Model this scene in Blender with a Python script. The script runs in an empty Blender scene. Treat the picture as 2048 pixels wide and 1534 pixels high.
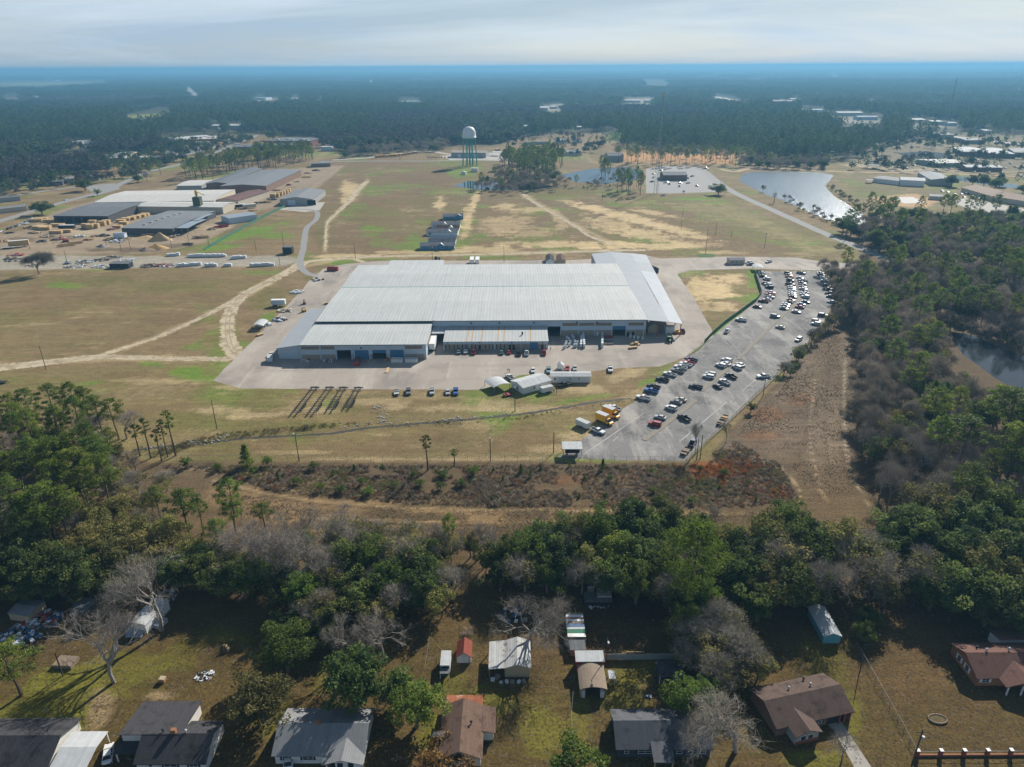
import bpy, bmesh, math, random
import numpy as np
from mathutils import Matrix, Vector
random.seed(7); RNG=np.random.default_rng(11)
S=bpy.context.scene; COL=S.collection
R=math.radians
# ---------------------------------------------------------------- camera
F=1419.0; CH=120.0                      # focal length in photo pixels, flying height in metres
ROLL=math.atan2(-12.0,2048.0); PITCH=math.atan((767-133)*math.cos(ROLL)/F)
cp,sp=math.cos(PITCH),math.sin(PITCH); cr,sr=math.cos(ROLL),math.sin(ROLL)
Fw=Vector((0,cp,-sp)); Uw=Vector((0,sp,cp)); Xw=Vector((1,0,0))
Rw=Xw*cr+Uw*sr; Vw=Xw*-sr+Uw*cr
cam=bpy.data.cameras.new('camera'); camo=bpy.data.objects.new('camera',cam); COL.objects.link(camo)
camo.matrix_world=Matrix(((Rw.x,Vw.x,-Fw.x,0),(Rw.y,Vw.y,-Fw.y,0),(Rw.z,Vw.z,-Fw.z,CH),(0,0,0,1)))
cam.sensor_width=36; cam.lens=36*F/2048; cam.clip_start=1; cam.clip_end=120000
S.camera=camo
# ---------------------------------------------------------------- sky and sun
SUN_AZ=31.0; SUN_EL=32.0; SKY_STR=0.050; CLOUD=(8.2,9.8,11.5,1)
w=bpy.data.worlds.new('World'); S.world=w; w.use_nodes=True
nt=w.node_tree; nt.nodes.clear()
def N(t,typ,**k):
    n=t.nodes.new(typ)
    for a,b in k.items():
        if a=='i':
            for q,val in b.items(): n.inputs[q].default_value=val
        else: setattr(n,a,b)
    return n
out=N(nt,'ShaderNodeOutputWorld'); bg=N(nt,'ShaderNodeBackground'); bg.inputs[1].default_value=SKY_STR
sky=N(nt,'ShaderNodeTexSky',sky_type='NISHITA',sun_disc=False,sun_elevation=R(SUN_EL),sun_rotation=R(SUN_AZ),altitude=50,air_density=1.0,dust_density=0.4,ozone_density=1.6)
tc=N(nt,'ShaderNodeTexCoord'); mp=N(nt,'ShaderNodeMapping'); mp.inputs['Scale'].default_value=(1.3,1.3,11)
ns=N(nt,'ShaderNodeTexNoise',i={'Scale':1.7,'Detail':7,'Roughness':.6,'Distortion':.5})
rp=N(nt,'ShaderNodeMapRange',i={1:.36,2:.64,3:.62,4:1.0})
# thin high cloud and ground haze whiten the low sky everywhere; it clears towards the zenith
sx=N(nt,'ShaderNodeSeparateXYZ'); el=N(nt,'ShaderNodeMapRange',i={1:0.0,2:.60,3:.95,4:.10}); el.interpolation_type='SMOOTHSTEP'
ml=N(nt,'ShaderNodeMath',operation='MULTIPLY')
mx=N(nt,'ShaderNodeMix',data_type='RGBA'); mx.inputs[7].default_value=CLOUD
L=nt.links.new
L(tc.outputs['Generated'],mp.inputs[0]); L(mp.outputs[0],ns.inputs['Vector']); L(ns.outputs['Fac'],rp.inputs[0]); L(tc.outputs['Generated'],sx.inputs[0]); L(sx.outputs[2],el.inputs[0]); L(rp.outputs[0],ml.inputs[0]); L(el.outputs[0],ml.inputs[1])
n2=N(nt,'ShaderNodeTexNoise',i={'Scale':.9,'Detail':6,'Roughness':.62,'Distortion':.8}); m2=N(nt,'ShaderNodeMapping'); m2.inputs['Scale'].default_value=(1,1,16); m2.inputs['Location'].default_value=(3.1,1.7,.4); r2=N(nt,'ShaderNodeMapRange',i={1:.40,2:.60,3:0,4:1})
cm=N(nt,'ShaderNodeMix',data_type='RGBA'); cm.inputs[6].default_value=(CLOUD[0]*.70,CLOUD[1]*.78,CLOUD[2]*.86,1); cm.inputs[7].default_value=tuple(c*1.08 for c in CLOUD)
L(tc.outputs['Generated'],m2.inputs[0]); L(m2.outputs[0],n2.inputs['Vector']); L(n2.outputs['Fac'],r2.inputs[0]); L(r2.outputs[0],cm.inputs[0]); L(cm.outputs[2],mx.inputs[7])
L(ml.outputs[0],mx.inputs[0]); L(sky.outputs[0],mx.inputs[6]); L(mx.outputs[2],bg.inputs[0]); L(bg.outputs[0],out.inputs[0])
sl=bpy.data.lights.new('sun','SUN'); sl.energy=5.0; sl.angle=R(0.55); sl.color=(1,.945,.86)
so=bpy.data.objects.new('sun',sl); COL.objects.link(so)
sd=Vector((math.sin(R(SUN_AZ))*math.cos(R(SUN_EL)),math.cos(R(SUN_AZ))*math.cos(R(SUN_EL)),math.sin(R(SUN_EL))))
so.rotation_euler=sd.to_track_quat('Z','Y').to_euler(); so.location=(0,0,300)
S.view_settings.view_transform='Standard'; S.view_settings.look='None'; S.view_settings.exposure=0.56; S.view_settings.gamma=1
S.render.engine='CYCLES'; cy=S.cycles
cy.use_denoising=True; cy.use_adaptive_sampling=True; cy.adaptive_threshold=.02; cy.max_bounces=5; cy.diffuse_bounces=2; cy.glossy_bounces=2; cy.transmission_bounces=2; cy.volume_bounces=0; cy.transparent_max_bounces=4
cy.caustics_reflective=False; cy.caustics_refractive=False; cy.sample_clamp_indirect=4
# ---------------------------------------------------------------- helpers
def ray(u,v):
    x=(u-1024)/F; y=-(v-767)/F
    return Rw*x+Vw*y+Fw
def P(u,v,z=0.0):
    d=ray(u,v); t=(z-CH)/d.z; return (d.x*t,d.y*t)
def crop(ox,oy,s): return lambda x,y:(ox+x*s,oy+y*s)
cA=crop(0,220,.3418); cB=crop(600,220,.3418); cC=crop(1300,220,.36523); cD=crop(400,500,.3418); cE=crop(800,480,.31738)
cF=crop(1100,680,.29297); cG=crop(0,1150,.3418); cH=crop(600,1150,.3418); cI=crop(1100,1130,.2633); cJ=crop(1450,1130,.29199)
cK=crop(0,740,.3418); cL=crop(600,850,.39063); cM=crop(1350,850,.34082); cN=crop(1400,480,.31641); cV=crop(1480,530,.11719)
cX=crop(0,60,.3418); cY=crop(700,60,.3418); cZ=crop(1350,60,.34082); cW=crop(0,480,.24414)
class MB:
    def __init__(s): s.v=[]; s.f=[]
    def add(s,vs,fs):
        b=len(s.v); s.v+=[tuple(p) for p in vs]; s.f+=[tuple(b+i for i in f) for f in fs]; return s
    def box(s,x0,y0,z0,x1,y1,z1):
        return s.add([(x0,y0,z0),(x1,y0,z0),(x1,y1,z0),(x0,y1,z0),(x0,y0,z1),(x1,y0,z1),(x1,y1,z1),(x0,y1,z1)],
          [(0,3,2,1),(4,5,6,7),(0,1,5,4),(1,2,6,5),(2,3,7,6),(3,0,4,7)])
    def cbox(s,c,d,rz=0):
        n=len(s.v); s.box(-d[0]/2,-d[1]/2,-d[2]/2,d[0]/2,d[1]/2,d[2]/2)
        a,b=math.cos(rz),math.sin(rz)
        for i in range(n,len(s.v)):
            x,y,z=s.v[i]; s.v[i]=(c[0]+x*a-y*b,c[1]+x*b+y*a,c[2]+z)
        return s
    def prof(s,pts,a0,a1,axis='x'):
        # extrude a closed profile along x (pts are (y,z)) or along y (pts are (x,z))
        n=len(pts)
        if axis=='x': vs=[(a0,p[0],p[1]) for p in pts]+[(a1,p[0],p[1]) for p in pts]
        else: vs=[(p[0],a0,p[1]) for p in pts]+[(p[0],a1,p[1]) for p in pts]
        fs=[tuple(range(n)),tuple(range(2*n-1,n-1,-1))]+[(i,i+n,(i+1)%n+n,(i+1)%n) for i in range(n)]
        return s.add(vs,fs)
    def prism(s,pts,z0,z1):
        n=len(pts); vs=[(p[0],p[1],z0) for p in pts]+[(p[0],p[1],z1) for p in pts]
        return s.add(vs,[tuple(range(n-1,-1,-1)),tuple(range(n,2*n))]+[(i,(i+1)%n,(i+1)%n+n,i+n) for i in range(n)])
    def tube(s,p,q,r0,r1=None,n=6,cap=True):
        r1=r0 if r1 is None else r1
        p=Vector(p); q=Vector(q); d=(q-p)
        if d.length<1e-6: return s
        d.normalize(); a=d.orthogonal().normalized(); b=d.cross(a)
        vs=[]
        for c,r in((p,r0),(q,r1)):
            for k in range(n):
                t=2*math.pi*k/n; vs.append(c+a*(r*math.cos(t))+b*(r*math.sin(t)))
        fs=[(k,(k+1)%n,(k+1)%n+n,k+n) for k in range(n)]
        if cap: fs+=[tuple(range(n-1,-1,-1)),tuple(range(n,2*n))]
        return s.add(vs,fs)
    def lathe(s,prof,n=16,c=(0,0)):
        vs=[];
        for r,z in prof:
            for k in range(n):
                t=2*math.pi*k/n; vs.append((c[0]+r*math.cos(t),c[1]+r*math.sin(t),z))
        fs=[]
        for i in range(len(prof)-1):
            for k in range(n): fs.append((i*n+k,i*n+(k+1)%n,(i+1)*n+(k+1)%n,(i+1)*n+k))
        fs+=[tuple(range(n-1,-1,-1)),tuple(range((len(prof)-1)*n,len(prof)*n))]
        return s.add(vs,fs)
    def mesh(s,name,mat=None,smooth=False):
        m=bpy.data.meshes.new(name); m.from_pydata(s.v,[],s.f); m.update()
        if mat: m.materials.append(mat)
        if smooth: m.polygons.foreach_set('use_smooth',[True]*len(m.polygons))
        return m
    def build(s,name,mat,parent=None,smooth=False):
        return obj(name,s.mesh(name,mat,smooth),parent)
def obj(name,mesh,parent=None,loc=None,rz=0):
    o=bpy.data.objects.new(name,mesh); COL.objects.link(o)
    if parent: o.parent=parent
    if loc: o.location=loc
    if rz: o.rotation_euler=(0,0,rz)
    return o
def tag(o,label=None,cat=None,group=None,kind=None):
    if label: o['label']=label
    if cat: o['category']=cat
    if group: o['group']=group
    if kind: o['kind']=kind
    return o
def thing(name,label,cat,loc=(0,0,0),rz=0,group=None):
    o=bpy.data.objects.new(name,None); COL.objects.link(o)
    o.location=loc if len(loc)==3 else (loc[0],loc[1],0); o.rotation_euler=(0,0,rz); o.empty_display_size=.5
    return tag(o,label,cat,group)
KIDS={}
def children(o):
    return KIDS.get(o.name) or list(o.children)
def dup(root,loc,rz=0,label=None,group=None,scale=None,color=None):
    kids=KIDS.get(root.name)
    if kids is None: kids=KIDS[root.name]=[(c,[g for g in c.children]) for c in root.children]
    r=root.copy(); COL.objects.link(r); r.location=loc if len(loc)==3 else (loc[0],loc[1],0); r.rotation_euler=(0,0,rz)
    if scale is not None: r.scale=scale if hasattr(scale,'__len__') else (scale,)*3
    if label: r['label']=label
    if group: r['group']=group
    for c,gs in kids:
        k=c.copy(); COL.objects.link(k); k.parent=r
        if color: k.color=color
        for g in gs:
            h=g.copy(); COL.objects.link(h); h.parent=k
    return r
def drop(root):
    for c in list(root.children):
        for g in list(c.children): bpy.data.objects.remove(g)
        bpy.data.objects.remove(c)
    bpy.data.objects.remove(root)
ORD=['zeroth','first','second','third','fourth','fifth','sixth','seventh','eighth','ninth','tenth','eleventh','twelfth','thirteenth','fourteenth','fifteenth','sixteenth','seventeenth','eighteenth','nineteenth','twentieth']
# ---------------------------------------------------------------- materials
def c4(c): return (c[0],c[1],c[2],1)
def mat(name,col,rough=.8,metal=0,var=.15,sc=.5,bump=0.0,spec=.3,stripe=None,streak=0,sc2=None,col2=None,amt2=.0,objcol=False,coat=0,alpha=1):
    """principled material: fine noise (var, sc), patches of col2 (amt2, sc2), ribs (stripe=(axis,period,depth)), rain streaks along the other axis"""
    m=bpy.data.materials.new(name); m.use_nodes=True; t=m.node_tree; t.nodes.clear(); l=t.links.new
    o=N(t,'ShaderNodeOutputMaterial'); b=N(t,'ShaderNodeBsdfPrincipled'); l(b.outputs[0],o.inputs[0])
    b.inputs['Roughness'].default_value=rough; b.inputs['Metallic'].default_value=metal; b.inputs['Specular IOR Level'].default_value=spec
    if coat: b.inputs['Coat Weight'].default_value=coat; b.inputs['Coat Roughness'].default_value=.08
    tcn=N(t,'ShaderNodeTexCoord'); src=tcn.outputs['Object']
    if objcol:
        oi=N(t,'ShaderNodeObjectInfo'); cur=oi.outputs['Color']
    else:
        rgb=N(t,'ShaderNodeRGB'); rgb.outputs[0].default_value=c4(col); cur=rgb.outputs[0]
    if col2 is not None:
        n2=N(t,'ShaderNodeTexNoise',i={'Scale':sc2 or sc*.3,'Detail':5,'Roughness':.65}); l(src,n2.inputs['Vector'])
        r2=N(t,'ShaderNodeMapRange',i={1:.62-amt2*.5,2:.72-amt2*.3,3:0,4:1}); l(n2.outputs['Fac'],r2.inputs[0])
        mm=N(t,'ShaderNodeMix',data_type='RGBA'); mm.inputs[7].default_value=c4(col2); l(r2.outputs[0],mm.inputs[0]); l(cur,mm.inputs[6]); cur=mm.outputs[2]
    def mul(fac,cur):
        mm=N(t,'ShaderNodeMix',data_type='RGBA',blend_type='MULTIPLY'); mm.inputs[0].default_value=1
        l(cur,mm.inputs[6]); l(fac,mm.inputs[7]); return mm.outputs[2]
    hgt=None
    if var:
        n1=N(t,'ShaderNodeTexNoise',i={'Scale':sc,'Detail':6,'Roughness':.7}); l(src,n1.inputs['Vector'])
        r1=N(t,'ShaderNodeMapRange',i={1:.25,2:.75,3:1-var,4:1+var}); l(n1.outputs['Fac'],r1.inputs[0]); cur=mul(r1.outputs[0],cur); hgt=n1.outputs['Fac']
    if streak:
        ax=stripe[0] if stripe else 'x'
        mpn=N(t,'ShaderNodeMapping'); mpn.inputs['Scale'].default_value=(1.1,.03,.03) if ax=='x' else ((.03,1.1,.03) if ax=='y' else (.6,.6,.04))
        l(src,mpn.inputs[0]); n3=N(t,'ShaderNodeTexNoise',i={'Scale':1.0,'Detail':5,'Roughness':.75}); l(mpn.outputs[0],n3.inputs['Vector'])
        r3=N(t,'ShaderNodeMapRange',i={1:.3,2:.7,3:1-streak,4:1+streak*.5}); l(n3.outputs['Fac'],r3.inputs[0]); cur=mul(r3.outputs[0],cur)
    if stripe:
        sx=N(t,'ShaderNodeSeparateXYZ'); l(src,sx.inputs[0])
        ml=N(t,'ShaderNodeMath',operation='MULTIPLY'); ml.inputs[1].default_value=2*math.pi/stripe[1]; l(sx.outputs['xyz'.index(stripe[0])],ml.inputs[0])
        sn=N(t,'ShaderNodeMath',operation='SINE'); l(ml.outputs[0],sn.inputs[0])
        r4=N(t,'ShaderNodeMapRange',i={1:.3,2:1,3:1,4:1-stripe[2]}); l(sn.outputs[0],r4.inputs[0]); cur=mul(r4.outputs[0],cur); hgt=sn.outputs[0]
    if bump and hgt is not None:
        bp=N(t,'ShaderNodeBump',i={'Strength':bump,'Distance':.05}); l(hgt,bp.inputs['Height']); l(bp.outputs[0],b.inputs['Normal'])
    l(cur,b.inputs['Base Color'])
    return m
# ---------------------------------------------------------------- ground sheet (one mesh, colour of the soil and turf per vertex)
def vnoise(x,y,s,seed=0):
    x=x/s+seed*17.3; y=y/s-seed*9.1; xi=np.floor(x).astype(np.int64); yi=np.floor(y).astype(np.int64); fx=x-xi; fy=y-yi
    fx=fx*fx*(3-2*fx); fy=fy*fy*(3-2*fy)
    def h(a,b):
        n=(a*374761393+b*668265263+seed*982451653)&0xffffffff; n=((n^(n>>13))*1274126177)&0xffffffff; return ((n^(n>>16))&0xffff)/65535.0
    return (h(xi,yi)*(1-fx)+h(xi+1,yi)*fx)*(1-fy)+(h(xi,yi+1)*(1-fx)+h(xi+1,yi+1)*fx)*fy
def fnoise(x,y,s,seed=0): return (vnoise(x,y,s,seed)*.5+vnoise(x,y,s*.5,seed+1)*.28+vnoise(x,y,s*.23,seed+2)*.22)
def geo(a,b,n): return list(np.geomspace(a,b,n))
ys=list(np.arange(-40,60,10))+list(np.arange(60,240,1.0))+list(np.arange(240,520,1.7))+list(np.arange(520,1000,3.2))+geo(1000,60000,70)
xp=list(np.arange(0,170,1.25))+list(np.arange(170,420,2.6))+list(np.arange(420,800,6))+geo(800,50000,36)
xs=[-a for a in reversed(xp[1:])]+xp
GX,GY=np.meshgrid(np.array(xs),np.array(ys)); gx=GX.ravel(); gy=GY.ravel()
def project(x,y,z=0.0):
    dz=z-CH; a=x*Rw.x+y*Rw.y+dz*Rw.z; b=x*Vw.x+y*Vw.y+dz*Vw.z; c=x*Fw.x+y*Fw.y+dz*Fw.z
    c=np.where(np.abs(c)<1e-3,1e-3,c); return 1024+F*a/c,767-F*b/c,c
GU,GV,GC=project(gx,gy); bad=GC<1; GU[bad]=1024+gx[bad]*20; GV[bad]=3000
colr=np.empty((len(gx),3)); colr[:]=np.where((gy<640)[:,None],np.array([.105,.078,.052]),np.array([.050,.056,.030]))
nA=fnoise(gx,gy,22,1); nB=fnoise(gx,gy,7,5); nC=fnoise(gx,gy,60,9); nS=fnoise(gx*.35,gy*1.3,5,14)*.7+RNG.random(len(gx))*.3   # nS: wind-rowed streaks
def inpoly(U,V,poly):
    r=np.zeros(U.shape,bool); n=len(poly)
    for i in range(n):
        x0,y0=poly[i]; x1,y1=poly[(i+1)%n]
        if y0==y1: continue
        c=((V>=min(y0,y1))&(V<max(y0,y1))); r^=c&(U<(x1-x0)*(V-y0)/(y1-y0)+x0)
    return r
def sdist(U,V,poly):
    d=np.full(U.shape,1e9); n=len(poly)
    for i in range(n):
        x0,y0=poly[i]; x1,y1=poly[(i+1)%n]; dx,dy=x1-x0,y1-y0; q=dx*dx+dy*dy+1e-9
        t=np.clip(((U-x0)*dx+(V-y0)*dy)/q,0,1); d=np.minimum(d,np.hypot(U-x0-t*dx,V-y0-t*dy))
    return np.where(inpoly(U,V,poly),-d,d)
def blend(idx,wt,c): colr[idx]=colr[idx]*(1-wt[:,None])+np.array(c)*wt[:,None]
def ppoly(poly,c,soft=4,rough=6,amt=1.0):
    p=np.array(poly); m=(GU>p[:,0].min()-30)&(GU<p[:,0].max()+30)&(GV>p[:,1].min()-30)&(GV<p[:,1].max()+30)
    idx=np.nonzero(m)[0]
    if len(idx)==0: return
    d=sdist(GU[idx],GV[idx],poly)+(nB[idx]-.5)*2*rough; wt=np.clip(.5-d/soft,0,1)*amt; blend(idx,wt,c)
def pell(u,v,ru,rv,c,amt=1.0,brk=1.0,rot=0):
    m=(np.abs(GU-u)<ru*1.8+rv*1.8*(rot!=0))&(np.abs(GV-v)<rv*1.8+ru*1.8*(rot!=0)); idx=np.nonzero(m)[0]
    if len(idx)==0: return
    a=GU[idx]-u; b=GV[idx]-v
    if rot: ca,sa=math.cos(R(rot)),math.sin(R(rot)); a,b=a*ca+b*sa,-a*sa+b*ca
    d=np.hypot(a/ru,b/rv); n=(nB[idx]*.45+nA[idx]*.25+nS[idx]*.30-.5)*3.0*brk
    wt=np.clip((1.0-d+n)*2.4,0,1)*np.clip(1.8-d,0,1)*amt; blend(idx,wt,c)
def pline(pts,wd,c,amt=1.0,rough=.5):
    p=np.array(pts); m=(GU>p[:,0].min()-30)&(GU<p[:,0].max()+30)&(GV>p[:,1].min()-20)&(GV<p[:,1].max()+20); idx=np.nonzero(m)[0]
    if len(idx)==0: return
    d=np.full(len(idx),1e9)
    for (x0,y0),(x1,y1) in zip(pts[:-1],pts[1:]):
        dx,dy=x1-x0,y1-y0; t=np.clip(((GU[idx]-x0)*dx+(GV[idx]-y0)*dy)/(dx*dx+dy*dy+1e-9),0,1); d=np.minimum(d,np.hypot(GU[idx]-x0-t*dx,GV[idx]-y0-t*dy))
    d=d+(nB[idx]-.5)*2*rough*wd; blend(idx,np.clip(1.5-d/wd,0,1)*amt,c)
DRY=(.205,.158,.100); BRN=(.165,.118,.075); OLV=(.135,.130,.052); GRN=(.122,.215,.034); SAND=(.50,.41,.275); PALE=(.36,.30,.20); MUL=(.120,.090,.062); RED=(.20,.080,.028)
OPEN=[(-900,405),(0,390),(70,362),(200,330),(335,292),(440,268),(640,278),(700,312),(900,296),(1010,285),(1060,272),(1200,266),(1300,300),(1480,300),(1660,325),(1760,300),(1880,266),(2400,300),(2800,430),(2048,430),(1820,440),(1700,480),(1740,530),(1660,560),(1660,620),(1640,660),(1550,770),(1450,870),(1420,925),(1000,925),(500,925),(300,920),(230,880),(0,800),(-900,810)]
ppoly(OPEN,DRY,6,4)
# left pasture, centre field, right meadow: turf of different age
ppoly([(-900,545),(0,540),(230,537),(540,533),(560,560),(440,615),(330,665),(200,710),(0,722),(-900,740)],(.185,.150,.088),6,4)
ppoly([(-900,740),(0,740),(450,722),(420,765),(480,780),(950,785),(1150,770),(1300,780),(1140,912),(300,925),(0,830),(-900,830)],(.190,.160,.085),6,5)
ppoly([(640,345),(720,325),(900,322),(1040,330),(1300,390),(1500,440),(1640,500),(1450,512),(760,512),(640,500),(612,460),(640,420)],(.170,.130,.080),6,5)
ppoly([(1310,395),(1430,392),(1560,440),(1690,500),(1640,512),(1500,470)],(.175,.165,.085),5,4)
ppoly([(1680,345),(1900,350),(2048,352),(2400,380),(2400,440),(1760,420),(1660,392),(1640,365)],(.185,.160,.092),5,4)
m_=(GV>300)&(GV<930)&inpoly(GU,GV,OPEN); idx_=np.nonzero(m_)[0]; blend(idx_,np.clip((nC[idx_]*.6+nA[idx_]*.4-.485)*5,0,.75),OLV); blend(idx_,np.clip((fnoise(gx[idx_],gy[idx_],35,77)-.585)*6,0,.65),GRN)
pn_=fnoise(gx[idx_]*.7,gy[idx_]*1.3,11,91)*.6+nS[idx_]*.4; blend(idx_,np.clip((pn_-.53)*7,0,.55),BRN); pn_=fnoise(gx[idx_]*.6,gy[idx_]*1.5,16,95)*.55+nS[idx_]*.45; blend(idx_,np.clip((pn_-.60)*8,0,.4),PALE)
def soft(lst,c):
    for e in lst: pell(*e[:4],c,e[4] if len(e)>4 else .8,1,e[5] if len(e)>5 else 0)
soft([(640,290,120,16,.6),(360,390,80,20,.5),(700,330,80,8,.7),(900,360,200,25,.6),(760,440,60,40,.5),(250,610,200,26,.55),(60,600,90,40,.5),(330,640,60,20,.7),(420,680,30,18,.6),(1400,480,120,12,.6),(980,420,40,30,.4),(700,900,260,18,.55),(1060,880,90,30,.6),(800,880,120,18,.4)],BRN)
soft([(760,440,70,30,.5),(850,400,60,20,.4),(650,460,22,40,.7),(480,430,70,30,.5),(170,560,110,12,.7),(330,570,130,12,.5),(1100,385,80,16,.7),(1180,378,60,14,.7),(1480,400,60,10,.5),(1600,455,60,12,.5,25),(1060,475,60,14,.5),(520,800,70,22,.8),(420,840,60,14,.7),(600,850,160,10,.8),(900,800,50,14,.4),(640,560,30,10,.9),(545,600,50,40,.7),(560,655,36,28,.6),(120,770,180,22,.5),(1400,570,30,14,.8),(1420,600,40,14,.5),(700,820,40,16,.5),(1180,770,90,16,.4),(1750,385,60,20,.5),(1620,520,60,8,.8)],OLV)
soft([(480,470,110,10,.95,-14),(560,470,50,9,.8),(430,498,60,6,.95,-10),(745,458,40,6,.8),(830,480,22,16,.7),(660,525,40,7,.9),(690,521,34,6,.9),(760,518,60,5,.6),(380,745,60,16,.95,12),(300,725,30,6,.8),(170,768,60,7,.8,-8),(400,758,40,8,.9),(130,570,40,8,.8),(520,545,50,7,.6),(1505,560,10,28,.95,-8),(1510,600,14,14,.95,40),(1470,640,26,8,.95,-42),(1440,660,20,6,.95,-42),(1330,750,28,7,.9,-35),(1290,765,20,5,.8,-20),(1180,795,60,6,.8,-10),(660,810,16,12,.5),(540,630,24,16,.7),(590,780,22,10,.6),(1180,855,60,14,.35),(1400,372,30,8,.7),(1390,397,50,4,.95),(1290,445,8,8,.4),(920,345,34,12,.8),(960,412,30,4,.6),(1340,380,16,6,.5),(1240,275,40,8,.8)],GRN)
# bare sand
soft([(880,405,14,16,.8,35),(950,400,8,22,.8,20),(935,440,14,40,.75,12),(700,380,22,22,.8,-35),(690,400,14,8,.9),(1010,450,60,22,.5),(1010,415,30,10,.7),(1060,420,60,6,.6),(1120,440,14,26,.5,-30),(1240,430,120,10,.9,14),(1180,415,50,6,.8,10),(1330,455,110,10,.85,14),(1300,425,60,5,.7,10),(1220,450,60,16,.6,15),(1290,470,80,14,.75,10),(1130,490,150,10,.8),(980,500,90,8,.7),(1280,492,130,9,.85),(1400,490,60,8,.55),(1440,505,60,4,.6),(1060,465,60,12,.45),(850,505,120,5,.6),(700,512,80,5,.8),(1420,580,60,30,.9),(1460,560,40,14,.9),(1400,615,26,16,.5),(1390,560,20,10,.8),(1450,612,30,14,.8)],SAND)
soft([(520,830,90,7,.8,-3),(450,820,60,9,.7),(620,820,60,7,.7),(760,805,80,8,.7),(900,815,150,9,.8),(1060,820,90,8,.7),(1180,780,60,14,.8),(1240,755,50,10,.7,-20),(1270,790,50,10,.5,-20),(1160,870,50,20,.65),(1120,900,60,12,.6),(1260,745,26,10,.7),(880,795,90,5,.5),(470,775,50,5,.7),(330,765,90,4,.4),(760,870,60,5,.5),(300,760,180,3,.5),(600,905,80,5,.5),(780,918,160,4,.6),(980,918,120,4,.6),(430,865,20,4,.5),(1000,810,50,10,.5),(960,850,50,12,.3)],PALE)
for q_,w_ in(([(-120,742),(0,735),(93,725),(200,714),(330,717),(462,719)],6),([(190,714),(330,668),(440,616),(560,552),(597,532)],4),([(555,556),(490,588),(462,620),(455,650),(470,705)],6),([(590,537),(680,517),(900,510),(1200,502)],3),([(1044,387),(1133,442),(1230,490)],4),([(650,500),(655,445),(700,400),(735,362)],4)): pline(q_,w_,PALE,.75,1.2)
# meadow by the pond: straw
soft([(1480,430,80,16,.6,20),(1570,470,70,14,.6,25),(1400,415,60,10,.5),(1650,500,50,6,.6)],(.25,.225,.125))
# mill yard and gravel strip
YARD=[(-120,520),(0,470),(55,458),(105,425),(190,400),(400,360),(620,335),(690,330),(640,372),(560,412),(520,420),(470,450),(400,488),(300,506),(0,512)]
ppoly(YARD,(.27,.225,.185),4,3)
soft([(200,470,110,14,.6),(520,395,50,6,.6,-30),(430,455,40,8,.6)],(.38,.33,.27))
soft([(30,480,60,6,.8),(130,475,50,6,.7),(250,500,90,5,.9),(350,490,60,6,.8),(470,460,40,6,.7,-20),(560,390,30,6,.5,-30)],(.13,.10,.075))
ppoly([(-200,512),(0,510),(140,511),(400,513),(560,511),(606,519),(572,532),(400,535),(230,537),(0,540),(-200,545)],(.30,.29,.28),3,2)
# orange borrow pit, pale lots far right
ppoly([(1240,305),(1300,300),(1480,300),(1470,330),(1380,326),(1240,325)],(.40,.235,.115),4,4)
ppoly([(1680,330),(1760,326),(1790,305),(1900,300),(2060,318),(2060,345),(1800,343)],(.34,.30,.25),4,3)
ppoly([(1740,395),(1830,388),(1880,402),(1850,415),(1770,412)],(.42,.30,.20),4,4)
ppoly([(1700,318),(1790,283),(1890,266),(2500,300),(2500,345),(2050,345),(1900,340),(1760,335)],(.165,.150,.105),8,6)
# clear-cut strip with its tracks
CUT=[(270,930),(1420,926),(1455,872),(1560,770),(1660,640),(1700,600),(1730,640),(1706,760),(1706,860),(1716,960),(1790,1090),(1900,1200),(1500,1150),(1000,1120),(600,1100),(420,1120),(350,1040),(250,960)]
ppoly(CUT,MUL,6,5)
ppoly([(1455,872),(1560,770),(1670,640),(1722,640),(1704,760),(1700,860),(1708,980),(1780,1080),(1620,1060),(1580,1000),(1590,940)],(.135,.098,.066),8,6)
soft([(1600,760,60,60,.5),(1660,860,30,90,.6),(1640,940,40,60,.5),(1560,860,50,60,.35),(1690,700,14,60,.5)],(.20,.15,.105))
soft([(470,985,70,26,.75),(560,1005,90,16,.8),(700,1010,120,12,.8),(620,1035,160,14,.7),(900,1022,140,8,.9),(980,1032,60,14,.8),(1150,1022,120,7,.8),(1350,1026,130,6,.8),(860,1050,140,12,.6),(500,950,40,12,.7),(440,1000,40,20,.6)],(.25,.180,.120))
soft([(1440,940,66,24,.95),(1400,930,30,10,.9),(1500,965,30,14,.7),(1550,985,24,12,.8),(1520,870,40,20,.4),(1540,830,40,18,.4),(1600,800,30,14,.4),(1130,960,60,14,.35),(960,950,40,10,.4),(1260,955,40,8,.4)],RED)
soft([(1000,985,60,16,.7),(760,960,90,12,.5),(640,940,60,10,.5),(1240,985,90,14,.4),(1560,940,40,22,.5)],(.085,.060,.045))
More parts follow.
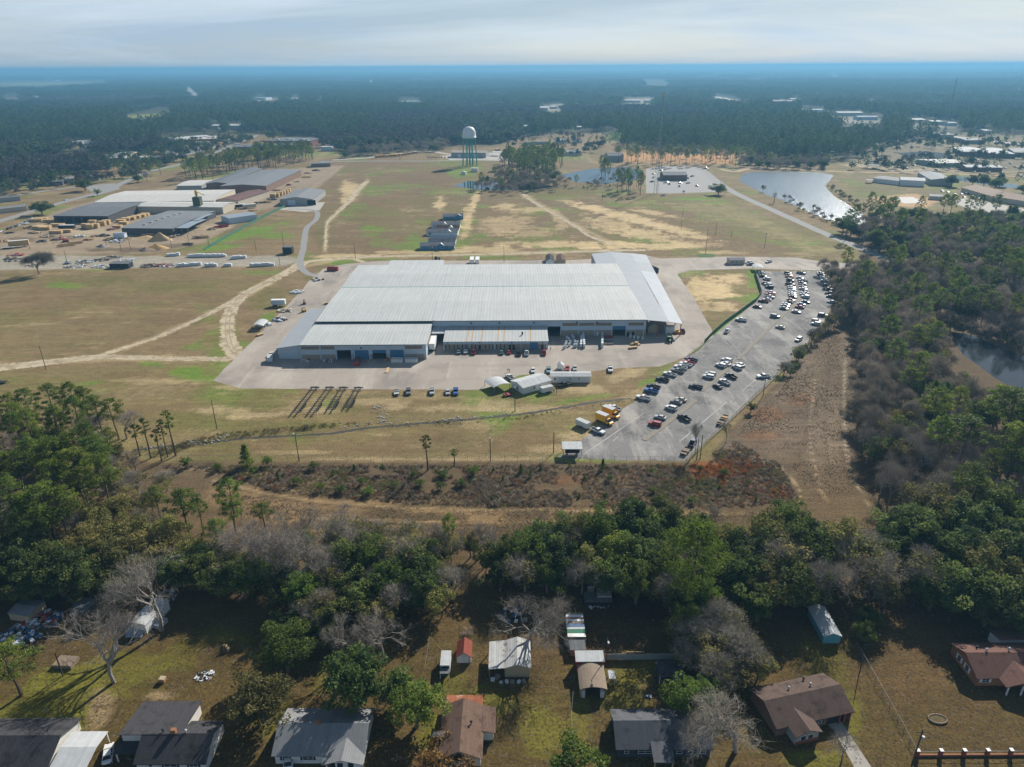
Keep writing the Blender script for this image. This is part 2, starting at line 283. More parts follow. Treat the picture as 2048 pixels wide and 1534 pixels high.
for q_,w_,c_ in(([(430,960),(520,985),(640,1003),(780,1014),(900,1018)],1.6,(.34,.26,.18)),([(430,966),(520,991),(640,1009),(780,1020)],1.2,(.07,.05,.038)),([(560,1030),(700,1040),(860,1044),(1000,1046),(1150,1040)],1.6,(.33,.25,.17)),([(560,1036),(700,1046),(860,1050),(1000,1052)],1.2,(.075,.055,.04)),([(600,1060),(760,1066),(900,1068)],1.4,(.30,.22,.15)),([(1480,905),(1560,935),(1600,975),(1600,1010)],2,(.36,.29,.21)),([(1690,720),(1688,820),(1692,900),(1706,960),(1740,1010)],2.2,(.36,.30,.22)),([(1660,720),(1652,800),(1650,880),(1660,950)],1.6,(.09,.065,.045)),([(1630,760),(1620,840),(1622,900),(1640,980),(1680,1040)],1.6,(.30,.23,.16)),([(1590,860),(1600,920),(1650,1000)],1.2,(.085,.06,.045)),([(900,1018),(1100,1020),(1300,1024),(1480,1030)],1.4,(.34,.27,.19)),([(380,940),(440,935),(520,950),(600,990)],1.4,(.30,.23,.16))): pline(q_,w_,c_,.8,.8)
# back gardens
YD=[(-400,1190),(330,1200),(420,1215),(520,1205),(700,1230),(860,1150),(960,1180),(1190,1190),(1500,1200),(1820,1170),(2300,1230),(2400,1900),(-400,1900)]
ppoly(YD,(.098,.074,.034),10,8)
soft([(60,1440,180,46,.95),(130,1370,140,36,.9),(450,1270,90,36,.6),(260,1340,90,40,.6),(960,1420,60,50,.7),(1240,1400,50,40,.6),(560,1440,50,40,.5),(350,1320,60,30,.5),(880,1480,50,60,.7),(1080,1470,60,60,.6),(1160,1450,30,60,.6),(900,1360,40,40,.5),(1280,1330,60,40,.5),(1700,1450,40,80,.7),(1640,1330,60,60,.4),(1620,1520,60,20,.8),(640,1360,30,30,.4)],(.160,.165,.034))
soft([(470,1240,60,26,.7),(430,1300,60,30,.4),(560,1360,40,20,.5),(900,1240,50,26,.6),(960,1310,40,26,.4),(1780,1230,70,50,.7),(1780,1350,90,80,.7),(1900,1400,140,90,.5),(1540,1320,50,50,.5),(650,1400,30,14,.6),(1500,1530,60,10,.8)],(.115,.078,.042))
soft([(205,1420,26,40,.95),(320,1392,26,8,.9),(190,1450,20,30,.8)],(.27,.21,.155))
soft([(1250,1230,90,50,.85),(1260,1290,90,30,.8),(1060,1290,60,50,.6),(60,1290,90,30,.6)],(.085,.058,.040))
soft([(1840,1330,60,70,.5,35),(1980,1480,80,30,.3),(1880,1290,60,40,.4)],(.135,.088,.05))
# fields and clearings far out
for pl,c in (([(240,237),(275,224),(345,219),(338,231),(262,243)],(.20,.22,.06)),([(-60,165),(225,163),(190,167),(80,171),(-60,174)],(.22,.24,.10)),([(370,227),(405,221),(408,225),(380,231)],(.22,.17,.10)),
  ([(62,296),(150,283),(195,288),(185,297),(90,300)],(.20,.16,.10)),([(490,200),(560,196),(560,203),(500,205)],(.30,.28,.24)),([(0,192),(40,190),(40,196),(0,197)],(.25,.18,.12)),
  ([(1640,228),(1690,226),(1765,236),(1770,248),(1700,248)],(.24,.24,.235)),([(1810,240),(1900,240),(1910,254),(1830,254)],(.22,.22,.21)),([(1885,268),(2060,276),(2060,300),(1900,300)],(.19,.17,.10)),
  ([(1080,212),(1130,208),(1120,222),(1090,222)],(.3,.3,.3)),([(1240,198),(1310,196),(1310,206),(1240,206)],(.3,.3,.3))):
    ppoly(pl,c,3,1.5)
nearw=np.clip((215-gy)/40,0,1)[:,None]; cutw=np.clip(.5-sdist(GU,GV,CUT)/8,0,1)[:,None]*(1-nearw)*(gy<420)[:,None]; colr*=(np.array([1.0,.925,.75])*(1-cutw)+np.array([.95,.95,.90])*cutw)*(1-nearw)+np.array([.90,.82,.58])*nearw
nx,ny=len(xs),len(ys)
me=bpy.data.meshes.new('ground'); co=np.zeros((len(gx),3)); co[:,0]=gx; co[:,1]=gy
ii=np.arange(ny-1)[:,None]*nx+np.arange(nx-1)[None,:]; q=np.stack([ii,ii+1,ii+nx+1,ii+nx],-1).reshape(-1)
me.vertices.add(len(gx)); me.vertices.foreach_set('co',co.ravel().astype(np.float32)); me.loops.add(len(q)); me.loops.foreach_set('vertex_index',q.astype(np.int32))
me.polygons.add(len(q)//4); me.polygons.foreach_set('loop_start',np.arange(0,len(q),4,dtype=np.int32)); me.update(calc_edges=True)
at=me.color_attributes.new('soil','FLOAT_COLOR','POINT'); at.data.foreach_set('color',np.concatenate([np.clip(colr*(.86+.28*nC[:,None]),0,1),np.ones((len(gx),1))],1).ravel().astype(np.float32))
def ground_mat():
    m=bpy.data.materials.new('soil_and_turf'); m.use_nodes=True; t=m.node_tree; l=t.links.new; b=t.nodes['Principled BSDF']
    b.inputs['Roughness'].default_value=.95; b.inputs['Specular IOR Level'].default_value=.1
    a=N(t,'ShaderNodeAttribute',attribute_name='soil'); g=N(t,'ShaderNodeNewGeometry')
    cur=a.outputs['Color']
    for sc,lo,hi,st in ((1.7,.42,1.62,(1,1,1)),(.32,.74,1.28,(.7,1.3,1)),(.06,.82,1.18,(.45,1.5,1)),(.55,.86,1.15,(.03,1.5,1))):
        mpn=N(t,'ShaderNodeMapping'); mpn.inputs['Scale'].default_value=st; l(g.outputs['Position'],mpn.inputs[0])
        n=N(t,'ShaderNodeTexNoise',i={'Scale':sc,'Detail':8,'Roughness':.72}); l(mpn.outputs[0],n.inputs['Vector'])
        r=N(t,'ShaderNodeMapRange',i={1:.3,2:.7,3:lo,4:hi}); l(n.outputs['Fac'],r.inputs[0])
        mm=N(t,'ShaderNodeMix',data_type='RGBA',blend_type='MULTIPLY'); mm.inputs[0].default_value=1; l(cur,mm.inputs[6]); l(r.outputs[0],mm.inputs[7]); cur=mm.outputs[2]
        if sc==1.7: bp=N(t,'ShaderNodeBump',i={'Strength':.55,'Distance':.25}); l(n.outputs['Fac'],bp.inputs['Height']); l(bp.outputs[0],b.inputs['Normal'])
    # straw-coloured flecks
    n=N(t,'ShaderNodeTexNoise',i={'Scale':2.2,'Detail':4,'Roughness':.8}); l(g.outputs['Position'],n.inputs['Vector'])
    r=N(t,'ShaderNodeMapRange',i={1:.56,2:.72,3:0,4:.5}); l(n.outputs['Fac'],r.inputs[0])
    mm=N(t,'ShaderNodeMix',data_type='RGBA'); mm.inputs[7].default_value=(.27,.20,.115,1); l(r.outputs[0],mm.inputs[0]); l(cur,mm.inputs[6]); l(mm.outputs[2],b.inputs['Base Color'])
    return m
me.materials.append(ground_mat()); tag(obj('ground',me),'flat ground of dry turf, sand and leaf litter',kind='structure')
# far rise: the wooded horizon stands a little higher in the middle of the view
def far_rise():
    b=MB(); n=420; rh=random.Random(3); bump=[rh.uniform(-1,1) for _ in range(n)]; bump=[(bump[i-1]+2*bump[i]+bump[(i+1)%n])/4 for i in range(n)]
    xs_=np.linspace(-26000,26000,n)
    for j,(yy,zf) in enumerate(((19500,0.0),(23000,1.0),(34000,1.0),(40000,0.0))):
        for i_,x in enumerate(xs_):
            b.v.append((x,yy,max(-2,zf*(112*math.exp(-((x-800)/9500)**2)+9*math.sin(x/900)+8*math.sin(x/2300+1)+14*bump[i_]-6))))
    for j in range(3):
        for i in range(n-1): b.f.append((j*n+i,j*n+i+1,(j+1)*n+i+1,(j+1)*n+i))
    tag(b.build('hills',mat('far_woods',(.05,.056,.034),.95,var=.3,sc=.002),smooth=True),'low wooded rise on the horizon',kind='structure')
far_rise()
# ---------------------------------------------------------------- paved sheets, tracks and roads
M={}
def paved(name,base,dark,pale,sc,crack):
    """worn paving: dark oily patches, pale worn streaks running with the traffic, cracks"""
    m=bpy.data.materials.new(name); m.use_nodes=True; t=m.node_tree; l=t.links.new; b=t.nodes['Principled BSDF']; b.inputs['Roughness'].default_value=.88; b.inputs['Specular IOR Level'].default_value=.25
    g=N(t,'ShaderNodeNewGeometry'); cur=None
    rgb=N(t,'ShaderNodeRGB'); rgb.outputs[0].default_value=c4(base); cur=rgb.outputs[0]
    def lay(cur,c,scale,st,rot,lo,hi,amt,det=7):
        mpn=N(t,'ShaderNodeMapping'); mpn.inputs['Scale'].default_value=st; mpn.inputs['Rotation'].default_value=(0,0,rot); l(g.outputs['Position'],mpn.inputs[0]); n=N(t,'ShaderNodeTexNoise',i={'Scale':scale,'Detail':det,'Roughness':.65}); l(mpn.outputs[0],n.inputs['Vector'])
        r=N(t,'ShaderNodeMapRange',i={1:lo,2:hi,3:0,4:amt}); l(n.outputs['Fac'],r.inputs[0]); mm=N(t,'ShaderNodeMix',data_type='RGBA'); mm.inputs[7].default_value=c4(c); l(r.outputs[0],mm.inputs[0]); l(cur,mm.inputs[6]); return mm.outputs[2]
    cur=lay(cur,dark,sc,(1,1,1),0,.48,.60,.8); cur=lay(cur,pale,sc*1.6,(1,.30,1),.62,.50,.64,.85); cur=lay(cur,pale,sc*6,(1,.10,1),.62,.56,.66,.6); cur=lay(cur,dark,sc*4,(.2,1,1),.1,.56,.70,.5)
    v=N(t,'ShaderNodeTexVoronoi',feature='DISTANCE_TO_EDGE',i={'Scale':.12}); n=N(t,'ShaderNodeTexNoise',i={'Scale':.3,'Detail':4}); mv=N(t,'ShaderNodeMix',data_type='RGBA',i={0:.06}); l(g.outputs['Position'],n.inputs['Vector'])
    ad=N(t,'ShaderNodeVectorMath',operation='MULTIPLY_ADD'); ad.inputs[1].default_value=(5,5,0); l(n.outputs['Color'],ad.inputs[0]); l(g.outputs['Position'],ad.inputs[2]); l(ad.outputs[0],v.inputs['Vector'])
    r=N(t,'ShaderNodeMapRange',i={1:0.0,2:.022,3:crack*2.2,4:0}); l(v.outputs['Distance'],r.inputs[0]); mm=N(t,'ShaderNodeMix',data_type='RGBA'); mm.inputs[7].default_value=c4(pale if name=='worn_asphalt' else dark); l(r.outputs[0],mm.inputs[0]); l(cur,mm.inputs[6]); cur=mm.outputs[2]
    cur=lay(cur,dark,1.4,(1,1,1),0,.45,.75,.35,5); l(cur,b.inputs['Base Color']); return m
M['concrete']=paved('concrete_apron',(.345,.300,.252),(.215,.19,.165),(.44,.395,.335),.03,.12)
M['asphalt']=paved('worn_asphalt',(.185,.178,.170),(.085,.083,.082),(.36,.34,.305),.05,.22)
M['road']=mat('road_asphalt',(.26,.255,.245),.9,var=.12,sc=.4,spec=.2)
M['dirt']=mat('sand_track',(.46,.385,.265),.95,var=.32,sc=.5,col2=(.26,.205,.125),sc2=.16,amt2=.28,spec=.1)
M['pale_road']=mat('pale_concrete_road',(.40,.375,.33),.9,var=.1,sc=.3,spec=.2)
M['kerb']=mat('old_kerb_concrete',(.23,.205,.165),.9,var=.25,sc=.8,spec=.2)
M['drive']=mat('driveway_concrete',(.33,.305,.27),.9,var=.12,sc=.5,spec=.2)
M['paint']=mat('faded_line_paint',(.42,.42,.40),.8,var=.3,sc=1.5)
def wob(pts,step,amp,closed=True):
    o=[]; n=len(pts)
    for i in range(n if closed else n-1):
        a=pts[i]; b=pts[(i+1)%n]; d=math.hypot(b[0]-a[0],b[1]-a[1]); k=max(1,int(d/step))
        for j in range(k):
            t=j/k; s=amp if j else amp*.3; o.append((a[0]+(b[0]-a[0])*t+random.uniform(-s,s),a[1]+(b[1]-a[1])*t+random.uniform(-s,s)))
    return o
def sheet(name,px,z,m,label,step=6,amp=.35,parent=None):
    b=MB(); pts=wob([P(*p) for p in px],step,amp) if amp else [P(*p) for p in px]
    b.add([(x,y,z) for x,y in pts],[tuple(range(len(pts)))])
    o=b.build(name,m,parent)
    bm=bmesh.new(); bm.from_mesh(o.data); bmesh.ops.triangulate(bm,faces=bm.faces[:]); bmesh.ops.recalc_face_normals(bm,faces=bm.faces[:])
    for f in bm.faces:
        if f.normal.z<0: f.normal_flip()
    bm.to_mesh(o.data); bm.free()
    if not parent: tag(o,label,kind='structure')
    return o
def smooth_path(pts,sub=8):
    p=[Vector(a) for a in pts]; o=[]
    for i in range(len(p)-1):
        p0=p[max(0,i-1)]; p1=p[i]; p2=p[i+1]; p3=p[min(len(p)-1,i+2)]
        for j in range(sub):
            t=j/sub; o.append(.5*((2*p1)+(p2-p0)*t+(2*p0-5*p1+4*p2-p3)*t*t+(3*p1-p0-3*p2+p3)*t**3))
    o.append(p[-1]); return o
def strip(name,px,wd,z,m,label,amp=.3,sub=8,world=False,parent=None,h=0):
    pts=smooth_path([p if world else P(*p) for p in px],sub); b=MB(); n=len(pts)
    for i,p in enumerate(pts):
        d=(pts[min(n-1,i+1)]-pts[max(0,i-1)]); d=d.normalized() if d.length>0 else Vector((1,0)); q=Vector((-d.y,d.x)); ww=wd[min(i//sub,len(wd)-1)] if hasattr(wd,'__len__') else wd
        a=p+q*(ww/2+random.uniform(-amp,amp)); c=p-q*(ww/2+random.uniform(-amp,amp)); b.v+=[(a.x,a.y,z),(c.x,c.y,z)]
    b.f=[(2*i,2*i+1,2*i+3,2*i+2) for i in range(n-1)]
    if h:
        k=len(b.v); b.v+=[(x,y,z-h) for x,y,_ in b.v[:k]]; 
        b.f+=[(2*i,2*i+2,2*i+2+k,2*i+k) for i in range(n-1)]+[(2*i+1+k,2*i+3+k,2*i+3,2*i+1) for i in range(n-1)]+[(0,k,k+1,1),(2*n-2,2*n-1,2*n-1+k,2*n-2+k)]
    o=b.build(name,m,parent)
    if not parent: tag(o,label,kind='structure')
    return o
def ruts(px,off,wd,label):
    W=smooth_path([P(*p) for p in px],16); n=len(W)
    for sgn in(-1,1):
        pts=[]
        for i,p in enumerate(W): d=(W[min(n-1,i+1)]-W[max(0,i-1)]).normalized(); pts.append((p.x-d.y*off*sgn,p.y+d.x*off*sgn))
        strip('track_rut',pts,wd,.0135,M['rut'],label,.12,1,True)
M['rut']=mat('packed_rut',(.31,.25,.17),.95,var=.35,sc=.6)
APRON=[(426,761),(482,777),(700,778),(870,779),(960,779),(1000,768),(1040,750),(1180,743),(1244,736),(1320,733),(1371,713),(1427,674),(1422,655),(1390,600),(1355,548),(1380,541),(1500,537),(1640,541),(1700,536),(1900,545),(1900,537),(1660,525),(1590,515),(1450,513),(1320,517),(1290,510),(1150,520),(760,522),(690,528),(646,538),(619,561),(605,579),(513,674)]
sheet('pavement_apron',APRON,.012,M['concrete'],'pale concrete yard all round the factory')
LOT=[(1512,543),(1640,542),(1652,552),(1668,600),(1652,640),(1600,702),(1560,742),(1455,842),(1372,922),(1250,921),(1115,917),(1147,892),(1246,817),(1275,800),(1330,745),(1368,716),(1392,704),(1452,650),(1512,604),(1524,590)]
sheet('pavement_lot',LOT,.018,M['asphalt'],'worn grey asphalt of the employee car park')
strip('road_pond',[(1395,335),(1412,345),(1461,381),(1556,425),(1662,472),(1745,506),(1830,540)],[9,9,8.5,8.5,8.5,8.5],.016,M['road'],'asphalt road running past the pond')
strip('road_mill',[(-260,520),(0,442),(113,408),(212,381),(245,366),(300,343),(359,329),(410,312),(472,288),(515,270)],9,.016,M['road'],'asphalt road behind the lumber mill')
strip('road_side',[(-200,420),(0,395),(133,376),(238,368)],7,.014,M['road'],'side road joining the mill road')
strip('road_field',[(640,323),(760,322),(860,322),(940,320),(1012,321),(1060,315)],7,.014,M['road'],'road along the far edge of the field')
strip('road_bus_yard',[(665,320),(740,315),(800,307),(860,303),(905,309),(985,312),(1005,318)],9,.015,M['pale_road'],'looping drive of the bus yard')
strip('track_pond',[(1440,338),(1470,343),(1500,338),(1580,338),(1665,343),(1780,345),(1902,348),(2070,354)],6,.013,mat('orange_sand_track',(.42,.30,.18),.95,var=.15,sc=.2),'orange sand track along the head of the pond')
strip('highway',[(1880,270),(1930,276),(1990,283),(2080,292)],22,.013,M['pale_road'],'pale dual highway on the right')
strip('highway_far',[(1425,193),(1445,196),(1480,202),(1510,206)],34,.013,M['pale_road'],'pale highway cutting through far woods')
strip('road_far',[(372,175),(382,183),(392,192)],60,.013,M['pale_road'],'straight road seen end on through far woods')
strip('dirt_track',[(-120,742),(0,735),(93,725),(200,714),(330,717),(400,717),(462,719)],[7,8,7,5,4.5,4.5],.010,M['dirt'],'pale sand track crossing the left field',.9,22)
strip('dirt_track',[(190,714),(260,692),(330,668),(440,616),(500,583),(560,552),(597,532)],[4,3.6,3.6,4.5,6,8],.009,M['dirt'],'sand track branching up to the mill road',.7,22)
strip('dirt_track',[(555,556),(490,588),(462,620),(455,650),(458,685),(470,705),(480,716)],[7,7,7,7,8,9],.008,M['dirt'],'curving loop of sand track beside the yard',.9,22)
strip('dirt_track',[(590,537),(612,524),(680,517),(745,513),(900,510),(1040,507),(1200,502),(1290,500)],[9,6,5,4.5,4.5,5,6],.007,M['dirt'],'sand track behind the factory',.4,12)
strip('dirt_track',[(690,512),(730,525),(740,530)],4,.011,M['dirt'],'short sand link to the factory corner',.4)
strip('dirt_track',[(650,500),(652,470),(655,445),(680,420),(700,400),(715,380),(735,362)],[2,2,3,5,7,6],.008,M['dirt'],'sandy track up the far field',.5,12)
strip('dirt_track',[(1044,387),(1078,411),(1133,442),(1160,458),(1181,473),(1230,490)],4,.008,M['dirt'],'straight sand track through the modular home field',.4,10)
strip('road_lane',[(575,418),(615,419),(634,424),(632,439),(614,455),(609,478),(606,500),(600,521),(603,535),(614,546),(632,552)],4.5,.013,M['road'],'narrow grey lane from the warehouse to the yard',.15,10)
sheet('pavement_warehouse',[(556,419),(600,408),(650,404),(640,420),(610,424)],.010,M['pale_road'],'pale forecourt of the grey warehouse',4,.3)
sheet('pavement_office',[(1292,338),(1322,332),(1400,334),(1440,372),(1432,384),(1340,387),(1292,386)],.011,mat('office_lot',(.27,.26,.245),.9,var=.1,sc=.3),'pale car park round the brown office building',5,.2)
sheet('pavement_bus_yard',[(880,312),(1000,304),(1012,314),(1005,322),(900,320)],.010,M['pale_road'],'bus yard forecourt',5,.2)
sheet('pavement_mill_gate',[(170,372),(230,366),(240,378),(190,392)],.010,M['road'],'paved mill entrance',5,.2)
sheet('pavement_plant',[(330,298),(440,290),(420,300),(345,318),(320,316)],.010,M['road'],'plant access road',5,.2)
sheet('pavement_right',[(1900,404),(1930,396),(2060,420),(2060,432),(1960,425)],.010,M['pale_road'],'car park of the brown roofed complex',5,.2)
# kerbed medians of the car park
strip('kerb_median',[(1586,546),(1598,572),(1602,592),(1594,604),(1540,655),(1492,703),(1476,719)],1.7,.16,M['kerb'],'kerbed concrete median between the parked rows',.05,8,h=.16)
strip('kerb_median',[(1474,721),(1440,750),(1404,782)],1.9,.15,M['kerb'],'weedy kerbed median in the middle of the car park',.05,8,h=.15)
strip('kerb_median',[(1391,801),(1340,842),(1288,881)],2.0,.15,M['kerb'],'kerbed median nearest the fence corner',.05,8,h=.15)
strip('kerb_edge',[(1366,924),(1410,884),(1455,845),(1560,745),(1602,704),(1652,643)],.5,.15,M['kerb'],'kerb along the brushy side of the car park',.05,6,h=.15)
for q in([(-120,742),(0,735),(93,725),(200,714),(330,717),(400,717),(462,719)],[(260,692),(330,668),(440,616),(500,583),(560,552)],[(540,562),(490,588),(462,620),(455,650),(458,685),(470,705)],[(680,517),(745,513),(900,510),(1040,507),(1200,502)],[(1044,387),(1078,411),(1133,442),(1160,458),(1181,473)]): ruts(q,.95,.5,'wheel rut in the sand track')
# water
def water_mat(name,c,wave,rough=.06):
    m=bpy.data.materials.new(name); m.use_nodes=True; t=m.node_tree; l=t.links.new; b=t.nodes['Principled BSDF']
    b.inputs['Base Color'].default_value=c4(c); b.inputs['Roughness'].default_value=rough; b.inputs['IOR'].default_value=1.33; b.inputs['Specular IOR Level'].default_value=.5
    g=N(t,'ShaderNodeNewGeometry'); n=N(t,'ShaderNodeTexNoise',i={'Scale':.9,'Detail':5,'Roughness':.6}); l(g.outputs['Position'],n.inputs['Vector'])
    bp=N(t,'ShaderNodeBump',i={'Strength':wave,'Distance':.3}); l(n.outputs['Fac'],bp.inputs['Height']); l(bp.outputs[0],b.inputs['Normal']); return m
M['water']=water_mat('pond_water',(.075,.115,.150),1.0,.21); M['still']=water_mat('still_water',(.018,.024,.028),.05)
sheet('water_pond',[(1478,362),(1484,350),(1500,344),(1560,343),(1640,345),(1668,350),(1650,372),(1668,392),(1700,412),(1730,432),(1745,448),(1720,452),(1690,446),(1650,438),(1600,415),(1530,388)],.020,M['water'],'glittering pond beside the road',8,.8)
sheet('water_far',[(1120,350),(1180,338),(1255,334),(1288,342),(1272,360),(1210,368),(1150,364)],.018,M['water'],'narrow pond behind the pines',6,.8)
sheet('water_puddle',[(905,372),(935,362),(1000,365),(1080,366),(1110,374),(1060,381),(960,380)],.017,M['still'],'swampy water at the field edge',6,1)
sheet('water_wood',[(1902,664),(1935,668),(2048,712),(2300,760),(2300,860),(2048,788),(1985,752),(1940,720),(1912,690)],.022,M['still'],'dark pond in the right hand wood',6,.8)
sheet('water_basin',[(1795,306),(1850,302),(1905,308),(1880,318),(1815,317)],.016,mat('basin_liner',(.03,.045,.06),.95,spec=.05),'dark lined basin',6,.5)
sheet('water_channel',[(1905,352),(1935,354),(2010,366),(2060,374),(2060,380),(1990,372),(1915,361)],.016,M['still'],'narrow water channel',6,.5)
# ---------------------------------------------------------------- tree prototypes
def leaf_mat(name,c1,c2,trans=.35,rough=.7,spread=.35):
    m=bpy.data.materials.new(name); m.use_nodes=True; t=m.node_tree; t.nodes.clear(); l=t.links.new
    o=N(t,'ShaderNodeOutputMaterial'); d=N(t,'ShaderNodeBsdfPrincipled',i={'Roughness':rough,'Specular IOR Level':.25}); tr=N(t,'ShaderNodeBsdfTranslucent'); ms=N(t,'ShaderNodeMixShader'); ms.inputs[0].default_value=trans
    a=N(t,'ShaderNodeAttribute',attribute_name='tint'); oi=N(t,'ShaderNodeObjectInfo')
    mx=N(t,'ShaderNodeMix',data_type='RGBA'); mx.inputs[6].default_value=c4(c1); mx.inputs[7].default_value=c4(c2); l(a.outputs['Fac'],mx.inputs[0])
    r=N(t,'ShaderNodeMapRange',i={1:0,2:1,3:1-spread,4:1+spread}); l(oi.outputs['Random'],r.inputs[0])
    mm=N(t,'ShaderNodeMix',data_type='RGBA',blend_type='MULTIPLY'); mm.inputs[0].default_value=1; l(mx.outputs[2],mm.inputs[6]); l(r.outputs[0],mm.inputs[7])
    hs=N(t,'ShaderNodeHueSaturation'); m1=N(t,'ShaderNodeMath',operation='MULTIPLY'); m1.inputs[1].default_value=7.31; l(oi.outputs['Random'],m1.inputs[0]); m2=N(t,'ShaderNodeMath',operation='FRACT'); l(m1.outputs[0],m2.inputs[0])
    r2=N(t,'ShaderNodeMapRange',i={1:0,2:1,3:.478,4:.515}); l(m2.outputs[0],r2.inputs[0]); l(r2.outputs[0],hs.inputs['Hue']); l(mm.outputs[2],hs.inputs['Color'])
    l(hs.outputs[0],d.inputs['Base Color']); l(hs.outputs[0],tr.inputs['Color']); l(d.outputs[0],ms.inputs[1]); l(tr.outputs[0],ms.inputs[2]); l(ms.outputs[0],o.inputs[0]); return m
M['pine']=leaf_mat('pine_needles',(.050,.095,.014),(.205,.255,.034),.45)
M['brightpine']=leaf_mat('bright_pine_needles',(.085,.150,.016),(.230,.320,.036),.5)
M['hazedpine']=leaf_mat('hazed_pine_needles',(.026,.058,.020),(.100,.155,.052),.35)  # darker, bluer copy of the pine needles, distance haze painted into the colour
M['hazedoak']=leaf_mat('hazed_oak_leaves',(.026,.052,.020),(.115,.150,.058),.35)  # evergreen leaves again, dimmed and blued by haze put into the colour
M['oak']=leaf_mat('evergreen_leaves',(.032,.060,.016),(.180,.225,.052),.42)
M['olive']=leaf_mat('olive_leaves',(.115,.118,.034),(.290,.270,.080),.42)
M['twig']=leaf_mat('bare_twigs',(.215,.180,.135),(.370,.315,.240),.15,.9,.3)
M['rust']=leaf_mat('rust_leaves',(.120,.070,.018),(.200,.125,.028),.35)
M['farbare']=leaf_mat('far_bare_crowns',(.085,.080,.062),(.150,.132,.105),.15,.9,.25)
M['cedar']=leaf_mat('cedar_leaves',(.058,.108,.016),(.205,.265,.040),.42)
M['brush']=leaf_mat('dead_brush',(.130,.095,.062),(.260,.200,.130),.45,.9,.3)
M['redbrush']=leaf_mat('red_brush',(.230,.090,.026),(.400,.180,.055),.5,.9,.25)
M['greenbrush']=leaf_mat('green_brush',(.090,.105,.020),(.160,.170,.036),.3,.8,.3)
M['bark']=mat('bark',(.17,.145,.12),.95,var=.35,sc=2.5,bump=.4); M['pinebark']=mat('pine_bark',(.095,.066,.050),.95,var=.35,sc=2.5,bump=.4); M['pale_bark']=mat('pale_bark',(.26,.235,.205),.95,var=.35,sc=2.0,bump=.3)
def leaf_mesh(name,blobs,per,size,aspect,m,out=.35,shell=.55,flat=1.0,seed=0,tint=None):
    rg=np.random.default_rng(seed); B=np.array(blobs); n=len(B)*per
    idx=np.repeat(np.arange(len(B)),per); d=rg.normal(size=(n,3)); d/=np.linalg.norm(d,axis=1)[:,None]
    rad=(shell+(1-shell)*rg.random(n)**.6)*np.where(rg.random(n)<.12,1.18,1.0); c=B[idx,:3]+d*rad[:,None]*B[idx,3][:,None]*np.array([1,1,flat])
    nn=d*out+rg.normal(size=(n,3))*.6; nn/=np.linalg.norm(nn,axis=1)[:,None]
    a=np.cross(nn,rg.normal(size=(n,3))); a/=np.linalg.norm(a,axis=1)[:,None]; b=np.cross(nn,a)
    s=size*(.6+.8*rg.random(n))[:,None]; a=a*s*.5; b=b*s*.5*aspect
    v=np.stack([c-a,c-b*.9+a*.1,c+a,c+b*.9-a*.1],1).reshape(-1,3)
    me=bpy.data.meshes.new(name); me.vertices.add(4*n); me.vertices.foreach_set('co',v.ravel().astype(np.float32)); me.loops.add(4*n); me.loops.foreach_set('vertex_index',np.arange(4*n,dtype=np.int32)); me.polygons.add(n); me.polygons.foreach_set('loop_start',np.arange(0,4*n,4,dtype=np.int32)); me.update(calc_edges=True)
    bt=np.clip(rg.random(len(B))[idx]**1.3*.75+rg.random(n)*.45-.08,0,1)
    at=me.attributes.new('tint','FLOAT','POINT'); at.data.foreach_set('value',np.repeat(bt,4).astype(np.float32)); me.materials.append(m); return me
def limbs(b,p,q,r0,r1,seg=2,jit=.08,n=5):
    p=Vector(p); q=Vector(q); L_=(q-p).length; prev=p; rp=r0
    for i in range(1,seg+1):
        t=i/seg; c=p.lerp(q,t)+(Vector((random.uniform(-1,1),random.uniform(-1,1),random.uniform(-.5,.5)))*L_*jit if i<seg else Vector()); rr=r0+(r1-r0)*t
        b.tube(prev,c,rp,rr,n,False); prev=c; rp=rr
def pine(seed,h=20,cr=4.2,per=60,size=.62,nb=34,bole=.52,m='pine'):
    random.seed(seed); b=MB(); limbs(b,(0,0,-.3),(random.uniform(-.5,.5),random.uniform(-.5,.5),h*.97),.30,.07,5,.008,6); bl=[]
    for i in range(nb):
        t=(i+random.random())/nb; z=h*(bole+(1-bole)*t**.9); rr=cr*(1-((t-.35)/.75)**2 if t>.35 else .55+1.28*t)*random.uniform(.5,1.08); a=i*2.4+random.uniform(-.5,.5)
        c=(math.cos(a)*rr,math.sin(a)*rr,min(z,h)); bl.append((*c,random.uniform(.75,1.35)*cr/4.2))
        if i%2==0: limbs(b,(0,0,z-.12*h*random.uniform(.3,.8)),c,.07,.03,2,.05,3)
    bl.append((0,0,h*.985,.8))
    return b.mesh('trunk',M['pinebark']),leaf_mesh('crown',bl,per,size,.38,M[m],.3,.25,.6,seed)
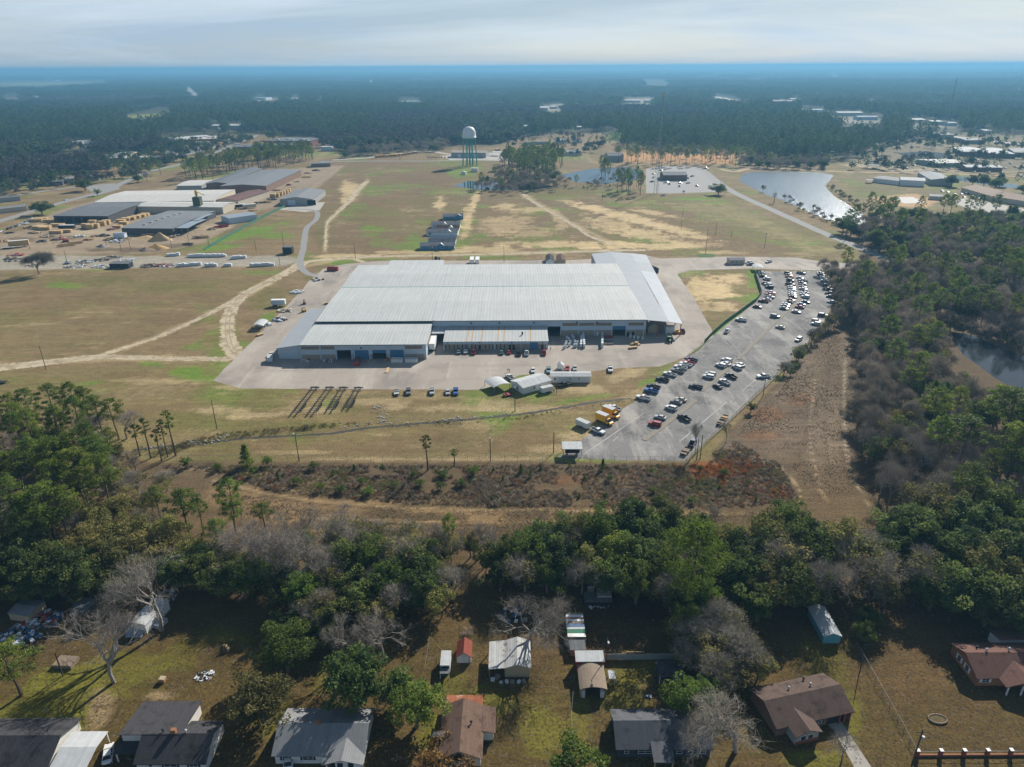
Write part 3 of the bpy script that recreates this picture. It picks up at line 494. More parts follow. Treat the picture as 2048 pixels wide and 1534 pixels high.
def oak(seed,h=14,cr=7,per=75,size=.62,nb=60,m='oak',low=.14,asp=.75,leafy=1.0):
    random.seed(seed); b=MB(); bl=[]; fz=h*.25; limbs(b,(0,0,-.3),(0,0,fz),.45*cr/7,.36*cr/7,2,.03,7)
    for i in range(nb):
        u=random.random()**.8; a=random.uniform(0,6.283); el=math.asin(min(1,max(-.35,random.uniform(-.30,1)))); q=random.uniform(.55,1.04)*(.80+.34*math.sin(3*a+seed)*math.cos(2*el+seed))
        c=(math.cos(a)*math.cos(el)*cr*q,math.sin(a)*math.cos(el)*cr*q,h*(.46+.02)+math.sin(el)*h*.44*q); 
        if c[2]<h*low: c=(c[0],c[1],h*low+random.random()*.8)
        bl.append((*c,random.uniform(.85,1.75)*cr/7))
        if i%3==0: limbs(b,(0,0,fz),c,.17*cr/7,.04,3,.06,4)
    for i in range(nb//5): bl.append((random.uniform(-.4,.4)*cr,random.uniform(-.4,.4)*cr,h*random.uniform(.3,.62),1.5*cr/7))
    return b.mesh('trunk',M['bark']),leaf_mesh('crown',bl,int(per*leafy),size,asp,M[m],.45,.6,.85,seed)
def bare(seed,h=14,cr=6,tw=1500,th=.012,depth=6,m='twig',barkm='pale_bark'):
    random.seed(seed); b=MB(); tips=[]
    def grow(p,d,L_,r,k):
        q=p+d*L_; limbs(b,p,q,r,r*.62,2 if k<3 else 1,.05,6 if k<2 else 3)
        if k>=depth: tips.append((q,d)); return
        if k>=depth-2: tips.append((q,d))
        nk=random.choice((3,3,4)) if k>0 else random.choice((4,5))
        for i in range(nk):
            a=random.uniform(0,6.283); s=random.uniform(.35,.85) if k else random.uniform(.35,.75); o=d.orthogonal().normalized(); o=Matrix.Rotation(a,3,d)@o
            nd=(d*math.cos(s)+o*math.sin(s)+Vector((0,0,.10))).normalized(); grow(p+d*L_*random.uniform(.72,1),nd,L_*random.uniform(.60,.80),r*.56,k+1)
    grow(Vector((0,0,-.2)),Vector((random.uniform(-.06,.06),random.uniform(-.06,.06),1)).normalized(),h*.30,.32*h/14,0)
    hh=max(t[0].z for t in tips)*1.06; ww=sorted(math.hypot(t[0].x,t[0].y) for t in tips)[int(len(tips)*.95)]; sz=h/hh; sx=cr/ww
    b.v=[(x*(sx if z>h*.3 else 1+(sx-1)*max(0,z)/(h*.3)),y*(sx if z>h*.3 else 1+(sx-1)*max(0,z)/(h*.3)),z*sz) for x,y,z in b.v]
    rg=np.random.default_rng(seed); T=np.array([t[0][:] for t in tips])*np.array([sx,sx,sz]); D=np.array([t[1][:] for t in tips]); i=rg.integers(0,len(T),tw)
    c=T[i]+rg.normal(size=(tw,3))*np.array([.42,.42,.36])*cr/6; d=D[i]*.8+rg.normal(size=(tw,3))*.7+np.array([0,0,.2]); d/=np.linalg.norm(d,axis=1)[:,None]
    ln=(.5+.9*rg.random(tw))[:,None]*cr/6*.62; s=np.cross(d,rg.normal(size=(tw,3))); s/=np.linalg.norm(s,axis=1)[:,None]; s=s*th
    v=np.stack([c-d*ln-s,c-d*ln+s,c+d*ln+s*.35,c+d*ln-s*.35],1).reshape(-1,3); me=bpy.data.meshes.new('crown'); n=tw
    me.vertices.add(4*n); me.vertices.foreach_set('co',v.ravel().astype(np.float32)); me.loops.add(4*n); me.loops.foreach_set('vertex_index',np.arange(4*n,dtype=np.int32)); me.polygons.add(n); me.polygons.foreach_set('loop_start',np.arange(0,4*n,4,dtype=np.int32)); me.update(calc_edges=True)
    at=me.attributes.new('tint','FLOAT','POINT'); at.data.foreach_set('value',np.repeat(rg.random(n),4).astype(np.float32)); me.materials.append(M[m])
    return b.mesh('trunk',M[barkm]),me
def cedar(seed,h=6,cr=1.8,per=60,size=.3,nb=30,m='cedar'):
    random.seed(seed); b=MB(); limbs(b,(0,0,-.1),(0,0,h*.95),.12,.03,3,.01,5); bl=[]
    for i in range(nb):
        t=i/nb; rr=cr*(1-t)**.8*random.uniform(.5,1)+.05; a=i*2.4; bl.append((math.cos(a)*rr*.7,math.sin(a)*rr*.7,h*(.08+.9*t),(.30+.28*(1-t))*cr/1.8))
    return b.mesh('trunk',M['bark']),leaf_mesh('crown',bl,per,size,.7,M[m],.4,.4,1,seed)
# near prototypes: nominal height and crown radius
NEAR={'P':[(pine(s,20,4.2,70,.60,36,bo),20,4.2) for s,bo in((1,.5),(2,.58),(3,.45),(4,.62))],
 'T':[(pine(s,16,1.9,60,.50,18,.62),16,1.9) for s in(11,12)],
 'O':[(oak(s,14,7,135,.46,66),14,7) for s in(21,22,23,24)],
 'V':[(oak(s,14,7,110,.44,58,'olive'),14,7) for s in(31,32,33)],
 'B':[(bare(s,15,6.5),15,6.5) for s in(41,42,43,44)],
 'C':[(cedar(s),6,1.8) for s in(61,62)],
 'Y':[(oak(s,9,4.5,70,.40,36,'cedar'),9,4.5) for s in(71,72)],
 'U':[(oak(81,6,4.5,70,.36,30,'rust',.1),6,4.5)],
 'G':[(oak(s,14,7,130,.42,56,'cedar'),14,7) for s in(91,92)]}
def semi(seed):
    t,c=bare(seed,13,6,1300); _,lv=oak(seed+3,13,6,34,.46,44,'olive'); return t,c,lv
NEAR['S']=[(semi(s),13,6) for s in(51,52,53)]
NEAR['M']=[(bare(s,15,6.5,2600,.030),15,6.5) for s in(45,46,47,48)]; NEAR['D']=[(bare(49,13,9,6500,.032,6,'farbare','bark'),13,9)]
NEAR['N']=[(pine(5,22,6,120,.55,58,.36,'brightpine'),22,6)]
KINDS={'N':('pine_tree','pine'),'M':('bare_tree','tree'),'D':('bare_tree','tree'),'P':('pine_tree','pine'),'T':('slender_pine','pine'),'O':('evergreen_oak','oak'),'V':('olive_oak','oak'),'B':('bare_tree','tree'),'C':('cedar','cedar'),'Y':('leafy_bush','bush'),'U':('rust_bush','bush'),'S':('thin_tree','tree'),'G':('green_tree','tree')}
TREES=[]   # (x,y,r) of every placed tree
def tree(k,x,y,h,r,label,group=None,var=None):
    pr=NEAR[k]; me,h0,r0=pr[random.randrange(len(pr)) if var is None else var%len(pr)]
    o=thing(KINDS[k][0],label,KINDS[k][1],(x,y,0),random.uniform(0,6.28),group); o.scale=(r/r0,r/r0,h/h0)
    obj('trunk',me[0],o); obj('crown',me[1],o)
    if len(me)>2: obj('leaves',me[2],o)
    TREES.append((x,y,r)); return o
# trees one can pick out, by crown centre in the photo, height, crown radius and words
def spot(k,u,v,h,r,label,group=None,zf=None):
    zc={'P':.76,'N':.66,'T':.8}.get(k,.55) if zf is None else zf; x,y=P(u,v,zc*h); return tree(k,x,y,h,r,label,group)
SPOTS=[
('B',300,1175,23,10,'tallest bare tree, rising above the cluttered back garden'),('B',205,1290,19,9,'bare tree with wide fan of branches behind the dark roofed house'),
('B',760,1265,14,6.5,'bare grey tree behind the glossy dark magnolia'),('B',695,1270,13,5.5,'bare tree left of the fence line behind the magnolia'),('B',905,1165,10,5,'leaning bare tree at the top of the middle garden'),
('B',1062,1235,16,9.5,'spreading bare tree leaning over the white rusty shed'),('B',1480,1450,13,9.5,'pale tangled bare tree against the brown brick house'),('B',1400,1480,8,5,'bare bush at the end of the blue grey house'),('B',1690,1497,6,3.2,'small bare tree beside the curving driveway'),
('G',568,1292,13,7.4,'round green tree in the middle of the garden'),('V',520,1392,12,7.6,'yellowish olive tree between two dark roofed houses'),('O',712,1348,15,8.3,'glossy dark magnolia beside the metal roofed house'),('G',830,1408,11,7.0,'bushy green tree beside the brown roofed house'),('O',790,1375,8,4.5,'dark shrub tree between the magnolia and the bushy green tree'),
('Y',1150,1522,9,6.3,'green bush tree at the bottom edge beside the garden fence'),('U',880,1528,6,7,'rust coloured bush in front of the brown roofed house'),('G',1378,1390,10,5.8,'green tree behind the blue grey house'),('O',1425,1375,7,4,'dark ivy covered tree beside the brown brick house'),
('N',1392,1112,25,7.4,'bright yellow green pine towering over the belt of oaks'),('P',15,1320,13,5.5,'pine leaning in at the edge beside the utility pole'),
('T',287,853,15,2.1,'slender pine, first of five lone trunks by the ditch'),('T',335,840,17,2.3,'tallest of the five slender lone pines by the ditch'),('T',312,872,12,1.6,'short slender pine between two taller ones by the ditch'),('T',322,855,14,1.7,'thin pine third in the row of lone trunks by the ditch'),('T',268,862,12,2,'slender pine nearest the wood in the row by the ditch'),
('P',365,1008,17,4.6,'dense green pine standing clear at the left of the clearing'),('P',457,985,17,4.0,'tall pine at the left end of the cleared strip'),('P',463,1022,10,3.6,'short pine below the tall one at the clearing'),('P',396,1014,11,2.6,'thin pine between two fuller ones at the clearing'),('P',524,1020,8,3.2,'small round pine on the edge of the clearing'),('P',897,1052,14,2.2,'narrow pine alone before the sandy track'),
('C',490,908,8.5,3.2,'conical cedar standing on the edge of the mown strip'),('T',852,885,13,1.9,'spindly pine alone at the edge of the mown strip'),('T',908,905,6,1.6,'small crooked pine on the edge of the mown strip'),('C',1042,936,3.4,1.2,'small dark cedar in the brush below the mown strip'),('C',1206,927,4,1.2,'small bright cedar below the lot fence'),
('Y',1598,708,7,3.6,'dark green tree on the kerb of the car park'),('S',1570,735,6,4,'grey scrub tree on the kerb of the car park'),('Y',1503,813,4.5,2.4,'round green bush on the car park kerb'),('B',1395,870,13,2.6,'bare sapling at the car park corner'),('B',1455,860,9,2.0,'bare sapling beyond the car park kerb'),
('D',72,524,14,9.5,'lone bare oak with dense dark twigs in the left pasture'),('O',167,366,15,11,'broad dark oak in front of the long grey shed'),('O',80,413,13,10,'broad dark oak beside the mill road'),('Y',193,383,8,5,'small dark oak at the mill entrance'),('O',545,268,20,16,'large round oak before the brick plant'),('O',1438,376,12,9,'round oak at the corner of the office car park'),
('P',1935,862,20,7,'umbrella shaped pine leaning over the dark pond'),('P',2022,815,25,7.5,'tall pine at the right edge over the dark pond'),('P',1950,975,16,6,'bright pine in the right hand wood'),('P',2040,880,22,6,'pine with bare trunk at the right edge'),
('V',1830,850,13,8,'round olive oak on the near side of the dark pond'),('T',1550,390,9,2.4,'lone pine on the pond bank'),('S',1527,375,8,3,'scrubby tree at the pond corner'),
('V',940,1085,9,3.6,'yellowish small tree at the gap in the tree belt'),
]
for k,u,v,h,r,lb in SPOTS: spot(k,u,v,h,r,lb)
GRP=[ # label, group, list of (kind,u,v,h,r)
('pine in the crowded wood on the left below the pasture','pines of the left wood',[('P',*a) for a in((18,812,18,4.5),(52,800,18,4.2),(96,793,19,4.5),(140,790,19,4.4),(168,800,18,4),(190,815,17,4),(222,818,16,4.2),(30,850,18,4),(70,850,17,4),(110,835,18,4),(60,905,19,5),(30,930,18,5),(105,905,20,5.5),(150,890,20,5.5),(185,905,20,6),(130,930,18,5),(85,1005,22,6.5),(55,1045,19,5),(118,1010,20,5),(15,985,19,5),(215,880,15,4),(165,960,17,5),(-30,860,18,5),(-40,960,19,5),(310,990,11,3),(430,1060,12,3.2))]),
('grey olive oak in the left wood beside the cleared strip','olive oaks of the left wood',[('V',*a) for a in((250,1060,13,8.5),(300,1095,13,8.5),(215,1110,13,8),(335,1060,11,6.5),(170,1080,13,7),(140,1110,12,7),(380,1095,11,5.5),(240,1010,11,6),(195,1030,12,6.5),(265,1130,12,7))]),
('dark evergreen tree in the left wood above the cluttered garden','dark trees of the left wood',[('O',*a) for a in((50,1110,15,8),(110,1140,14,8),(20,1140,14,8),(170,1150,12,7),(350,1135,11,6),(415,1115,12,5.5),(75,1160,11,6),(390,1140,11,6),(-30,1120,15,8),(60,1060,13,7),(235,1165,10,5.5),(430,1150,11,6),(-40,1180,13,7))]),
('thin grey leafless tree in the left wood','thin grey trees of the left wood',[('B',*a) for a in((245,845,12,6),(200,850,12,6),(170,850,12,5),(265,915,10,5),(230,950,11,6),(20,890,12,5),(150,855,11,5))]+[('S',*a) for a in((270,960,9,5),(300,1000,9,5),(240,980,10,5.5),(330,960,7,4),(285,1040,10,5),(0,1030,11,6),(140,1060,10,5))]),
('pale grey bare tree in the belt behind the gardens, left half','bare trees of the tree belt',[('B',*a) for a in((560,1085,17,9),(500,1080,15,8),(620,1095,17,9),(660,1060,16,8),(585,1060,15,8),(530,1125,14,7),(690,1100,14,7),(460,1085,13,6),(645,1140,13,6.5),(605,1130,14,7))]),
('leafy green tree in the belt behind the gardens, left half','green trees of the left tree belt',[('GOVOGSO'[i%7],*a) for i,a in enumerate(((545,1150,11,5.5),(475,1150,11,6),(660,1160,12,6),(705,1115,14,7),(742,1120,14,7),(800,1105,15,7.5),(842,1125,14,7),(785,1160,13,7),(832,1175,12,6),(868,1195,10,5),(725,1185,12,6.5),(600,1180,12,6.5),(640,1215,11,6),(560,1170,11,6),(485,1160,10,6),(690,1220,11,6),(750,1225,10,5),(600,1235,9,5.5),(650,1250,9,5),(880,1150,9,4)))]),
('greyish thin leaved tree in the belt behind the gardens, left half','thin trees of the left tree belt',[('S',*a) for a in((760,1075,13,6),(690,1070,12,6),(820,1070,12,5.5),(725,1065,12,5.5),(870,1110,11,5),(900,1090,11,4.5),(440,1130,11,6),(780,1200,11,5),(880,1075,10,4.5))]),
('big leafy tree in the belt behind the sheds','oaks of the middle tree belt',[('OGOVOSGOO'[i%9],*a) for i,a in enumerate(((1000,1110,12,6),(1055,1100,14,7.5),(1100,1075,15,7.5),(1150,1065,15,8),(1125,1120,13,7),(1050,1140,12,6.5),(1205,1055,16,8.5),(1262,1045,16,8.5),(1312,1062,15,8),(1340,1040,15,7),(1235,1110,14,8),(1290,1110,14,8),(1185,1125,13,7),(1335,1130,14,7),(1345,1180,12,6),(1275,1160,13,7),(1215,1150,12,6),(1000,1150,9,5),(1370,1200,12,5.5),(1095,1145,11,6),(1400,1060,14,7),(1440,1080,13,6.5)))]),
('bare grey tree in the belt behind the sheds','bare trees of the middle tree belt',[('B',*a) for a in((1105,1095,13,5),(1165,1145,12,5),(960,1080,10,4.5),(990,1080,10,4.5),(1130,1085,13,4.5),(1440,1040,11,4))]),
('yellow green thin tree on the garden boundary','trees on the garden boundary',[('S',*a) for a in((1400,1275,11,6),(1432,1230,12,6),(1462,1292,11,6),(1492,1322,10,6),(1420,1330,9,5),(1450,1340,9,5),(1385,1310,8,4.5))]+[('V',*a) for a in((1490,1300,9,5),(1465,1255,10,5),(1520,1330,7,4))]),
('leafy tree beside the dark garden on the boundary','leafy boundary trees',[('G',*a) for a in((1362,1252,10,5),(1380,1225,12,5.5),(1400,1190,13,6))]),
('large tree in the belt above the teal shed','oaks of the right tree belt',[('OVGOSOVSSBOVOGOVG'[i%17],*a) for i,a in enumerate(((1492,1100,15,8),(1532,1062,16,8),(1572,1040,15,7.5),(1482,1150,13,7),(1560,1115,16,9),(1622,1082,17,9),(1682,1075,16,9),(1722,1105,16,9),(1742,1145,14,8),(1662,1150,15,8),(1602,1160,14,8),(1542,1170,13,7),(1520,1200,11,6),(1728,1262,5,3.2),(1738,1230,6,3.4),(1775,1175,10,5)))]),
('large tree in the wood above the orange brick house','oaks of the right corner wood',[('OVOGOSVOO'[i%9],*a) for i,a in enumerate(((1822,1052,16,9),(1882,1012,17,9.5),(1952,1042,17,10),(2012,1012,16,9),(1902,1092,16,9),(1852,1135,14,8),(1962,1122,16,9.5),(2032,1102,16,10),(1922,1172,14,8),(2002,1182,14,9),(2060,1170,15,9),(1870,1180,11,6),(2090,1060,16,9),(1790,1090,13,7),(1840,1000,14,7.5),(1980,1215,10,6),(2060,1230,11,7)))]),
]
for lb,g,ls in GRP:
    for i,a in enumerate(sorted(ls,key=lambda a:a[1])): spot(*a,(ORD[i+1] if i<20 else ('twenty-'+ORD[i-19]))+' from left: '+lb,g)
PEND=[]; LEFTOVER=[]
# woods filled at random inside ground outlines
def fill(poly,kinds,sp,label,group,hr=(1,1),seed=1,zone=None,maxn=400):
    rg=random.Random(seed); W=[P(*p) for p in poly]; xs_=[p[0] for p in W]; ys_=[p[1] for p in W]; n=0
    A=(max(xs_)-min(xs_))*(max(ys_)-min(ys_)); tries=int(A/(sp*sp)*2.2); mine=[]
    Wp=np.array(W); ks=[k for k,q in kinds for _ in range(int(q*20))]
    for _ in range(tries):
        x=rg.uniform(min(xs_),max(xs_)); y=rg.uniform(min(ys_),max(ys_))
        if not inpoly(np.array([x]),np.array([y]),W)[0]: continue
        if any((x-a)**2+(y-b)**2<(sp*.72)**2 for a,b in mine): continue
        if any((x-a)**2+(y-b)**2<(c*.75)**2 for a,b,c in TREES[-1:] ) : continue
        k=rg.choice(ks); hh={'P':(17,24),'T':(14,18),'O':(10,15),'V':(10,14),'B':(11,16),'S':(9,14),'G':(9,13),'Y':(4,7),'C':(3,6)}[k]; rr={'P':(3.4,5.4),'T':(1.8,2.6),'O':(4.5,7.5),'V':(4.5,7),'B':(4.5,7),'S':(4,6),'G':(4,6.5),'Y':(2,4),'C':(1,1.8)}[k]
        h=rg.uniform(*hh)*hr[0]; r=rg.uniform(*rr)*hr[1]; mine.append((x,y)); n+=1
        lb=label if isinstance(label,str) else label[k]; k='M' if k=='B' and y>215 else k; PEND.append((r/math.hypot(x,y),k,x,y,h,r,lb,group+' '+KINDS[k][0].replace('_',' ')+'s',rg.randrange(9)))
        if n>=maxn: break
    return n
def names(where): return {'P':'pine among the trees of '+where,'T':'slender pine in '+where,'O':'dark evergreen oak in '+where,'V':'olive green oak in '+where,'B':'bare grey tree in '+where,'S':'thin half bare tree in '+where,'G':'green tree in '+where,'Y':'bush in '+where,'C':'cedar in '+where}
fill([(1700,650),(1720,660),(1716,760),(1716,860),(1728,960),(1775,1030),(1840,1060),(2200,1060),(2200,880),(2040,852),(1955,822),(1905,790),(1872,730),(1868,680),(1850,640),(1760,610),(1700,610)],[('B',.65),('S',.05),('O',.12),('V',.08),('P',.1)],6.6,names('the wood left of the dark pond'),'pond wood',(1,1),3,maxn=280)
fill([(1700,610),(1690,570),(1760,560),(1900,560),(2200,570),(2200,700),(2048,690),(1920,650),(1850,640),(1760,610)],[('B',.75),('P',.15),('O',.1)],7.0,names('the wood beyond the dark pond'),'far pond wood',(1,1),4,maxn=220)
fill([(1680,556),(1700,545),(1900,552),(2200,560),(2200,575),(1700,575)],[('B',.5),('P',.2),('S',.3)],8,names('the wood beside the pale drive'),'drive wood',(.95,1),14,maxn=60)
fill([(1800,528),(1850,505),(2200,500),(2200,540),(1900,535)],[('P',.25),('B',.6),('O',.15)],7.5,names('the wood beyond the pale drive'),'far drive wood',(1,1),5,maxn=140)
fill([(1660,468),(1700,455),(1745,458),(1830,455),(2048,452),(2200,455),(2200,500),(1850,504),(1780,512),(1730,494)],[('O',.4),('P',.12),('B',.43),('V',.05)],10,names('the grove across the road from the pond'),'pond grove',(1.05,1.15),6,maxn=170)
fill([(1640,545),(1668,548),(1695,600),(1690,640),(1650,665),(1672,610),(1662,575)],[('B',.6),('S',.3),('O',.1)],5.5,names('the scrub beside the parked cars'),'car park scrub',(.75,.75),7,maxn=60)
fill([(1565,752),(1600,712),(1655,655),(1662,660),(1608,720),(1575,760)],[('Y',.6),('S',.4)],5,names('the brush on the car park kerb'),'kerb brush',(.7,.6),8,maxn=16)
fill([(365,356),(395,338),(480,322),(620,305),(628,322),(560,336),(470,350),(395,364)],[('P',1)],8,'tall pine in the belt behind the grey roofed sheds','pine belt',(1,1.1),9,maxn=110)
fill([(225,340),(300,330),(330,345),(310,362),(260,368)],[('P',.4),('O',.3),('B',.3)],12,names('the clump at the mill road bend'),'road bend clump',(.8,.9),19,maxn=24)
fill([(1000,345),(1012,325),(1060,318),(1110,318),(1128,332),(1115,350),(1050,354)],[('P',1)],8,'tall pine in the clump beside the water tower','tower pines',(1.05,1.1),10,maxn=80)
fill([(935,384),(960,372),(1000,352),(1110,350),(1125,365),(1110,385),(1000,390)],[('B',.55),('S',.15),('P',.2),('O',.1)],9,names('the swampy thicket at the field edge'),'swamp thicket',(.75,.8),11,maxn=90)
fill([(1110,366),(1180,368),(1265,362),(1280,372),(1180,380),(1120,378)],[('B',.5),('Y',.3),('P',.2)],8,names('the reedy bank of the narrow pond'),'narrow pond bank',(.6,.6),12,maxn=22)
fill([(1195,352),(1212,344),(1218,372),(1240,374),(1285,372),(1300,392),(1275,398),(1230,384)],[('P',.7),('T',.3)],12,names('the open stand by the narrow pond'),'narrow pond stand',(1,.9),13,maxn=30)
fill([(1235,318),(1480,312),(1490,334),(1300,334),(1235,328)],[('P',.85),('T',.15)],17,names('the open stand on orange soil'),'orange soil stand',(1,.9),15,maxn=110)
fill([(1480,335),(1490,318),(1560,322),(1655,324),(1648,338),(1560,340)],[('O',.25),('B',.6),('P',.15)],10,names('the thicket at the head of the pond'),'pond head thicket',(.9,1),16,maxn=120)
fill([(1560,395),(1590,405),(1640,430),(1690,450),(1680,456),(1620,432),(1570,408)],[('B',.4),('Y',.4),('S',.2)],8,names('the scrub on the pond bank'),'pond bank scrub',(.5,.55),17,maxn=40)
fill([(1655,372),(1672,390),(1705,410),(1740,436),(1750,428),(1700,398),(1668,378)],[('Y',.5),('S',.5)],6,names('the brush on the far pond bank'),'far bank brush',(.45,.5),18,maxn=40)
fill([(1880,380),(1920,366),(2000,372),(2060,384),(2060,390),(1990,380),(1920,378)],[('O',.8),('B',.2)],22,names('the row by the water channel'),'channel trees',(1,1.2),20,maxn=14)
fill([(1725,428),(1800,436),(1870,440),(1960,438),(2060,442),(2060,454),(1830,454),(1740,452)],[('O',.6),('P',.3),('B',.1)],13,names('the grove beside the bare concrete pad'),'pad grove',(1.0,1.1),21,maxn=40)
fill([(330,930),(600,932),(900,930),(1130,930),(1120,950),(800,1000),(600,985),(480,950)],[('Y',.75),('C',.25)],7.5,names('the cleared strip'),'clearing saplings',(.6,.62),22,maxn=110)
fill([(1130,932),(1400,932),(1500,960),(1560,1000),(1350,1010),(1100,1000)],[('Y',.6),('C',.4)],9.5,names('the right part of the cleared strip'),'right clearing saplings',(.5,.5),23,maxn=70)
fill([(690,316),(880,303),(900,296),(880,290),(700,300)],[('B',.8),('O',.2)],12,names('the wood behind the bus yard'),'bus yard wood',(1,1.1),24,maxn=80)
fill([(1868,690),(1905,795),(1960,828),(2040,856),(2040,838),(1960,803),(1912,762),(1890,700)],[('S',.4),('B',.4),('Y',.2)],5.5,names('the near bank of the dark pond'),'dark pond bank',(.6,.6),36,maxn=34)
fill([(1885,652),(1935,655),(2048,695),(2100,712),(2100,722),(2040,708),(1930,667),(1900,664)],[('S',.3),('B',.5),('Y',.2)],5.5,names('the far bank of the dark pond'),'dark pond far bank',(.7,.7),37,maxn=34)
fill([(-60,960),(0,900),(225,905),(262,965),(240,1050),(0,1090),(-60,1090)],[('P',.5),('V',.2),('B',.12),('O',.18)],8.5,names('the wood at the left edge'),'left edge wood',(1,1),31,maxn=70)
fill([(410,1185),(440,1120),(640,1095),(880,1110),(890,1165),(860,1228),(700,1255),(580,1215),(480,1195)],[('Y',.5),('G',.3),('S',.2)],5,names('the undergrowth of the left tree belt'),'left belt undergrowth',(.85,.8),32,maxn=120)
fill([(985,1150),(1000,1115),(1200,1095),(1450,1085),(1450,1165),(1380,1195),(1180,1172)],[('Y',.5),('G',.3),('S',.2)],5,names('the undergrowth of the middle tree belt'),'middle belt undergrowth',(.85,.8),33,maxn=90)
fill([(1470,1185),(1470,1115),(1640,1100),(1660,1150),(1600,1175)],[('Y',.4),('G',.3),('O',.3)],5,names('the undergrowth above the teal shed'),'right belt undergrowth',(.8,.8),34,maxn=80)
fill([(1800,1115),(1850,1070),(2100,1070),(2100,1215),(1950,1212),(1850,1175)],[('Y',.3),('G',.3),('O',.4)],5.5,names('the undergrowth above the orange brick house'),'corner wood undergrowth',(.85,.85),35,maxn=80)
from collections import Counter
def settle():
    have=Counter(o.name.split('.')[0] for o in COL.objects if o.parent is None and o.type=='EMPTY'); PEND.sort(key=lambda a:-a[0]); keep=[]
    for p in PEND:
        nm=KINDS[p[1]][0]
        if have[nm]<298: have[nm]+=1; keep.append(p)
        else: LEFTOVER.append(p)
    gs={}
    for p in keep: gs.setdefault((p[7],p[6]),[]).append(p)
    for (g,lb),ps in gs.items():
        ps.sort(key=lambda p:project(np.array([p[2]]),np.array([p[3]]))[0][0])
        for i,p in enumerate(ps): tree(p[1],p[2],p[3],p[4],p[5],(ORD[i+1]+' from left: '+lb) if 1<len(ps)<=20 else lb,g,p[8])
settle()
def joinmesh(ms):
    V=[];Q=[];T=[];MI=[];mats=[];off=0
    for m in ms:
        a=np.empty(len(m.vertices)*3,np.float32); m.vertices.foreach_get('co',a); V.append(a.reshape(-1,3)); t=np.zeros(len(m.vertices),np.float32)
        if 'tint' in m.attributes: m.attributes['tint'].data.foreach_get('value',t)
        T.append(t); Q+=[tuple(i+off for i in p.vertices) for p in m.polygons]; MI+=[len(mats)]*len(m.polygons); mats.append(m.materials[0]); off+=len(m.vertices)
    o=bpy.data.meshes.new('grown_tree'); o.from_pydata(np.concatenate(V).tolist(),[],Q); o.attributes.new('tint','FLOAT','POINT').data.foreach_set('value',np.concatenate(T)); [o.materials.append(a) for a in mats]; o.polygons.foreach_set('material_index',MI); o.update(); return o
# ---------------------------------------------------------------- far woods (too many to count): one object of instanced crowns
def proto_col(name,objs):
    c=bpy.data.collections.new(name)
    for o in objs: c.objects.link(o)
    return c
def low(kind,seed,per,size,nb):
    o=None
    if kind=='P': t,c=pine(seed,19,4.6,per,size,nb,.42,'hazedpine')
    elif kind=='O': t,c=oak(seed,14,7,per,size,nb,'hazedoak')
    else:
        c=oak(seed,13,6,per,size,nb,'farbare')[1]
    return c
def clump(kind,seed,n,side,per,size,nb):
    rg=random.Random(seed); vs=[];ts=[]
    base=[low(kind,seed*10+i,per,size,nb) for i in range(2)]
    out=bpy.data.meshes.new('clump'); V=[];T=[]
    for i in range(n):
        m=base[i%2]; a=np.empty(len(m.vertices)*3,np.float32); m.vertices.foreach_get('co',a); a=a.reshape(-1,3).copy(); t=np.empty(len(m.vertices),np.float32); m.attributes['tint'].data.foreach_get('value',t)
        th=rg.uniform(0,6.28); s=rg.uniform(.7,1.15); x=a[:,0]*math.cos(th)-a[:,1]*math.sin(th); y=a[:,0]*math.sin(th)+a[:,1]*math.cos(th)
        V.append(np.stack([x*s*1.1+rg.uniform(-side/2,side/2),y*s*1.1+rg.uniform(-side/2,side/2),a[:,2]*s],1)); T.append(np.clip(t*.6+rg.random()*.4,0,1))
    v=np.concatenate(V); t=np.concatenate(T); k=len(v)//4
    out.vertices.add(len(v)); out.vertices.foreach_set('co',v.ravel().astype(np.float32)); out.loops.add(len(v)); out.loops.foreach_set('vertex_index',np.arange(len(v),dtype=np.int32)); out.polygons.add(k); out.polygons.foreach_set('loop_start',np.arange(0,len(v),4,dtype=np.int32)); out.update(calc_edges=True)
    out.attributes.new('tint','FLOAT','POINT').data.foreach_set('value',t.astype(np.float32)); out.materials.append(base[0].materials[0]); return out
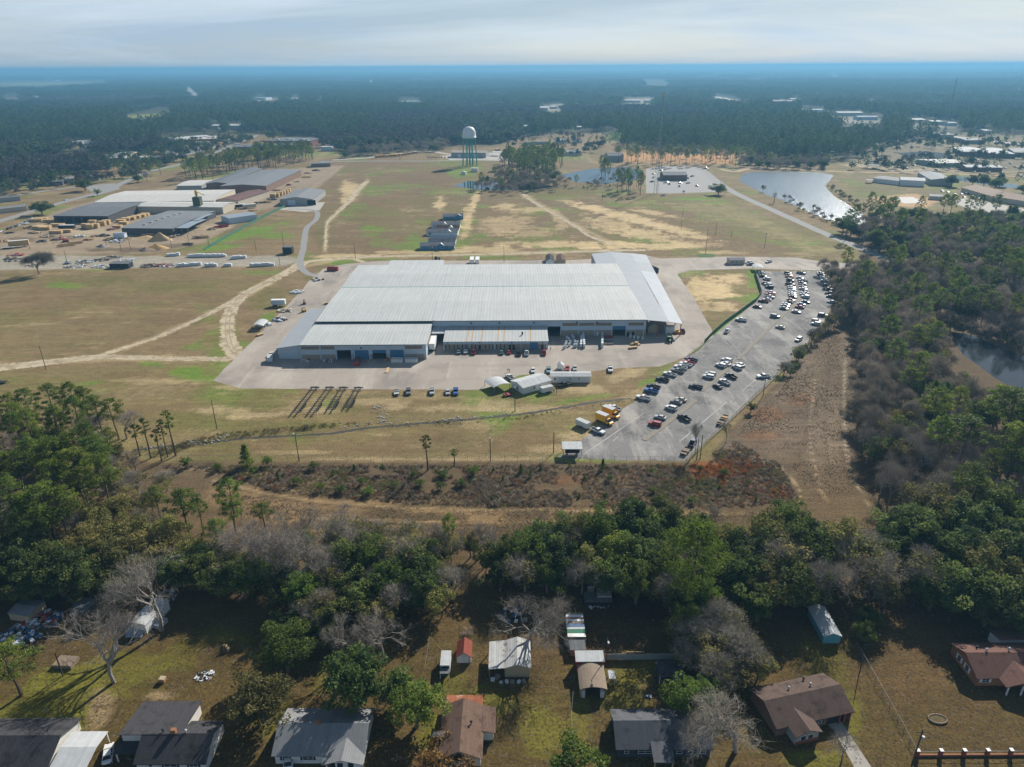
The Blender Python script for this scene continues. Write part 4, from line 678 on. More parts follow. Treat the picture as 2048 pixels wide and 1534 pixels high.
def scatter(name,label,pts,idx,scl,protos,kind='stuff'):
    me=bpy.data.meshes.new(name); n=len(pts); me.vertices.add(n); me.vertices.foreach_set('co',np.asarray(pts,np.float32).ravel())
    me.attributes.new('idx','INT','POINT').data.foreach_set('value',np.asarray(idx,np.int32)); me.attributes.new('scl','FLOAT_VECTOR','POINT').data.foreach_set('vector',np.asarray(scl,np.float32).ravel())
    me.attributes.new('rot','FLOAT_VECTOR','POINT').data.foreach_set('vector',np.stack([np.zeros(n),np.zeros(n),RNG.uniform(0,6.28,n)],1).astype(np.float32).ravel()); me.update()
    c=proto_col(name+'_kinds',[bpy.data.objects.new('crown_%02d'%i,m) for i,m in enumerate(protos)])
    ng=bpy.data.node_groups.new(name,'GeometryNodeTree'); ng.interface.new_socket('Geometry',in_out='INPUT',socket_type='NodeSocketGeometry'); ng.interface.new_socket('Geometry',in_out='OUTPUT',socket_type='NodeSocketGeometry')
    gi=ng.nodes.new('NodeGroupInput'); go=ng.nodes.new('NodeGroupOutput'); ci=ng.nodes.new('GeometryNodeCollectionInfo'); ci.inputs[0].default_value=c; ci.inputs[1].default_value=True; ci.inputs[2].default_value=True
    ip=ng.nodes.new('GeometryNodeInstanceOnPoints'); ip.inputs['Pick Instance'].default_value=True
    def na(a,t): q=ng.nodes.new('GeometryNodeInputNamedAttribute'); q.data_type=t; q.inputs[0].default_value=a; return q.outputs[0]
    k=ng.links.new; k(gi.outputs[0],ip.inputs['Points']); k(ci.outputs[0],ip.inputs['Instance']); k(na('idx','INT'),ip.inputs['Instance Index']); k(na('scl','FLOAT_VECTOR'),ip.inputs['Scale'])
    er=ng.nodes.new('FunctionNodeEulerToRotation'); k(na('rot','FLOAT_VECTOR'),er.inputs[0]); k(er.outputs[0],ip.inputs['Rotation']); k(ip.outputs[0],go.inputs[0])
    o=obj(name,me); md=o.modifiers.new('scatter','NODES'); md.node_group=ng; return tag(o,label,kind=kind)
FAR=[(1087,222,18,60,9,'white','white roofed block in the woods left of the tall mast'),(1107,218,16,30,7,'white','small white block beside the one left of the tall mast'),(1255,205,16,50,7,'white','first of three white roofs in the woods behind the mast'),(1272,205,18,50,7,'white','middle of three white roofs in the woods behind the mast'),(1294,205,12,40,7,'white','last of three white roofs in the woods behind the mast'),
(1568,212,44,60,14,'red','dark red store block beside the far highway'),(1592,204,22,50,10,'white','pale store roof behind the dark red block'),(1625,226,44,40,8,'paleblue','long pale store on the far commercial strip'),(1700,232,50,40,8,'white','white store on the far commercial strip beside the road'),(1735,240,40,30,7,'paleblue','pale store nearest on the far commercial strip'),(1740,207,20,40,10,'white','white roof standing alone above the commercial strip'),(1830,246,40,40,7,'white','white roofed yard at the right of the commercial strip'),(1874,250,22,40,7,'white','bright roof beside the highway bend'),(1905,252,18,30,6,'paleblue','pale roof beside the bright one at the highway'),(1975,268,14,30,6,'white','white roof beyond the highway at the right edge'),(1890,278,34,40,7,'grey','grey roofed block before the highway'),(1950,288,40,40,6,'grey','grey roofed block between highway and school'),
(1662,155,8,120,10,'white','tiny white roof near the horizon right of centre'),(1674,155,6,100,10,'white','second tiny white roof near the horizon right of centre'),(100,162,20,80,9,'paleblue','hangar beside the distant airfield'),(125,161,14,60,8,'white','second hangar beside the distant airfield'),(36,192,10,40,6,'white','white farm roof at the far left'),(68,195,9,30,6,'white','small white roof right of the farm at the far left'),(520,200,24,60,8,'paleblue','pale blue roofed store in far woods at left'),(590,201,26,40,7,'white','row of white roofs in far woods at left'),(640,204,18,40,7,'white','white roof right of the row in far woods'),(820,207,44,30,7,'white','long thin white roof in the middle woods'),(1052,257,10,20,5,'white','small white house in woods right of the water tower'),(1158,259,9,20,5,'white','white cottage in woods above the dark barn'),(470,259,28,40,8,'white','white roof behind the large round oak'),(430,258,14,30,7,'white','small roof left of the large round oak'),(1430,155,8,60,8,'white','tiny roof at the horizon above the mast')]
EDGE=[(-600,412),(-300,402),(0,388),(60,366),(130,351),(200,350),(212,346),(216,310),(330,304),(334,287),(440,270),(520,264),(620,276),(645,300),(690,306),(880,292),(910,290),(1000,288),(1015,284),(1060,272),(1100,266),(1180,270),(1240,298),(1300,302),(1480,308),(1500,322),(1650,324),(1720,316),(1760,300),(1790,288),(1870,276),(1885,265),(2048,268),(2400,285)]
HOLES=[[(236,238),(275,222),(350,217),(342,232),(262,245)],[(-60,162),(232,161),(190,168),(80,173),(-60,176)],[(366,228),(408,219),(412,225),(380,232)],[(58,297),(150,281),(200,286),(188,299),(90,302)],[(486,203),(565,194),(565,204),(500,207)],[(366,172),(378,172),(404,194),(382,195)],
 [(1640,227),(1690,225),(1766,235),(1772,250),(1700,250)],[(1808,240),(1900,239),(1912,255),(1830,255)],[(1880,262),(2060,270),(2060,310),(1890,300)],[(1418,190),(1450,192),(1520,206),(1500,210),(1420,197)],[(1080,212),(1130,207),(1122,224),(1090,224)],[(1240,196),(1312,194),(1312,207),(1240,207)],
 [(320,272),(445,262),(445,300),(320,300)],[(450,280),(640,272),(640,306),(450,310)],[(205,306),(345,302),(345,330),(205,332)],[(1040,275),(1230,262),(1245,300),(1100,310)],[(0,189),(44,188),(44,197),(0,198)],[(1280,158),(1330,160),(1345,172),(1290,168)],[(800,203),(870,203),(870,208),(800,208)]]
FARB=FAR
def woods(y0,y1,n,half=.82):
    y=np.sqrt(RNG.uniform(y0*y0,y1*y1,n)); x=RNG.uniform(-1,1,n)*(y*half+60); u,v,_=project(x,y); keep=v<np.interp(u,[e[0] for e in EDGE],[e[1] for e in EDGE])
    ut,vt,_=project(x,y,15.0)
    for h in HOLES: keep&=~(inpoly(u,v,h)|inpoly(ut,vt,h))
    for fb in FARB: keep&=~((np.abs(u-fb[0])<fb[2]/2+2)&(v>fb[1]-9)&(vt<fb[1]-1))
    keep&=(fnoise(x,y,170,51)+.25*np.clip(y/9000,0,1))>.335
    return x[keep],y[keep]
def kindmap(x,y,nk):
    a=fnoise(x,y,520,21); b=fnoise(x,y,260,33); p=a+RNG.uniform(-.07,.07,len(x)); k=np.where(p>.465,0,np.where(b+RNG.uniform(-.08,.08,len(x))>.56,1,2)); return k*nk+RNG.integers(0,nk,len(x))
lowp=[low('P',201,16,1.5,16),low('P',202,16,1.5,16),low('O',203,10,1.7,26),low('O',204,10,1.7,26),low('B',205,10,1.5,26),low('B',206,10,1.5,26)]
x,y=woods(850,2300,56000); u_=RNG.uniform(.6,1.45,len(x)); scatter('forest','mixed pine and bare woods stretching behind the fields',np.stack([x,y,0*x],1),kindmap(x,y,2),np.stack([u_,u_,u_*RNG.uniform(.85,1.15,len(x))],1),lowp)
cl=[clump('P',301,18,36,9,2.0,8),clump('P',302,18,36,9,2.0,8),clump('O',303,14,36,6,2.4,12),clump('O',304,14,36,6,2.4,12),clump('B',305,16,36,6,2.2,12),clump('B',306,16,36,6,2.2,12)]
x,y=woods(2250,6500,26000); u_=RNG.uniform(.9,1.25,len(x)); scatter('forest','distant woods fading into blue haze',np.stack([x,y,0*x],1),kindmap(x,y,2),np.stack([u_,u_,RNG.uniform(.8,1.15,len(x))],1),cl)
x,y=woods(6400,24000,26000); u_=RNG.uniform(2.6,3.8,len(x)); scatter('forest','farthest woods along the horizon',np.stack([x,y,0*x],1),kindmap(x,y,2),np.stack([u_,u_,RNG.uniform(.9,1.5,len(x))],1),cl)
if LEFTOVER:
    pr=[];ix={}
    for k in sorted({p[1] for p in LEFTOVER}):
        for j,e in enumerate(NEAR[k]): ix[k,j]=len(pr); pr.append((joinmesh(e[0]),e[1],e[2]))
    rows=[(p,ix[p[1],p[8]%len(NEAR[p[1]])]) for p in LEFTOVER]
    scatter('forest','trees deep inside the right hand woods and behind the front rows',[(p[2],p[3],0) for p,i in rows],[i for p,i in rows],[(p[5]/pr[i][2],p[5]/pr[i][2],p[4]/pr[i][1]) for p,i in rows],[q[0] for q in pr])
def town(poly,n,gap):
    W=[P(*p) for p in poly]; wx=[p[0] for p in W]; wy=[p[1] for p in W]; x=RNG.uniform(min(wx),max(wx),n); y=RNG.uniform(min(wy),max(wy),n); k=inpoly(x,y,W)&(fnoise(x,y,60,61)>gap); return x[k],y[k]
tx=[town([(1690,318),(1790,283),(1890,266),(2500,300),(2500,430),(2100,398),(1930,352),(1700,340)],1500,.43),town([(60,368),(200,332),(335,295),(440,275),(520,280),(380,320),(240,360),(0,396),(-300,410)],1100,.42),town([(1010,290),(1060,275),(1200,268),(1240,300),(1140,318)],160,.45)]
x=np.concatenate([a for a,_ in tx]); y=np.concatenate([b for _,b in tx]); u_=RNG.uniform(.5,1.05,len(x)); scatter('trees_between_roofs','scattered trees between the far roofs and roads',np.stack([x,y,0*x],1),RNG.integers(0,6,len(x)),np.stack([u_,u_,u_],1),lowp)
# brush of the cleared strip and weeds
def tuft(seed,m,n=70,r=.6,h=.9,sz=.5):
    rg=random.Random(seed); return leaf_mesh('tuft',[(rg.uniform(-r,r),rg.uniform(-r,r),h*.45,h*.5) for _ in range(4)],n//4,sz,.16,M[m],.2,.2,.9,seed)
tf=[tuft(401,'brush'),tuft(402,'brush'),tuft(403,'redbrush'),tuft(404,'redbrush'),tuft(405,'greenbrush'),tuft(406,'twig')]
def brush(poly,n,pick,smin,smax,name,label,avoid=None):
    W=[P(*p) for p in poly]; wx=[p[0] for p in W]; wy=[p[1] for p in W]; x=RNG.uniform(min(wx),max(wx),n); y=RNG.uniform(min(wy),max(wy),n); k=inpoly(x,y,W); k&=fnoise(x,y,9,40)>.33; x=x[k]; y=y[k]
    i=pick(x,y); s=RNG.uniform(smin,smax,len(x))*np.clip(.35+1.5*fnoise(x,y,14,45)**1.5,.4,1.5); scatter(name,label,np.stack([x,y,0*x],1),i,np.stack([s,s,s*RNG.uniform(.45,1.0,len(x))],1),tf)
def pk(x,y):
    u,v,_=project(x,y); r=np.exp(-(((u-1440)/70)**2+((v-940)/22)**2)*1.3)+.6*np.exp(-(((u-1540)/40)**2+((v-985)/14)**2))+.04+.10*(u>1450)*(v<900)
    r=r*np.clip(fnoise(x,y,6,46)*2.2-.2,0,2); g_=fnoise(x,y,12,47); q=RNG.random(len(x)); return np.where(q<r,2+RNG.integers(0,2,len(x)),np.where(RNG.random(len(x))<np.clip((g_-.50)*3,.02,.6),4,np.where(RNG.random(len(x))<.28,5,RNG.integers(0,2,len(x)))))
brush([(300,932),(1415,930),(1470,880),(1560,930),(1600,1000),(1480,1015),(900,1012),(740,1000),(560,985),(440,945)],19000,pk,.45,1.25,'undergrowth','dead brown brush covering the cleared strip')
brush([(1455,880),(1560,780),(1660,650),(1720,650),(1700,860),(1710,980),(1620,1010),(1590,940)],46000,pk,.10,.38,'undergrowth','low brown brush on the right hand clearing')
brush([(420,985),(700,1012),(1500,1022),(1600,1060),(1500,1100),(900,1095),(500,1080)],22000,pk,.12,.34,'undergrowth','mown stubble along the sandy track')
brush([(300,905),(430,868),(560,855),(700,845),(760,848),(560,866),(440,880),(310,915)],1600,lambda x,y:np.where(RNG.random(len(x))<.6,4,RNG.integers(0,2,len(x))),.5,1.3,'undergrowth','weeds along the ditch')
brush([(760,850),(1000,835),(1180,808),(1270,795),(1270,802),(1000,845),(760,858)],1200,lambda x,y:np.where(RNG.random(len(x))<.7,4,0),.3,.8,'undergrowth','green weeds along the ditch bank')

def litter(poly,n,name,label,kinds,smin,smax):
    W=[P(*p) for p in poly]; wx=[p[0] for p in W]; wy=[p[1] for p in W]; x=RNG.uniform(min(wx),max(wx),n); y=RNG.uniform(min(wy),max(wy),n); k=inpoly(x,y,W)&(RNG.random(n)<fnoise(x,y,7,81)*1.5); x=x[k]; y=y[k]; s=RNG.uniform(smin,smax,len(x)); i=np.array(kinds)[RNG.integers(0,len(kinds),len(x))]
    scatter(name,label,np.stack([x,y,0*x],1),i,np.stack([s,s,s*.22],1),tf)
litter([(-60,1240),(330,1240),(520,1230),(700,1260),(860,1180),(1000,1200),(1190,1220),(1480,1260),(1800,1190),(2080,1280),(2120,1560),(-100,1560)],30000,'grass','tufts of dry grass and fallen leaves in the back gardens',[0,1,1,0,5,4],.12,.42)
litter([(330,918),(1100,918),(1240,830),(1150,790),(960,790),(480,785),(300,760),(120,780),(240,880)],16000,'grass','thin tufts of dry grass on the mown field',[0,1,4,5],.12,.4)
# ---------------------------------------------------------------- building materials
M['white']=mat('white_paint',(.72,.72,.70),.6,var=.06,sc=1.5); M['offwhite']=mat('offwhite_siding',(.60,.585,.54),.75,var=.10,sc=.9,stripe=('z',.22,.10)); M['bluewall']=mat('pale_blue_wall_panel',(.46,.56,.64),.6,var=.06,sc=.4,stripe=('x',.9,.06))
M['masonry']=mat('tan_block_wall',(.33,.285,.225),.9,var=.15,sc=1.2); M['tanband']=mat('tan_vent_band',(.25,.20,.15),.8,var=.12,sc=.8,stripe=('z',.3,.15)); M['bluedoor']=mat('blue_roller_door',(.055,.18,.32),.5,var=.06,sc=.7,stripe=('z',.35,.18))
M['trim']=mat('dark_gutter',(.055,.085,.10),.6,var=.1); M['roof']=mat('ribbed_metal_roof',(.45,.465,.455),.7,var=.07,sc=.12,stripe=('x',1.55,.11),streak=.15,bump=.2,spec=.25); M['roof2']=mat('ribbed_metal_roof_cross',(.47,.485,.465),.42,var=.06,sc=.25,stripe=('y',1.0,.13),streak=.11,bump=.25,spec=.5)
M['canopy']=mat('smooth_pale_roof',(.36,.39,.415),.75,var=.07,sc=.2,stripe=('y',.6,.03),spec=.2); M['canopy2']=mat('smooth_grey_roof',(.32,.345,.37),.75,var=.07,sc=.2,stripe=('y',.6,.03),spec=.2); M['canopy3']=mat('pale_new_roof_sheet',(.40,.43,.46),.75,var=.07,sc=.2,stripe=('y',.6,.03),spec=.2)
M['rust']=M['rust']; M['rustm']=mat('rust_stain',(.45,.28,.11),.8,var=.3,sc=2); M['dark']=mat('painted_opening_shade',(.02,.022,.025),.9,var=0); M['inside']=mat('interior_floor',(.16,.15,.14),.9)  # 'dark': near-black colour that paints the shade inside openings on solid walls
M['glass']=mat('window_glass',(.03,.04,.05),.08,var=0,spec=.6); M['yellow']=mat('safety_yellow',(.60,.38,.02),.6,var=.1); M['redst']=mat('red_steel',(.34,.045,.035),.6,var=.15); M['steel']=mat('grey_steel',(.30,.31,.32),.5,metal=.4,var=.12); M['darksteel']=mat('dark_steel',(.022,.024,.028),.6,var=.2)
M['wood']=mat('raw_lumber',(.52,.36,.18),.8,var=.15,sc=1.5,stripe=('z',.3,.15)); M['oldwood']=mat('weathered_wood',(.22,.17,.12),.9,var=.3,sc=2); M['brick']=mat('orange_brick',(.30,.135,.07),.9,var=.2,sc=3); M['redbrick']=mat('red_brick',(.22,.07,.05),.9,var=.2,sc=3)
def shingle(name,c,v=.32): return mat(name,c,.95,var=v,sc=4,spec=.1,col2=tuple(a*.62 for a in c),sc2=.45,amt2=.2,stripe=None,streak=.18,bump=.4)
M['sh_black']=shingle('charcoal_shingles',(.060,.058,.062)); M['sh_grey']=shingle('slate_grey_shingles',(.105,.108,.118)); M['sh_brown']=shingle('brown_shingles',(.150,.098,.074)); M['sh_dkbrown']=shingle('dark_brown_shingles',(.115,.082,.068)); M['sh_red']=shingle('reddish_brown_shingles',(.155,.088,.070))
def metalroof(name,c,ax='x',per=.45,st=.12,col2=None,amt=0): return mat(name,tuple(a*.85 for a in c),.8,var=.14,sc=.6,stripe=(ax,per,.16),streak=st*1.3,spec=.15,col2=col2,sc2=.5,amt2=amt)
M['tin_grey']=metalroof('grey_tin_roof',(.27,.275,.28)); M['tin_white']=metalroof('white_tin_roof',(.58,.60,.60)); M['tin_white_y']=metalroof('white_tin_roof_cross',(.58,.60,.60),'y'); M['tin_rust']=metalroof('rusty_tin_roof',(.36,.13,.06),'x',.6,.25,(.55,.50,.46),.1); M['tin_mill']=metalroof('mill_grey_roof',(.25,.265,.28),'x',1.2,.2); M['tin_mill2']=metalroof('mill_slate_roof',(.19,.205,.22),'x',1.2,.25); M['tin_cream']=metalroof('mill_cream_roof',(.64,.63,.59),'x',1.2,.12,(.36,.33,.28),.06); M['tin_dirty']=metalroof('dirty_white_tin',(.56,.56,.54),'x',.5,.3,(.20,.15,.11),.12); M['tin_brown']=metalroof('brown_tin_roof',(.30,.235,.175),'y',.4,.1); M['tin_red']=metalroof('red_tin_roof',(.27,.07,.045),'y',.3,.08); M['tin_blue']=metalroof('blue_grey_roof',(.32,.38,.44),'x',1,.08); M['tin_dark']=metalroof('dark_tin_roof',(.17,.18,.19),'x',.8,.2)
M['navy']=mat('navy_siding',(.045,.060,.085),.8,var=.08,sc=.8,stripe=('z',.2,.15)); M['bluehome']=mat('blue_home_siding',(.05,.20,.36),.75,var=.06,sc=.8,stripe=('z',.2,.12)); M['tealsiding']=mat('teal_siding',(.12,.36,.42),.7,var=.08,sc=.8,stripe=('z',.25,.12)); M['tan']=mat('tan_siding',(.40,.33,.22),.8,var=.08,sc=.8); M['cream']=mat('cream_wall',(.50,.45,.35),.8,var=.08,sc=.6); M['greywall']=mat('grey_metal_wall',(.34,.345,.33),.7,var=.1,sc=.6,stripe=('x',.9,.08)); M['darkwall']=mat('dark_shed_wall',(.075,.072,.070),.9,var=.2,sc=.6); M['brownwall']=mat('brown_brick_wall',(.20,.125,.085),.9,var=.12,sc=2); M['paleblue']=mat('pale_blue_siding',(.55,.63,.70),.7,var=.06,sc=.6,stripe=('z',.25,.06)); M['silver']=mat('silver_sheet',(.44,.45,.45),.45,var=.12,sc=1); M['tarpblue']=mat('blue_tarp',(.05,.11,.21),.6,var=.2,sc=2); M['plastic']=mat('white_wrap',(.62,.66,.68),.45,var=.15,sc=3); M['green']=mat('tractor_green',(.03,.14,.045),.5,var=.1); M['teal']=mat('tower_teal',(.03,.30,.27),.5,var=.1); M['tank']=mat('tank_white',(.70,.72,.72),.45,var=.05,sc=.4); M['greennet']=mat('green_fence_screen',(.045,.16,.10),.85,var=.15,sc=1); M['wire']=mat('chain_link_steel',(.22,.225,.225),.6,var=.15); M['rubber']=mat('black_rubber',(.018,.018,.018),.85,var=.2); M['pole']=mat('creosote_pole',(.075,.058,.045),.95,var=.3,sc=2); M['junk']=mat('mixed_debris',(.26,.23,.20),.85,var=.5,sc=2); M['sawdust']=mat('sawdust',(.50,.35,.18),.95,var=.15,sc=1,bump=.4); M['stone']=mat('rip_rap_stone',(.36,.35,.33),.9,var=.3,sc=1)
# ---------------------------------------------------------------- generic building
def holes_wall(b,x0,x1,z0,z1,y0,y1,holes):
    """wall in the xz plane between y0 and y1 with rectangular openings (hx0,hx1,hz0,hz1)"""
    X=sorted({x0,x1,*[min(max(h[0],x0),x1) for h in holes],*[min(max(h[1],x0),x1) for h in holes]})
    for a,c in zip(X[:-1],X[1:]):
        if c-a<1e-5: continue
        m=(a+c)/2; z=z0
        for h in sorted([h for h in holes if h[0]<m<h[1]],key=lambda h:h[2]):
            if h[2]>z: b.box(a,y0,z,c,y1,h[2])
            z=max(z,h[3])
        if z<z1: b.box(a,y0,z,c,y1,z1)
    return b
def roofmesh(kind,W,D,h,rise,oh,t=.16,og=None):
    b=MB(); og=oh if og is None else og; s=lambda run:rise/run
    if kind=='gx':
        k=s(D/2); pr=[(-oh,h-oh*k),(D/2,h+rise),(D+oh,h-oh*k)]; b.prof(pr+[(y,z-t) for y,z in reversed(pr)],-og,W+og,'x')
    elif kind=='gy':
        k=s(W/2); pr=[(-oh,h-oh*k),(W/2,h+rise),(W+oh,h-oh*k)]; b.prof(pr+[(y,z-t) for y,z in reversed(pr)],-og,D+og,'y')
    elif kind in('sf','sb'):
        a,c=(h,h+rise) if kind=='sf' else (h+rise,h); pr=[(-oh,a),(D+oh,c)]; b.prof(pr+[(y,z-t) for y,z in reversed(pr)],-og,W+og,'x')
    elif kind in('sl','sr'):
        a,c=(h,h+rise) if kind=='sl' else (h+rise,h); pr=[(-oh,a),(W+oh,c)]; b.prof(pr+[(y,z-t) for y,z in reversed(pr)],-og,D+og,'y')
    elif kind=='hip':
        q=min(W,D)/2; p=[(-oh,-oh,h),(W+oh,-oh,h),(W+oh,D+oh,h),(-oh,D+oh,h)]; r=[(q,D/2,h+rise),(W-q,D/2,h+rise)] if W>D else [(W/2,q,h+rise),(W/2,D-q,h+rise)]
        f=[(0,1,5,4),(1,2,5),(2,3,4,5),(3,0,4)] if W>D else [(0,1,4),(1,2,5,4),(2,3,5),(3,0,4,5)]; b.add(p+r,f+[(3,2,1,0)])
    elif kind=='arch':
        n=8; pr=[(-oh+(W+2*oh)*i/n,h+rise*math.sin(math.pi*i/n)**.8) for i in range(n+1)]; b.prof(pr+[(y,z-t) for y,z in reversed(pr)],-og,D+og,'y')
    else: b.box(-oh,-oh,h,W+oh,D+oh,h+.35)
    return b
def wallmesh(kind,W,D,h,rise):
    b=MB(); z0=-.05
    if kind=='gx': b.prof([(0,z0),(0,h-.17),(D/2,h+rise-.17),(D,h-.17),(D,z0)],0,W,'x')
    elif kind in('gy','arch'): b.prof([(0,z0),(0,h-.17),(W/2,h+rise-.17),(W,h-.17),(W,z0)],0,D,'y')
    elif kind in('sf','sb'):
        a,c=(h,h+rise) if kind=='sf' else (h+rise,h); b.prof([(0,z0),(0,a-.17),(D,c-.17),(D,z0)],0,W,'x')
    elif kind in('sl','sr'):
        a,c=(h,h+rise) if kind=='sl' else (h+rise,h); b.prof([(0,z0),(0,a-.17),(W,c-.17),(W,z0)],0,D,'y')
    else: b.box(0,0,z0,W,D,h)
    return b
def onface(W,D,face,p,w,z0,z1,out):
    """box lying on a wall face, from just inside to 'out' proud"""
    e=.03
    if face=='f': return (p-w/2,-out,z0,p+w/2,e,z1)
    if face=='b': return (p-w/2,D-e,z0,p+w/2,D+out,z1)
    if face=='l': return (-out,p-w/2,z0,e,p+w/2,z1)
    return (W-e,p-w/2,z0,W+out,p+w/2,z1)
def window(root,W,D,face,p,zc,w,h,shut=None,grid=True):
    f=MB(); t=.07; z0,z1=zc-h/2,zc+h/2
    for a,c,d,e in((p-w/2+t/2,t,z0,z1),(p+w/2-t/2,t,z0,z1)): f.box(*onface(W,D,face,a,c,d,e,.07))
    f.box(*onface(W,D,face,p,w-2*t,z0,z0+t,.07)); f.box(*onface(W,D,face,p,w-2*t,z1-t,z1,.07))
    if grid: f.box(*onface(W,D,face,p,w-2*t,zc-.025,zc+.025,.06))
    if w>1.5: f.box(*onface(W,D,face,p,.06,z0+t,zc-.025,.06)); f.box(*onface(W,D,face,p,.06,zc+.025,z1-t,.06))
    fo=f.build('window',M['white'],root); g=MB(); g.box(*onface(W,D,face,p,w-2*t,z0+t,z1-t,.035)); g.build('pane',M['glass'],fo)
    if shut:
        for q in(-1,1): g=MB(); g.box(*onface(W,D,face,p+q*(w/2+.22),.4,z0,z1,.05)); g.build('shutter',shut,root)
def bld(name,label,cat,fr,depth,h,roof,rise,wm,rm,oh=.35,wins=(),panels=(),group=None,posts=None,zf=0,og=None,bk=None,chimney=None,rn='roof'):
    """fr: front-left and front-right corner (photo pixels on plane zf, or world points when given as two pairs)"""
    a,c=(fr if len(fr)==2 else (P(fr[0],fr[1],zf),P(fr[2],fr[3],zf))); dx,dy=c[0]-a[0],c[1]-a[1]; W=math.hypot(dx,dy); rz=math.atan2(dy,dx)
    if bk is not None:
        q=P(*bk,zf) if len(fr)==4 else bk; depth=abs(-math.sin(rz)*(q[0]-a[0])+math.cos(rz)*(q[1]-a[1]))
    root=thing(name,label,cat,a,rz,group); D=depth
    if posts is None: wallmesh(roof,W,D,h,rise).build('wall',wm,root)
    else:
        for px,py in posts: b=MB(); b.box(px*W-.08+(.1 if px==0 else -.1 if px==1 else 0),py*D-.08+(.1 if py==0 else -.1 if py==1 else 0),-.05,px*W+.08+(.1 if px==0 else -.1 if px==1 else 0),py*D+.08+(.1 if py==0 else -.1 if py==1 else 0),h-.1); b.build('post',wm,root)
    if rm: roofmesh(roof,W,D,h,rise,oh,og=og).build(rn,rm,root)
    for wd in wins: window(root,W,D,*wd)
    for nm,face,p,w_,z0,z1,m in panels: b=MB(); b.box(*onface(W,D,face,p,w_,z0,z1,.05)); b.build(nm,m,root)
    if chimney:
        b=MB(); b.box(chimney[0]-.45,chimney[1]-.35,h,chimney[0]+.45,chimney[1]+.35,chimney[2]); b.build('chimney',M['brick'],root)
    return root,W,D
def shift(b,o): 
    b.v=[(x-o[0],y-o[1],z-o[2]) for x,y,z in b.v]; return b
